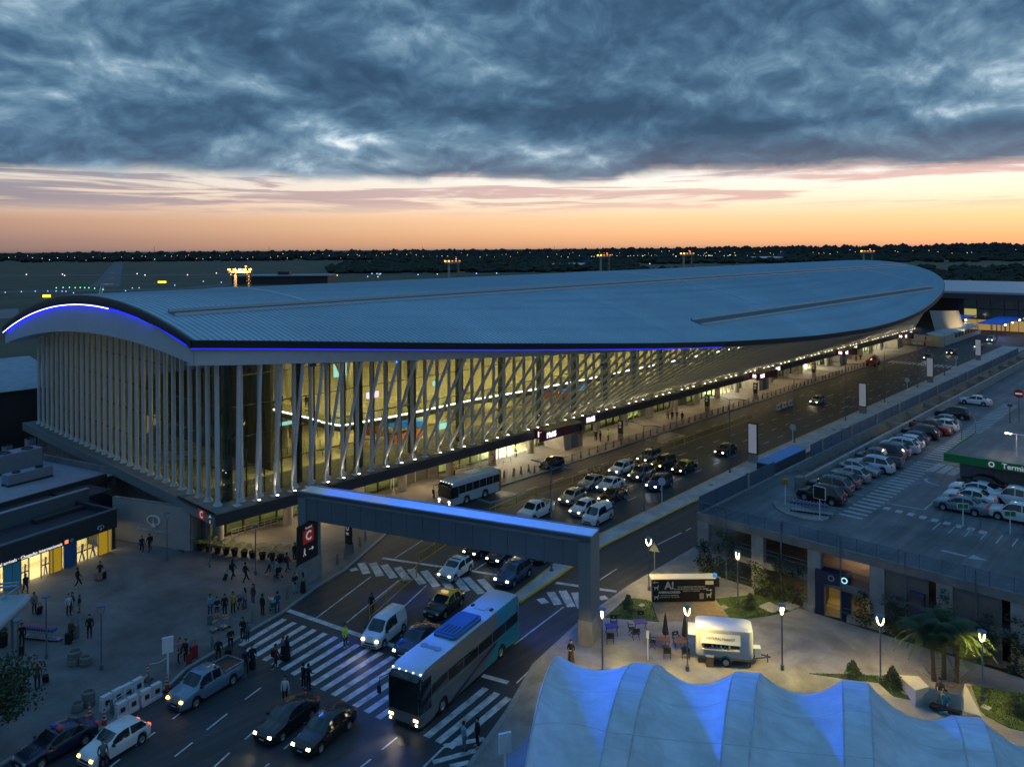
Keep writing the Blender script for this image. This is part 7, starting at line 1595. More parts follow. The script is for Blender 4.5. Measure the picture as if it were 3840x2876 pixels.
# ------------------------------------------------------------------ food trailer
A_, B_ = g('F', 1625, 590, 0), g('F', 1990, 625, 0); p = g('F', 1800, 615, 0); ft = thing('food_trailer', 'white round cornered food trailer with an open serving hatch', 'trailer', (p.x, p.y, PL), math.atan2((B_-A_).y, (B_-A_).x))
tw = mat('trailer_white', (.70, .71, .70), .35, var=.05, vs=1.); L2, W2 = 2.05, 1.05
def rr_ring(z, ins, r_=.35):
    pts = []
    for cx, cy, a0 in ((L2-r_, W2-r_, 0), (-L2+r_, W2-r_, 90), (-L2+r_, -W2+r_, 180), (L2-r_, -W2+r_, 270)):
        for k in range(5): a = R(a0+k*22.5); pts.append((cx+math.cos(a)*(r_)-math.copysign(ins, cx), cy+math.sin(a)*r_-math.copysign(ins, cy), z))
    return pts
rings = [rr_ring(.62, .06), rr_ring(.75, 0), rr_ring(1.2, -.02), rr_ring(2.35, -.02), rr_ring(2.6, .05), rr_ring(2.72, .22)]; mb = MB(); k = len(rings[0])
mb.add([q_ for r_ in rings for q_ in r_], [(i*k+j, i*k+(j+1) % k, (i+1)*k+(j+1) % k, (i+1)*k+j) for i in range(5) for j in range(k)]+[tuple(range(5*k, 6*k)), tuple(range(k-1, -1, -1))]); mb.build('body', tw, ft, True)
MB().box(-1.6, 1.05, -W2-.03, -W2+.02, 1.35, 2.0).build('hatch_opening', mat('trailer_inside', (.05, .045, .04), .6), ft)
MB().add([(-1.65, -W2-.05, 2.32), (1.1, -W2-.05, 2.32), (1.1, -W2-.42, 1.78), (-1.65, -W2-.42, 1.78), (-1.65, -W2-.02, 2.36), (1.1, -W2-.02, 2.36), (1.1, -W2-.39, 1.82), (-1.65, -W2-.39, 1.82)], [(0, 3, 2, 1), (4, 5, 6, 7), (3, 7, 6, 2), (0, 4, 7, 3), (1, 2, 6, 5)]).build('hatch_flap', tw, ft)
M = Matrix.Translation((-.28, -W2-.245, 2.09)) @ Matrix.Rotation(R(56), 4, 'X'); text('NATURAL MARKET', .235, black, ft, M, depth=.004)
MB().box(-1.6, 1.05, -W2-.35, -W2, 1.28, 1.34).build('counter', tw, ft)
for i, cl_ in enumerate(('orange', 'red', 'white', 'lblue', 'white', 'teal', 'hivis')): MB().lathe([(.06, 0), (.08, .1), (.06, .22), (0, .22)], 8, (-1.45+i*.3, -W2-.12, 1.34)).build('jar', cloth(COLR[cl_]), ft)
MB().box(-L2-.55, -L2+.02, -.95, .85, 2.05, 2.12).build('rear_flap', tw, ft); MB().box(-L2-.03, -L2+.0, -.8, .7, .8, 2.0).build('rear_door', mat('trailer_shade', (.10, .12, .16), .6), ft)
o = MB().lathe([(.16, -.1), (.31, -.1), (.33, 0), (.31, .1), (.16, .1)], 18, (.1, -W2+.02, .33), axis='y').build('wheel', rubber, ft, True); MB().lathe([(0, -.11), (.12, -.13), (.24, -.09)], 16, (.1, -W2+.02, .33), axis='y').build('rim', rimm, o)
mb = MB(); mb.path([(.1+.42*math.cos(R(a)), -W2-.02, .33+.42*math.sin(R(a))) for a in range(10, 171, 20)], .06, 6); mb.build('mudguard', mat('trailer_blue', (.10, .22, .30), .4), ft)
MB().box(-1.9, 1.95, -.9, .9, .42, .62).build('chassis', mat('trailer_sand', (.35, .28, .15), .6), ft); MB().path([(1.95, .5, .5), (3.3, 0, .5)], .05, 6).path([(1.95, -.5, .5), (3.3, 0, .5)], .05, 6).tube((3.1, 0, .1), (3.1, 0, .7), .04).build('drawbar', darkmetal, ft)
MB().cbox((2.35, -.1, .95), (.5, .6, .5)).build('generator', white, ft); MB().tube((-1.8, -.8, 0), (-1.8, -.8, .5), .04).tube((1.8, -.8, 0), (1.8, -.8, .5), .04).build('support_leg', darkmetal, ft)
MB().box(2.0, 2.16, -.4, .3, .5, 1.15).build('spare_wheel', rubber, ft)
bn = thing('waste_bin', 'brown waste bin with pale lid before the food trailer', 'bin', g('F', 1685, 670)+Vector((0, 0, PL)), ft.rotation_euler[2]); MB().box(-.26, .26, -.22, .22, 0, .75).build('box', mat('bin_brown', (.12, .08, .06), .6), bn); MB().box(-.28, .28, -.24, .24, .75, .9).build('lid', white, bn)
# tables, folding chairs, closed parasols
wood = mat('table_wood', (.16, .07, .045), .55, var=.2, vs=3.); violet = mat('table_violet', (.05, .035, .22), .5); chm = mat('chair_black', (.012, .012, .012), .6)
def table(c, x, y, m, label, rz):
    p = g(c, x, y); t = thing('cafe_table', label, 'table', (p.x, p.y, PL), rz); MB().box(-.5, .5, -.38, .38, .70, .74).build('top', m, t)
    for sx in (-.42, .42):
        MB().path([(sx, -.32, 0), (sx, .32, .70)], .025, 5).path([(sx, .32, 0), (sx, -.32, .70)], .025, 5).build('trestle', wood, t)
def chair(p, rz, label):
    t = thing('folding_chair', label, 'chair', p, rz, 'black folding chairs at the tables')
    MB().box(-.24, .24, -.22, .22, .44, .47).build('seat', chm, t); MB().add([(-.24, .23, .62), (.24, .23, .62), (.24, .27, .92), (-.24, .27, .92), (-.24, .25, .62), (.24, .25, .62), (.24, .29, .92), (-.24, .29, .92)], [(0, 1, 2, 3), (7, 6, 5, 4), (0, 4, 5, 1), (3, 2, 6, 7)]).build('backrest', chm, t)
    MB().box(-.08, .08, .225, .235, .74, .80).build('lettering', mat('chair_print', (.3, .3, .28), .6), t)
    for sx in (-.25, .25): MB().path([(sx, .24, 0), (sx, -.22, .45)], .02, 5).build('leg', chm, t); MB().path([(sx, -.22, 0), (sx, .22, .45), (sx, .28, .92)], .02, 5).build('leg', chm, t); MB().box(sx-.03, sx+.03, -.2, .25, .62, .65).build('armrest', chm, t)
    return t
for x, y, m, l, rz in ((870, 385, violet, 'violet topped cafe table nearest the gate foot', .1), (1110, 350, violet, 'violet topped cafe table below the lawn', .1), (1300, 500, wood, 'brown cafe table under the left parasol', -.1), (1450, 515, wood, 'brown cafe table under the right parasol', -.1)): table('F', x, y + 25, m, l, rz)
for x, y, rz, l in ((890, 355, 0, 'black folding chair behind the violet table by the gate'), (858, 480, 3.14, 'black folding chair in front of the violet table by the gate'), (1118, 320, 0, 'black folding chair behind the violet table below the lawn'), (1035, 405, 1.57, 'black folding chair left of the violet table below the lawn'), (1070, 445, 3.3, 'black folding chair in front of the violet table below the lawn'), (1215, 515, 1.2, 'black folding chair left of the left brown table'), (1332, 605, 3.0, 'black folding chair in front of the left brown table'), (1412, 495, .3, 'black folding chair behind the right brown table'), (1485, 610, 3.1, 'black folding chair in front of the right brown table')): p = g('F', x, y); chair((p.x, p.y, PL), rz, l)
for x, y, l in ((1318, 515, 'closed black parasol, left of two'), (1478, 530, 'closed black parasol, right of two')):
    p = g('F', x, y); t = thing('closed_parasol', l, 'parasol', (p.x, p.y, PL), 0); MB().tube((0, 0, 0), (0, 0, 2.55), .025).build('pole', darkmetal, t); mb = MB(); n = 12; pr = [(.03, 2.6), (.12, 2.1), (.2, 1.5), (.26, 1.05), (.16, .95)]; vs = []
    for r_, z_ in pr:
        for j in range(n): a = 2*math.pi*j/n; rr = r_*(1 if j % 2 else .6); vs.append((math.cos(a)*rr, math.sin(a)*rr, z_))
    mb.add(vs, [(i*n+j, i*n+(j+1) % n, (i+1)*n+(j+1) % n, (i+1)*n+j) for i in range(len(pr)-1) for j in range(n)]); mb.build('canopy', chm, t); MB().lathe([(.3, 0), (.3, .06), (0, .06)], 14).build('base', darkmetal, t)
p = g('F', 1172, 620); t = thing('post_sign', 'thin white post with a round plate beside the tables', 'sign', (p.x, p.y, PL), hd(200)); MB().tube((0, 0, 0), (0, 0, 2.0), .035).build('post', white, t); MB().box(-.03, .03, -.1, .1, 1.6, 2.15).build('plate', white, t)
# ------------------------------------------------------------------ tent
tO = g('F', 400, 625, 4.5)+Vector((.25, .75, 0)); tO.z = 0
tex = Vector((math.sin(R(100)), math.cos(R(100)), 0))*.95; tey = Vector((math.sin(R(22)), math.cos(R(22)), 0))      # ridge and arch directions
tent = thing('membrane_tent', 'large white membrane tent of scalloped vaults at the bottom right', 'tent', tO, 0)
def TP(x, y, z): q_ = tex*x+tey*y; return (q_.x, q_.y, z)
tm = bpy.data.materials.new('tent_membrane'); tm.use_nodes = True; nt = tm.node_tree; b = nt.nodes['Principled BSDF']; b.inputs['Roughness'].default_value = .55; MT['tent_membrane'] = tm; b.inputs['Base Color'].default_value = (.74, .82, .88, 1); rgb_ = nt.nodes.new('ShaderNodeRGB'); rgb_.outputs[0].default_value = (.74, .82, .88, 1); nt.links.new(rgb_.outputs[0], b.inputs['Base Color']); stains(tm, .5, .3, .62, .16); stains(tm, 1.6, .35, .6, .12, (1, .12, 1), R(68))
trn = nt.nodes.new('ShaderNodeBsdfTranslucent'); trn.inputs[0].default_value = (.5, .56, .6, 1); mx = nt.nodes.new('ShaderNodeMixShader'); mx.inputs[0].default_value = .2; o_ = nt.nodes['Material Output']
nt.links.new(b.outputs[0], mx.inputs[1]); nt.links.new(trn.outputs[0], mx.inputs[2]); nt.links.new(mx.outputs[0], o_.inputs[0])
def prof(y, x=0.): return 5.45-.082*(y+3.4)**2-(0 if x < 19.5 else .31*min(x-19.5, 4.9)+.2*max(0, x-25.9))
bays = [(0, 5.2), (6.7, 11.6), (13.1, 18.0), (19.5, 24.4), (25.9, 31)]
def sag(x):
    for a, b in bays:
        if a <= x <= b: f = (x-a)/(b-a); return 4*f*(1-f)
    return 0.
stains(mat('seam_tape', (.48, .54, .58), .5, var=.1), 2., .3, .6, .3)
X_ = [31.*i/186 for i in range(187)]; rows_ = []; weld = MB(); NJ = 28
for x in X_:
    sg_ = sag(x); r_ = []
    y1 = 1.7-.9*sg_; y0 = -9.6+1.3*sg_
    for j in range(NJ+1):
        y = y1+(y0-y1)*j/NJ; e = abs((y+3.4)/6); xx = x+.11*max(0., 1.7-y)*max(0, 1-x/4.)
        r_.append(TP(xx, y, prof(y, x)-sg_*(.78+.36*e)*(.7 if x < 5.3 else 1.08)+.012*math.sin(x*9+y*3)*sg_))
    rows_.append(r_)
MB().grid(rows_).build('membrane', tm, tent, smooth=2)
for j in range(4, NJ, 6): weld.grid([[(p_[0], p_[1], p_[2]+.012) for p_ in (r_[j], (Vector(r_[j])*.93+Vector(r_[j+1])*.07))] for r_ in rows_])
weld.build('weld_seam', MT['seam_tape'], tent)
for x in [v for bb_ in bays for v in bb_][:-1]:
    MB().path([TP(x+.11*max(0., 1.7-(1.75-11.4*j/16))*max(0, 1-x/4.), 1.75-11.4*j/16, prof(1.75-11.4*j/16, x)+.0) for j in range(17)], .05, 8, flat=.5).build('arch_seam', MT['seam_tape'], tent)
    if x in (0, 5.2, 11.6): MB().tube(TP(x, -9.7, prof(-9.7)), TP(x+.1, -10.3, 0), .06).build('prop', white, tent); MB().tube(TP(x, 1.8, prof(1.8)), TP(x, 2.2, 0), .06).build('prop', white, tent)
# ------------------------------------------------------------------ concrete bench with angular wings
p = g('G', 1350, 870); be = thing('concrete_bench', 'angular white concrete bench planter with a dark seat', 'bench', (0, 0, 0), 0); cw = mat('bench_concrete', (.55, .52, .45), .7, var=.08, vs=1.)
def solid(pts_top, z0, m, name):
    mb = MB(); n = len(pts_top); vs = [(q_.x, q_.y, q_.z) for q_ in pts_top]+[(q_.x, q_.y, z0) for q_ in pts_top]
    mb.add(vs, [tuple(range(n)), tuple(range(2*n-1, n-1, -1))]+[(i, n+i, n+(i+1) % n, (i+1) % n) for i in range(n)]); b = bmesh.new(); me = mb.mesh(name, m); b.from_mesh(me); bmesh.ops.recalc_face_normals(b, faces=b.faces); b.to_mesh(me); b.free(); return link(name, me, be)
solid([g('G', 1205, 700, .7), g('G', 1370, 712, .5), g('G', 1455, 795, 1.1), g('G', 1345, 825, 1.2)], .12, cw, 'wing')
solid([g('G', 1345, 830, 1.2), g('G', 1455, 800, 1.1), g('G', 1475, 815, 1.1), g('G', 1352, 905, .2)], .12, cw, 'wing')
solid([g('G', 1455, 805, 1.15), g('G', 1710, 865, 1.15), g('G', 1730, 880, 1.0), g('G', 1470, 820, 1.0)], .12, cw, 'back')
solid([g('G', 1710, 865, 1.15), g('G', 1740, 765, 1.0), g('G', 1875, 1030, .15), g('G', 1715, 985, .15)], .12, cw, 'wing')
solid([g('G', 1475, 915, .5), g('G', 1720, 985, .5), g('G', 1700, 1010, .5), g('G', 1455, 940, .5)], .3, black, 'seat')
# ------------------------------------------------------------------ white tubular canopy at the left edge
p = g('A', 0, 1100, 3.2); lc = thing('tube_canopy', 'pale canopy roof with tubular arms at the left edge', 'canopy', (p.x, p.y, 0), 0)
def L3(x, y, z): q_ = g('A', x, y, z); return Vector((q_.x-p.x, q_.y-p.y, z))
tubem2 = mat('canopy_tube', (.34, .42, .46), .45)
MB().path([L3(-60, 1360, 3.0), L3(60, 1250, 3.1), L3(190, 1130, 3.2), L3(225, 1080, 3.3)], [.34, .34, .34, .3], 14).build('edge_tube', tubem2, lc, True)
MB().add([L3(-60, 1340, 3.3), L3(200, 1100, 3.4), L3(205, 1055, 3.5), L3(-60, 1060, 3.9)], [(0, 1, 2, 3)]).build('roof_sheet', tubem2, lc)
for a, b in (((-40, 1130, 3.5), (160, 990, 4.4)), ((-40, 975, 4.2), (140, 958, 4.6)), ((-40, 1003, 4.2), (140, 985, 4.5)), ((145, 955, 4.6), (150, 1055, 3.5))): MB().tube(L3(*a), L3(*b), .09, n=8).build('arm', tubem2, lc)
MB().tube(L3(100, 1180, 3.1), Vector((L3(100, 1180, 3.1).x, L3(100, 1180, 3.1).y, 0)), .1).build('post', greypost, lc)
p = g('A', 12, 1500); t = thing('pot_plant', 'dark planter with a small leafy plant at the left edge', 'potted plant', (p.x, p.y, PL), 0); MB().lathe([(.4, 0), (.45, .9), (.36, .9), (0, .8)], 14).build('pot', potm, t); mb = MB(); leaf_cloud(mb, (0, 0, 1.2), .45, 160, .1); mb.build('crown', leafd, t)
# ------------------------------------------------------------------ far end: tunnel, low terminal, blue canopies
tn = thing('white_tunnel', 'white panelled pedestrian tunnel at the far kerb', 'tunnel', ST(220, -9.9, 0), TROT)
tnm = mat('tunnel_panel', (.42, .42, .36), .6, var=.08)
MB().add([(0, 0, 3.1), (46, 0, 3.1), (46, 4.2, 3.9), (0, 4.2, 3.9), (0, 0, 2.95), (46, 0, 2.95), (46, 4.2, 3.75), (0, 4.2, 3.75)], [(0, 1, 2, 3), (4, 7, 6, 5), (0, 4, 5, 1), (3, 7, 4, 0)]).build('roof', mat('tunnel_roof', (.42, .48, .50), .5, var=.06, vs=.3), tn)
for i in range(13): MB().box(i*3.7, i*3.7+.35, -.05, .1, .1, 3.0).build('post', tnm, tn); MB().box(i*3.7+.36, i*3.7+3.68, 0, .06, .1, 1.5 if i > 3 else 2.9).build('panel', tnm, tn)
MB().box(-.1, .1, 0, 4.2, .1, 3.4).build('end_panel', tnm, tn)
hw = thing('work_hoarding', 'pale folded sheets of a building site before the tunnel', 'hoarding', g('W', 540, 790), TROT); MB().box(-.1, .1, -5, 3.5, .1, 3.2).build('sheet', white, hw); MB().box(-3, 3, 3.5, 3.7, .1, 2.6).build('sheet', tnm, hw); MB().box(-1, 1, -4, -3, .2, 2.8).build('red_machine', PT['red'], hw)
lt = thing('low_terminal', 'long low neighbouring terminal with a white roof and glass bays', 'building', ST(300, 22, 0), TROT)
MB().box(-25, 70, -140, 8, 13.2, 14).build('roof', mat('far_roof_white', (.40, .47, .52), .5, var=.06, vs=.1), lt); MB().box(-26, -24.9, -140, 8, 11.4, 13.3).build('fascia', mat('far_fascia', (.06, .05, .065), .5), lt)
MB().box(-20, 68, -140, 6, 0, 13.2).build('wall', mat('far_wall', (.035, .04, .05), .5), lt)
fg = mat('far_glass', (.02, .04, .055), .12, emit=(.2, .4, .5), es=.02); fl = mat('far_lit', (.3, .25, .05), emit=(.9, .75, .2), es=.35)
for i in range(26):
    for k, z_ in enumerate((4.6, 8.0)):
        MB().box(-20.3, -20.05, -28-i*4.2, -24.2-i*4.2, z_, z_+3.0).build('window', fl if (i*7+k*3) % 9 == 0 else fg, lt)
    MB().box(-20.5, -20.1, -24.15-i*4.2, -24.0-i*4.2, 0, 11.4).build('mullion', greypost, lt)
MB().box(-20.4, -20.1, -140, -24, 0.3, 3.9).build('shop_band', mat('far_shop', (.3, .2, .06), emit=(1., .62, .2), es=.25), lt)
MB().box(-20.35, -20.05, -22, -4, 2, 11).build('dark_panel', mat('far_panel', (.012, .013, .015), .5), lt)
cc = thing('curved_wing', 'pale curved wall lit by a spot at the far roof end', 'wall', ST(236, 0, 0), TROT); rows_ = []
for i in range(9): a = i/8; rows_.append([(a*14, -4-5*math.sin(a*1.5), 3.2+a*1.0), (a*14, -4-5*math.sin(a*1.5)+1.5, 9.6-a*.6)])
MB().grid(rows_).build('panel', mat('wing_panel', (.42, .38, .33), .5), cc, True); lamp('wing_spot', 'SPOT', cc, (9, -15, 4.2), 3000, (1., .75, .35), .3, Vector((.1, 1, .15)).to_track_quat('-Z', 'Y').to_euler(), R(70))
for i, (s_, t_, w, d) in enumerate(((262, -6, 46, 10), (250, -20, 30, 7), (290, -34, 34, 6))):
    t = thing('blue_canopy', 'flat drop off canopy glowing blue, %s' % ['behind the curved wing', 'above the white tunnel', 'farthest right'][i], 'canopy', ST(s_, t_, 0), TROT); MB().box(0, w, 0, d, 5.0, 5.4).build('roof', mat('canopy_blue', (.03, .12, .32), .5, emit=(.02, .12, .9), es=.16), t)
    for k in range(5): MB().tube((2+k*(w-4)/4, d/2, 0), (2+k*(w-4)/4, d/2, 5), .15).build('post', greypost, t)
    for k in range(3): MB().cbox((4+k*(w-8)/2, .2, 4.7), (.8, .3, .3)).build('lamp', mat('far_lamp', (.8, .8, .8), emit=(1., .82, .5), es=24), t)
    lamp('canopy_light', 'POINT', t, (w/2, d/2, 4.2), 500, (.45, .5, 1.) if i < 2 else (1., .8, .5), .4)
for i, (x, y) in enumerate(((3490, 1262), (3510, 1275), (3535, 1250), (3455, 1290), (3560, 1285))):
    p = g('W', (x-3300)/.2441, (y-1100)/.2441); car(['suv', 'sedan', 'hatch', 'suv', 'sedan'][i], ['navy', 'blue', 'navy', 'black', 'grey'][i], p, 230, 'far parked car in blue light, %s behind the tunnel' % ['leftmost', 'second from left', 'rear', 'nearest', 'rightmost'][i], 'off')
# ------------------------------------------------------------------ airfield
mastm = mat('mast_pale', (.42, .38, .36), .6)
flood = mat('flood_lamp', (.8, .8, .8), emit=(1., .36, .03), es=5)
def mast(c, x, ybase, h_z, label, lit, s=1.0, dist=None):
    u = CR[c][0]+x*CR[c][2]; Y = dist; X = (u-1920)/FOC*Y; t = thing('flood_mast', label, 'floodlight', (X, Y, 0), 0)
    MB().tube((-2.4*s, 0, 0), (-2.4*s, 0, h_z-1.5), .8*s, .55*s, 8).build('mast', mastm, t); sp2 = MB()
    for k in range(int(h_z/1.3)): sp2.lathe([(.7*s, 0), (1.1*s, .5)], 8, (2.6*s, 0, k*1.3))
    sp2.build('stair_cage', mat('stair_cage', (.40, .28, .18), .6), t); MB().tube((2.6*s, 0, 0), (2.6*s, 0, h_z-1), .35*s, n=6).build('mast', mastm, t); MB().box(-4.4*s, 3.6*s, -1, 1, h_z-1.8, h_z-1).build('platform', mastm, t)
    for k in range(5): MB().cbox((-4.2*s+k*1.9*s, -1.1, h_z-.5), (.9*s, .6, .55)).build('lamp', flood if lit > k else mat('flood_dim', (.6, .4, .2), emit=(1., .50, .12), es=.8), t)
    if lit > 2: lamp('mast_light', 'POINT', t, (0, -3, h_z), 5000, (1., .55, .15), 1.)
    MB().cbox((1.5*s, 0, h_z+.6), (.5, .5, .5)).build('beacon', mat('beacon_red', (.6, .05, .05), emit=(1., .08, .05), es=6), t)
mast('Z', 522, 0, 23.5, 'pair of floodlight masts blazing orange behind the roof, nearest', 5, 1.05, 300); mast('Z', 979, 0, 24.2, 'pair of floodlight masts, second from left', 2, 1.0, 420); mast('Z', 1306, 0, 26.2, 'pair of floodlight masts, third from left', 2, 1., 480); mast('Z', 1485, 0, 26.9, 'pair of floodlight masts, fourth from left', 2, 1.0, 480); mast('Z', 1874, 0, 27.4, 'pair of floodlight masts, rightmost', 1, 1.05, 500)
def plane(c, x, y, az, s, label, tailcol):
    p = g(c, x, y); t = thing('airliner', label, 'aeroplane', (p.x, p.y, 0), hd(az)); t.scale = (s, s, s); wm2 = mat('plane_white', (.62, .63, .66), .35, emit=(.5, .55, .6), es=.05); tcm = mat('plane_tail_blue', (.03, .10, .22), .4)
    MB().path([(30, 0, 4.6), (29, 0, 4.8), (26, 0, 5.2), (20, 0, 5.3), (-16, 0, 5.3), (-26, 0, 6.1), (-33, 0, 7.0)], [.3, 1.2, 2.3, 2.8, 2.8, 1.7, .4], 14).build('fuselage', wm2, t, True)
    for s_ in (1, -1):
        MB().add([(6, s_*2.4, 4.2), (-5, s_*2.4, 4.2), (-13, s_*27, 6.2), (-9.5, s_*27, 6.2), (6, s_*2.4, 4.7), (-5, s_*2.4, 4.6), (-13, s_*27, 6.3), (-9.5, s_*27, 6.35)], [(0, 1, 2, 3), (4, 7, 6, 5), (0, 3, 7, 4), (1, 5, 6, 2), (3, 2, 6, 7)]).build('wing', wm2, t)
        MB().lathe([(1.0, -2), (1.5, 0), (1.3, 3), (.6, 4.5)], 12).build('engine', wm2, t).matrix_local = Matrix.Translation((3.5, s_*9.5, 2.9)) @ Matrix.Rotation(R(-90), 4, 'Y')
        MB().add([(-25, s_*1, 6.6), (-30, s_*1, 6.6), (-34, s_*10, 7.4), (-31.5, s_*10, 7.4), (-25, s_*1, 6.8), (-30, s_*1, 6.8)], [(0, 1, 2, 3), (4, 3, 2, 5)]).build('tailplane', wm2, t)
        MB().tube((0, s_*3.5, 0), (0, s_*3.5, 4), .5).build('gear', rubber, t)
    MB().tube((24, 0, 0), (24, 0, 4), .4).build('gear', rubber, t)
    MB().add([(-23, -.2, 8), (-33, -.2, 7.6), (-37, -.2, 17), (-32.5, -.2, 17), (-23, .2, 8), (-33, .2, 7.6), (-37, .2, 17), (-32.5, .2, 17)], [(0, 1, 2, 3), (4, 7, 6, 5), (0, 3, 7, 4), (1, 5, 6, 2), (3, 2, 6, 7)]).build('fin', tcm, t)
    MB().cbox((30, 0, 2), (.7, .7, .7)).build('nose_lamp', mat('plane_lamp', (.8, .8, .8), emit=(1., .7, .5), es=10), t)
plane('S', 290, 278, 262, .92, 'white taxiing airliner left of the third mast pair', 0); plane('S', 1900, 225, 268, 1.25, 'white airliner with a blue tail behind the roof ridge', 0)
hg = thing('satellite_building', 'flat roofed airside building behind the roof, left of centre', 'building', g('R', 300, 335), 0); MB().box(-42, 42, 0, 30, 0, 7).build('wall', dkwall, hg); MB().box(-44, 44, -2, 32, 7, 8).build('roof', membr, hg); MB().box(-4, 6, 8, 16, 8, 11).build('roof_unit', darkmetal, hg)
# airfield lights: each its own small lamp
def field_light(p, col, s, label, group, z=.5):
    key = 'al_%s' % group; m = MT.get(key) or mat(key, (.5, .5, .5), emit=col, es=2.5)
    me = MT.get(key+str(s)+'m')
    if me is None: me = MT[key+str(s)+'m'] = MB().lathe([(0, 0), (s, 0), (s, s), (s*.6, 1.8*s), (0, 2*s)], 8).mesh('airfield_light', m)
    tag(link('airfield_light', me, None, (p.x, p.y, z)), label, 'light', group)
for c, pts, col, grp, lb in (
    ('Q', [(45, 508), (185, 502), (305, 498), (413, 497), (485, 497), (537, 499), (570, 500), (635, 513), (1085, 494), (1143, 470), (1202, 468), (1912, 420), (1757, 412), (1510, 446)], (.2, .42, 1.), 'blue taxiway lights left of the roof', 'small blue taxiway light on the airfield left of the masts'),
    ('R', [(963, 282), (995, 260), (1033, 261), (1050, 265), (1060, 262), (1343, 268), (1488, 264), (1514, 243), (1783, 259), (1797, 236), (1935, 257), (2145, 238), (2160, 240), (2178, 241), (630, 296)], (.25, .5, 1.), 'blue taxiway lights behind the roof', 'small blue taxiway light beyond the roof ridge'),
    ('S', [(790, 254), (966, 247), (1130, 241), (1180, 240), (290, 292), (400, 272)], (.2, .6, 1.), 'blue taxiway lights far right', 'small blue taxiway light near the right masts'),
    ('Q', [(487, 468), (545, 466), (600, 465), (650, 467), (693, 466), (732, 467), (768, 468), (818, 473), (890, 483)], (.15, .9, .45), 'green taxiway lights', 'small green taxiway light at the runway mouth'),
    ('Q', [(228, 352), (540, 350), (558, 360), (1185, 345), (1253, 357), (1620, 355), (1870, 340), (1995, 352)], (1., .75, .5), 'runway edge lights', 'small warm runway edge light far left'),
    ('R', [(733, 273), (1040, 284), (780, 250), (1115, 247)], (1., .6, .2), 'amber apron lights', 'small amber apron light behind the roof')):
    for x, y in pts:
        p = g(c, x, y); field_light(p, col, p.y*.00055, lb, grp)
for i, (c, x, y, w) in enumerate((('Q', 1400, 420, 7.5), ('Q', 403, 545, 5.))):
    p = g(c, x, y); t = thing('runway_sign', 'glowing yellow taxiway sign %s' % ['in the grass left of the masts', 'beside the near roof edge'][i], 'sign', (p.x, p.y, 0), 0); MB().box(-w/2, w/2, -.2, .2, .3, 1.9).build('panel', mat('runway_sign_face', (.7, .6, .1), emit=(1., .85, .05), es=2.2), t); MB().box(-w/2+.3, -w/2+.5, -.1, .1, 0, .3).box(w/2-.5, w/2-.3, -.1, .1, 0, .3).build('leg', darkmetal, t)
for i, (x, y) in enumerate(((970, 330), (905, 430), (945, 428), (960, 378))):
    p = g('Q', x, y); stripe(markings('runway_patch'), linepts(p-Vector((4, 0, 0)), p+Vector((4, 0, 0)), 3), .07, mat('paint_red', (.4, .08, .07), .6))
# distant town lights and woods that read as one mass
dl = MB()
for i in range(150):
    az = -34+68*i/150+rnd.uniform(-.2, .2); Y = rnd.choice((1700, 2100, 2600)); X = math.tan(R(az))*Y; z_ = rnd.uniform(2, 9); s = Y*.00042*rnd.uniform(.6, 1.15); dl.cbox((X, Y, z_+8), (s, s, s))
tag(dl.build('distant_lights', mat('town_light', (.8, .8, .8), emit=(1., .66, .28), es=3)), 'pinpoint street lights of the far town along the horizon', 'lights', kind='stuff')
dl = MB()
for i in range(70): az = 4+12*rnd.random(); Y = 1900; dl.cbox((math.tan(R(az))*Y, Y, 7+rnd.uniform(0, 3)), (1.0, 1, .8))
tag(dl.build('distant_lights', mat('town_light_white', (.8, .8, .8), emit=(.85, 1., .85), es=2.5)), 'dense row of white lights far across the airfield', 'lights', kind='stuff')
wd_ = [mat('wood_far', (.016, .02, .016), .95), mat('wood_near', (.022, .028, .014), .95)]
wb2 = MB()
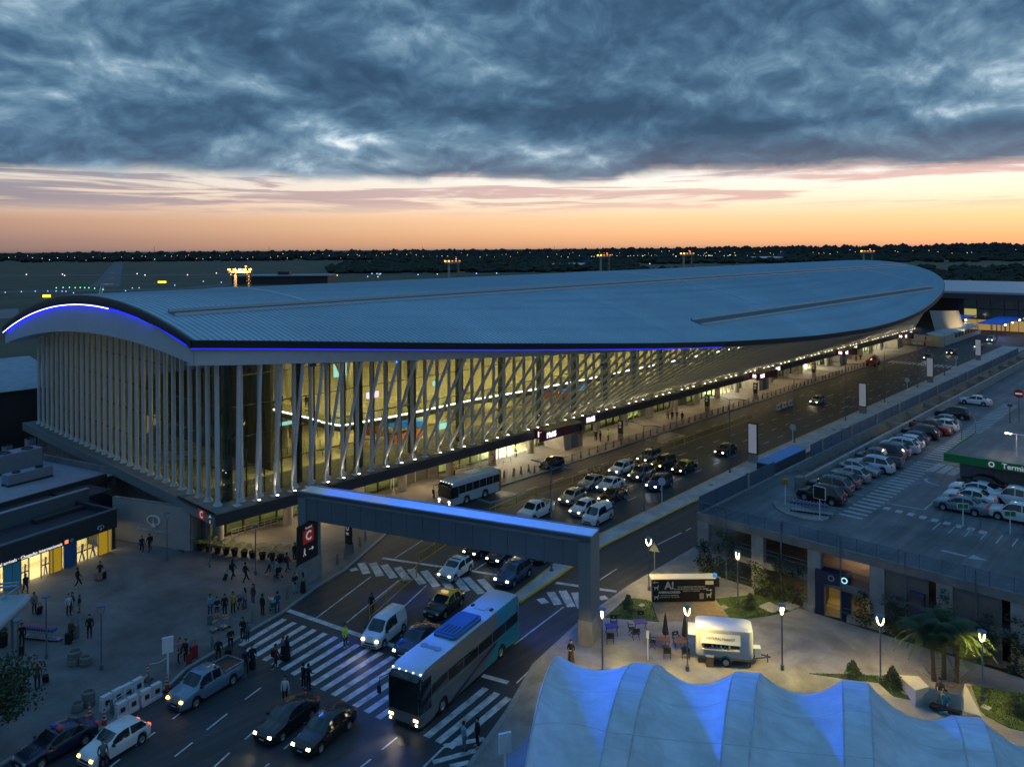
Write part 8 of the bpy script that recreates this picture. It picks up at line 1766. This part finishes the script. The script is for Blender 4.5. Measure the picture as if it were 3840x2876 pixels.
def clump(X, Y, h, w, m):
    n = 6; vs = []
    for z_, f in ((0, .7), (h*.35, 1.), (h*.7, .8), (h, .12)):
        for j in range(n): a = 2*math.pi*j/n+rnd.uniform(-.3, .3); r_ = w*f*rnd.uniform(.65, 1.2); vs.append((X+math.cos(a)*r_, Y+math.sin(a)*r_, z_*rnd.uniform(.88, 1.1)))
    wb2.add(vs, [(i*n+j, i*n+(j+1) % n, (i+1)*n+(j+1) % n, (i+1)*n+j) for i in range(3) for j in range(n)]+[tuple(range(3*n, 4*n))], m)
for Y, n_, h, az0, az1 in ((3600, 900, 22, -40, 40), (2800, 900, 17, -40, 40), (2300, 700, 13, -40, 40), (1900, 500, 11, -10, 40), (1500, 500, 9, -12, 40)):
    for _ in range(n_):
        az = rnd.uniform(az0, az1); yy = Y*rnd.uniform(.92, 1.08); tall = 1+.55*max(0, (az-5)/30) if Y > 2000 else 1
        clump(math.tan(R(az))*yy, yy, h*rnd.uniform(.6, 1.25)*tall, h*rnd.uniform(.7, 1.5), 0 if Y > 2000 else 1)
for Y, n_, h, az0, az1 in ((1150, 500, 8, -13, 9), (900, 300, 6, 6, 40), (700, 260, 5.5, 20, 42)):
    for _ in range(n_): az = rnd.uniform(az0, az1); yy = Y*rnd.uniform(.85, 1.15); clump(math.tan(R(az))*yy, yy, h*rnd.uniform(.5, 1.2), h*rnd.uniform(.8, 1.6), 1)
tag(wb2.build('distant_wood', wd_), 'dark band of woodland along the whole horizon', 'wood', kind='stuff')
for i, az in enumerate((-24.5, -17.2, -6.5, 3.1)):
    Y = 2500; t = thing('radio_mast', 'thin radio mast on the horizon, %s' % ['leftmost', 'second', 'third', 'rightmost'][i], 'mast', (math.tan(R(az))*Y, Y, 0), 0); MB().tube((0, 0, 0), (0, 0, 44-i*3), 1.1, .4, 5).build('mast', darkmetal, t)
for i, (az, w) in enumerate(((-28, 28), (-13.2, 24), (-11.5, 18), (-8.5, 20))):
    Y = 2600; t = thing('distant_block', 'far apartment block on the horizon, %s' % ['leftmost', 'second', 'third', 'fourth'][i], 'building', (math.tan(R(az))*Y, Y, 0), 0); MB().box(-w/2, w/2, 0, 14, 0, 28).build('wall', mat('far_block', (.07, .07, .08), .8), t); MB().box(-w/2+3, -w/2+9, 2, 8, 28, 31).build('roof_house', MT['far_block'], t)
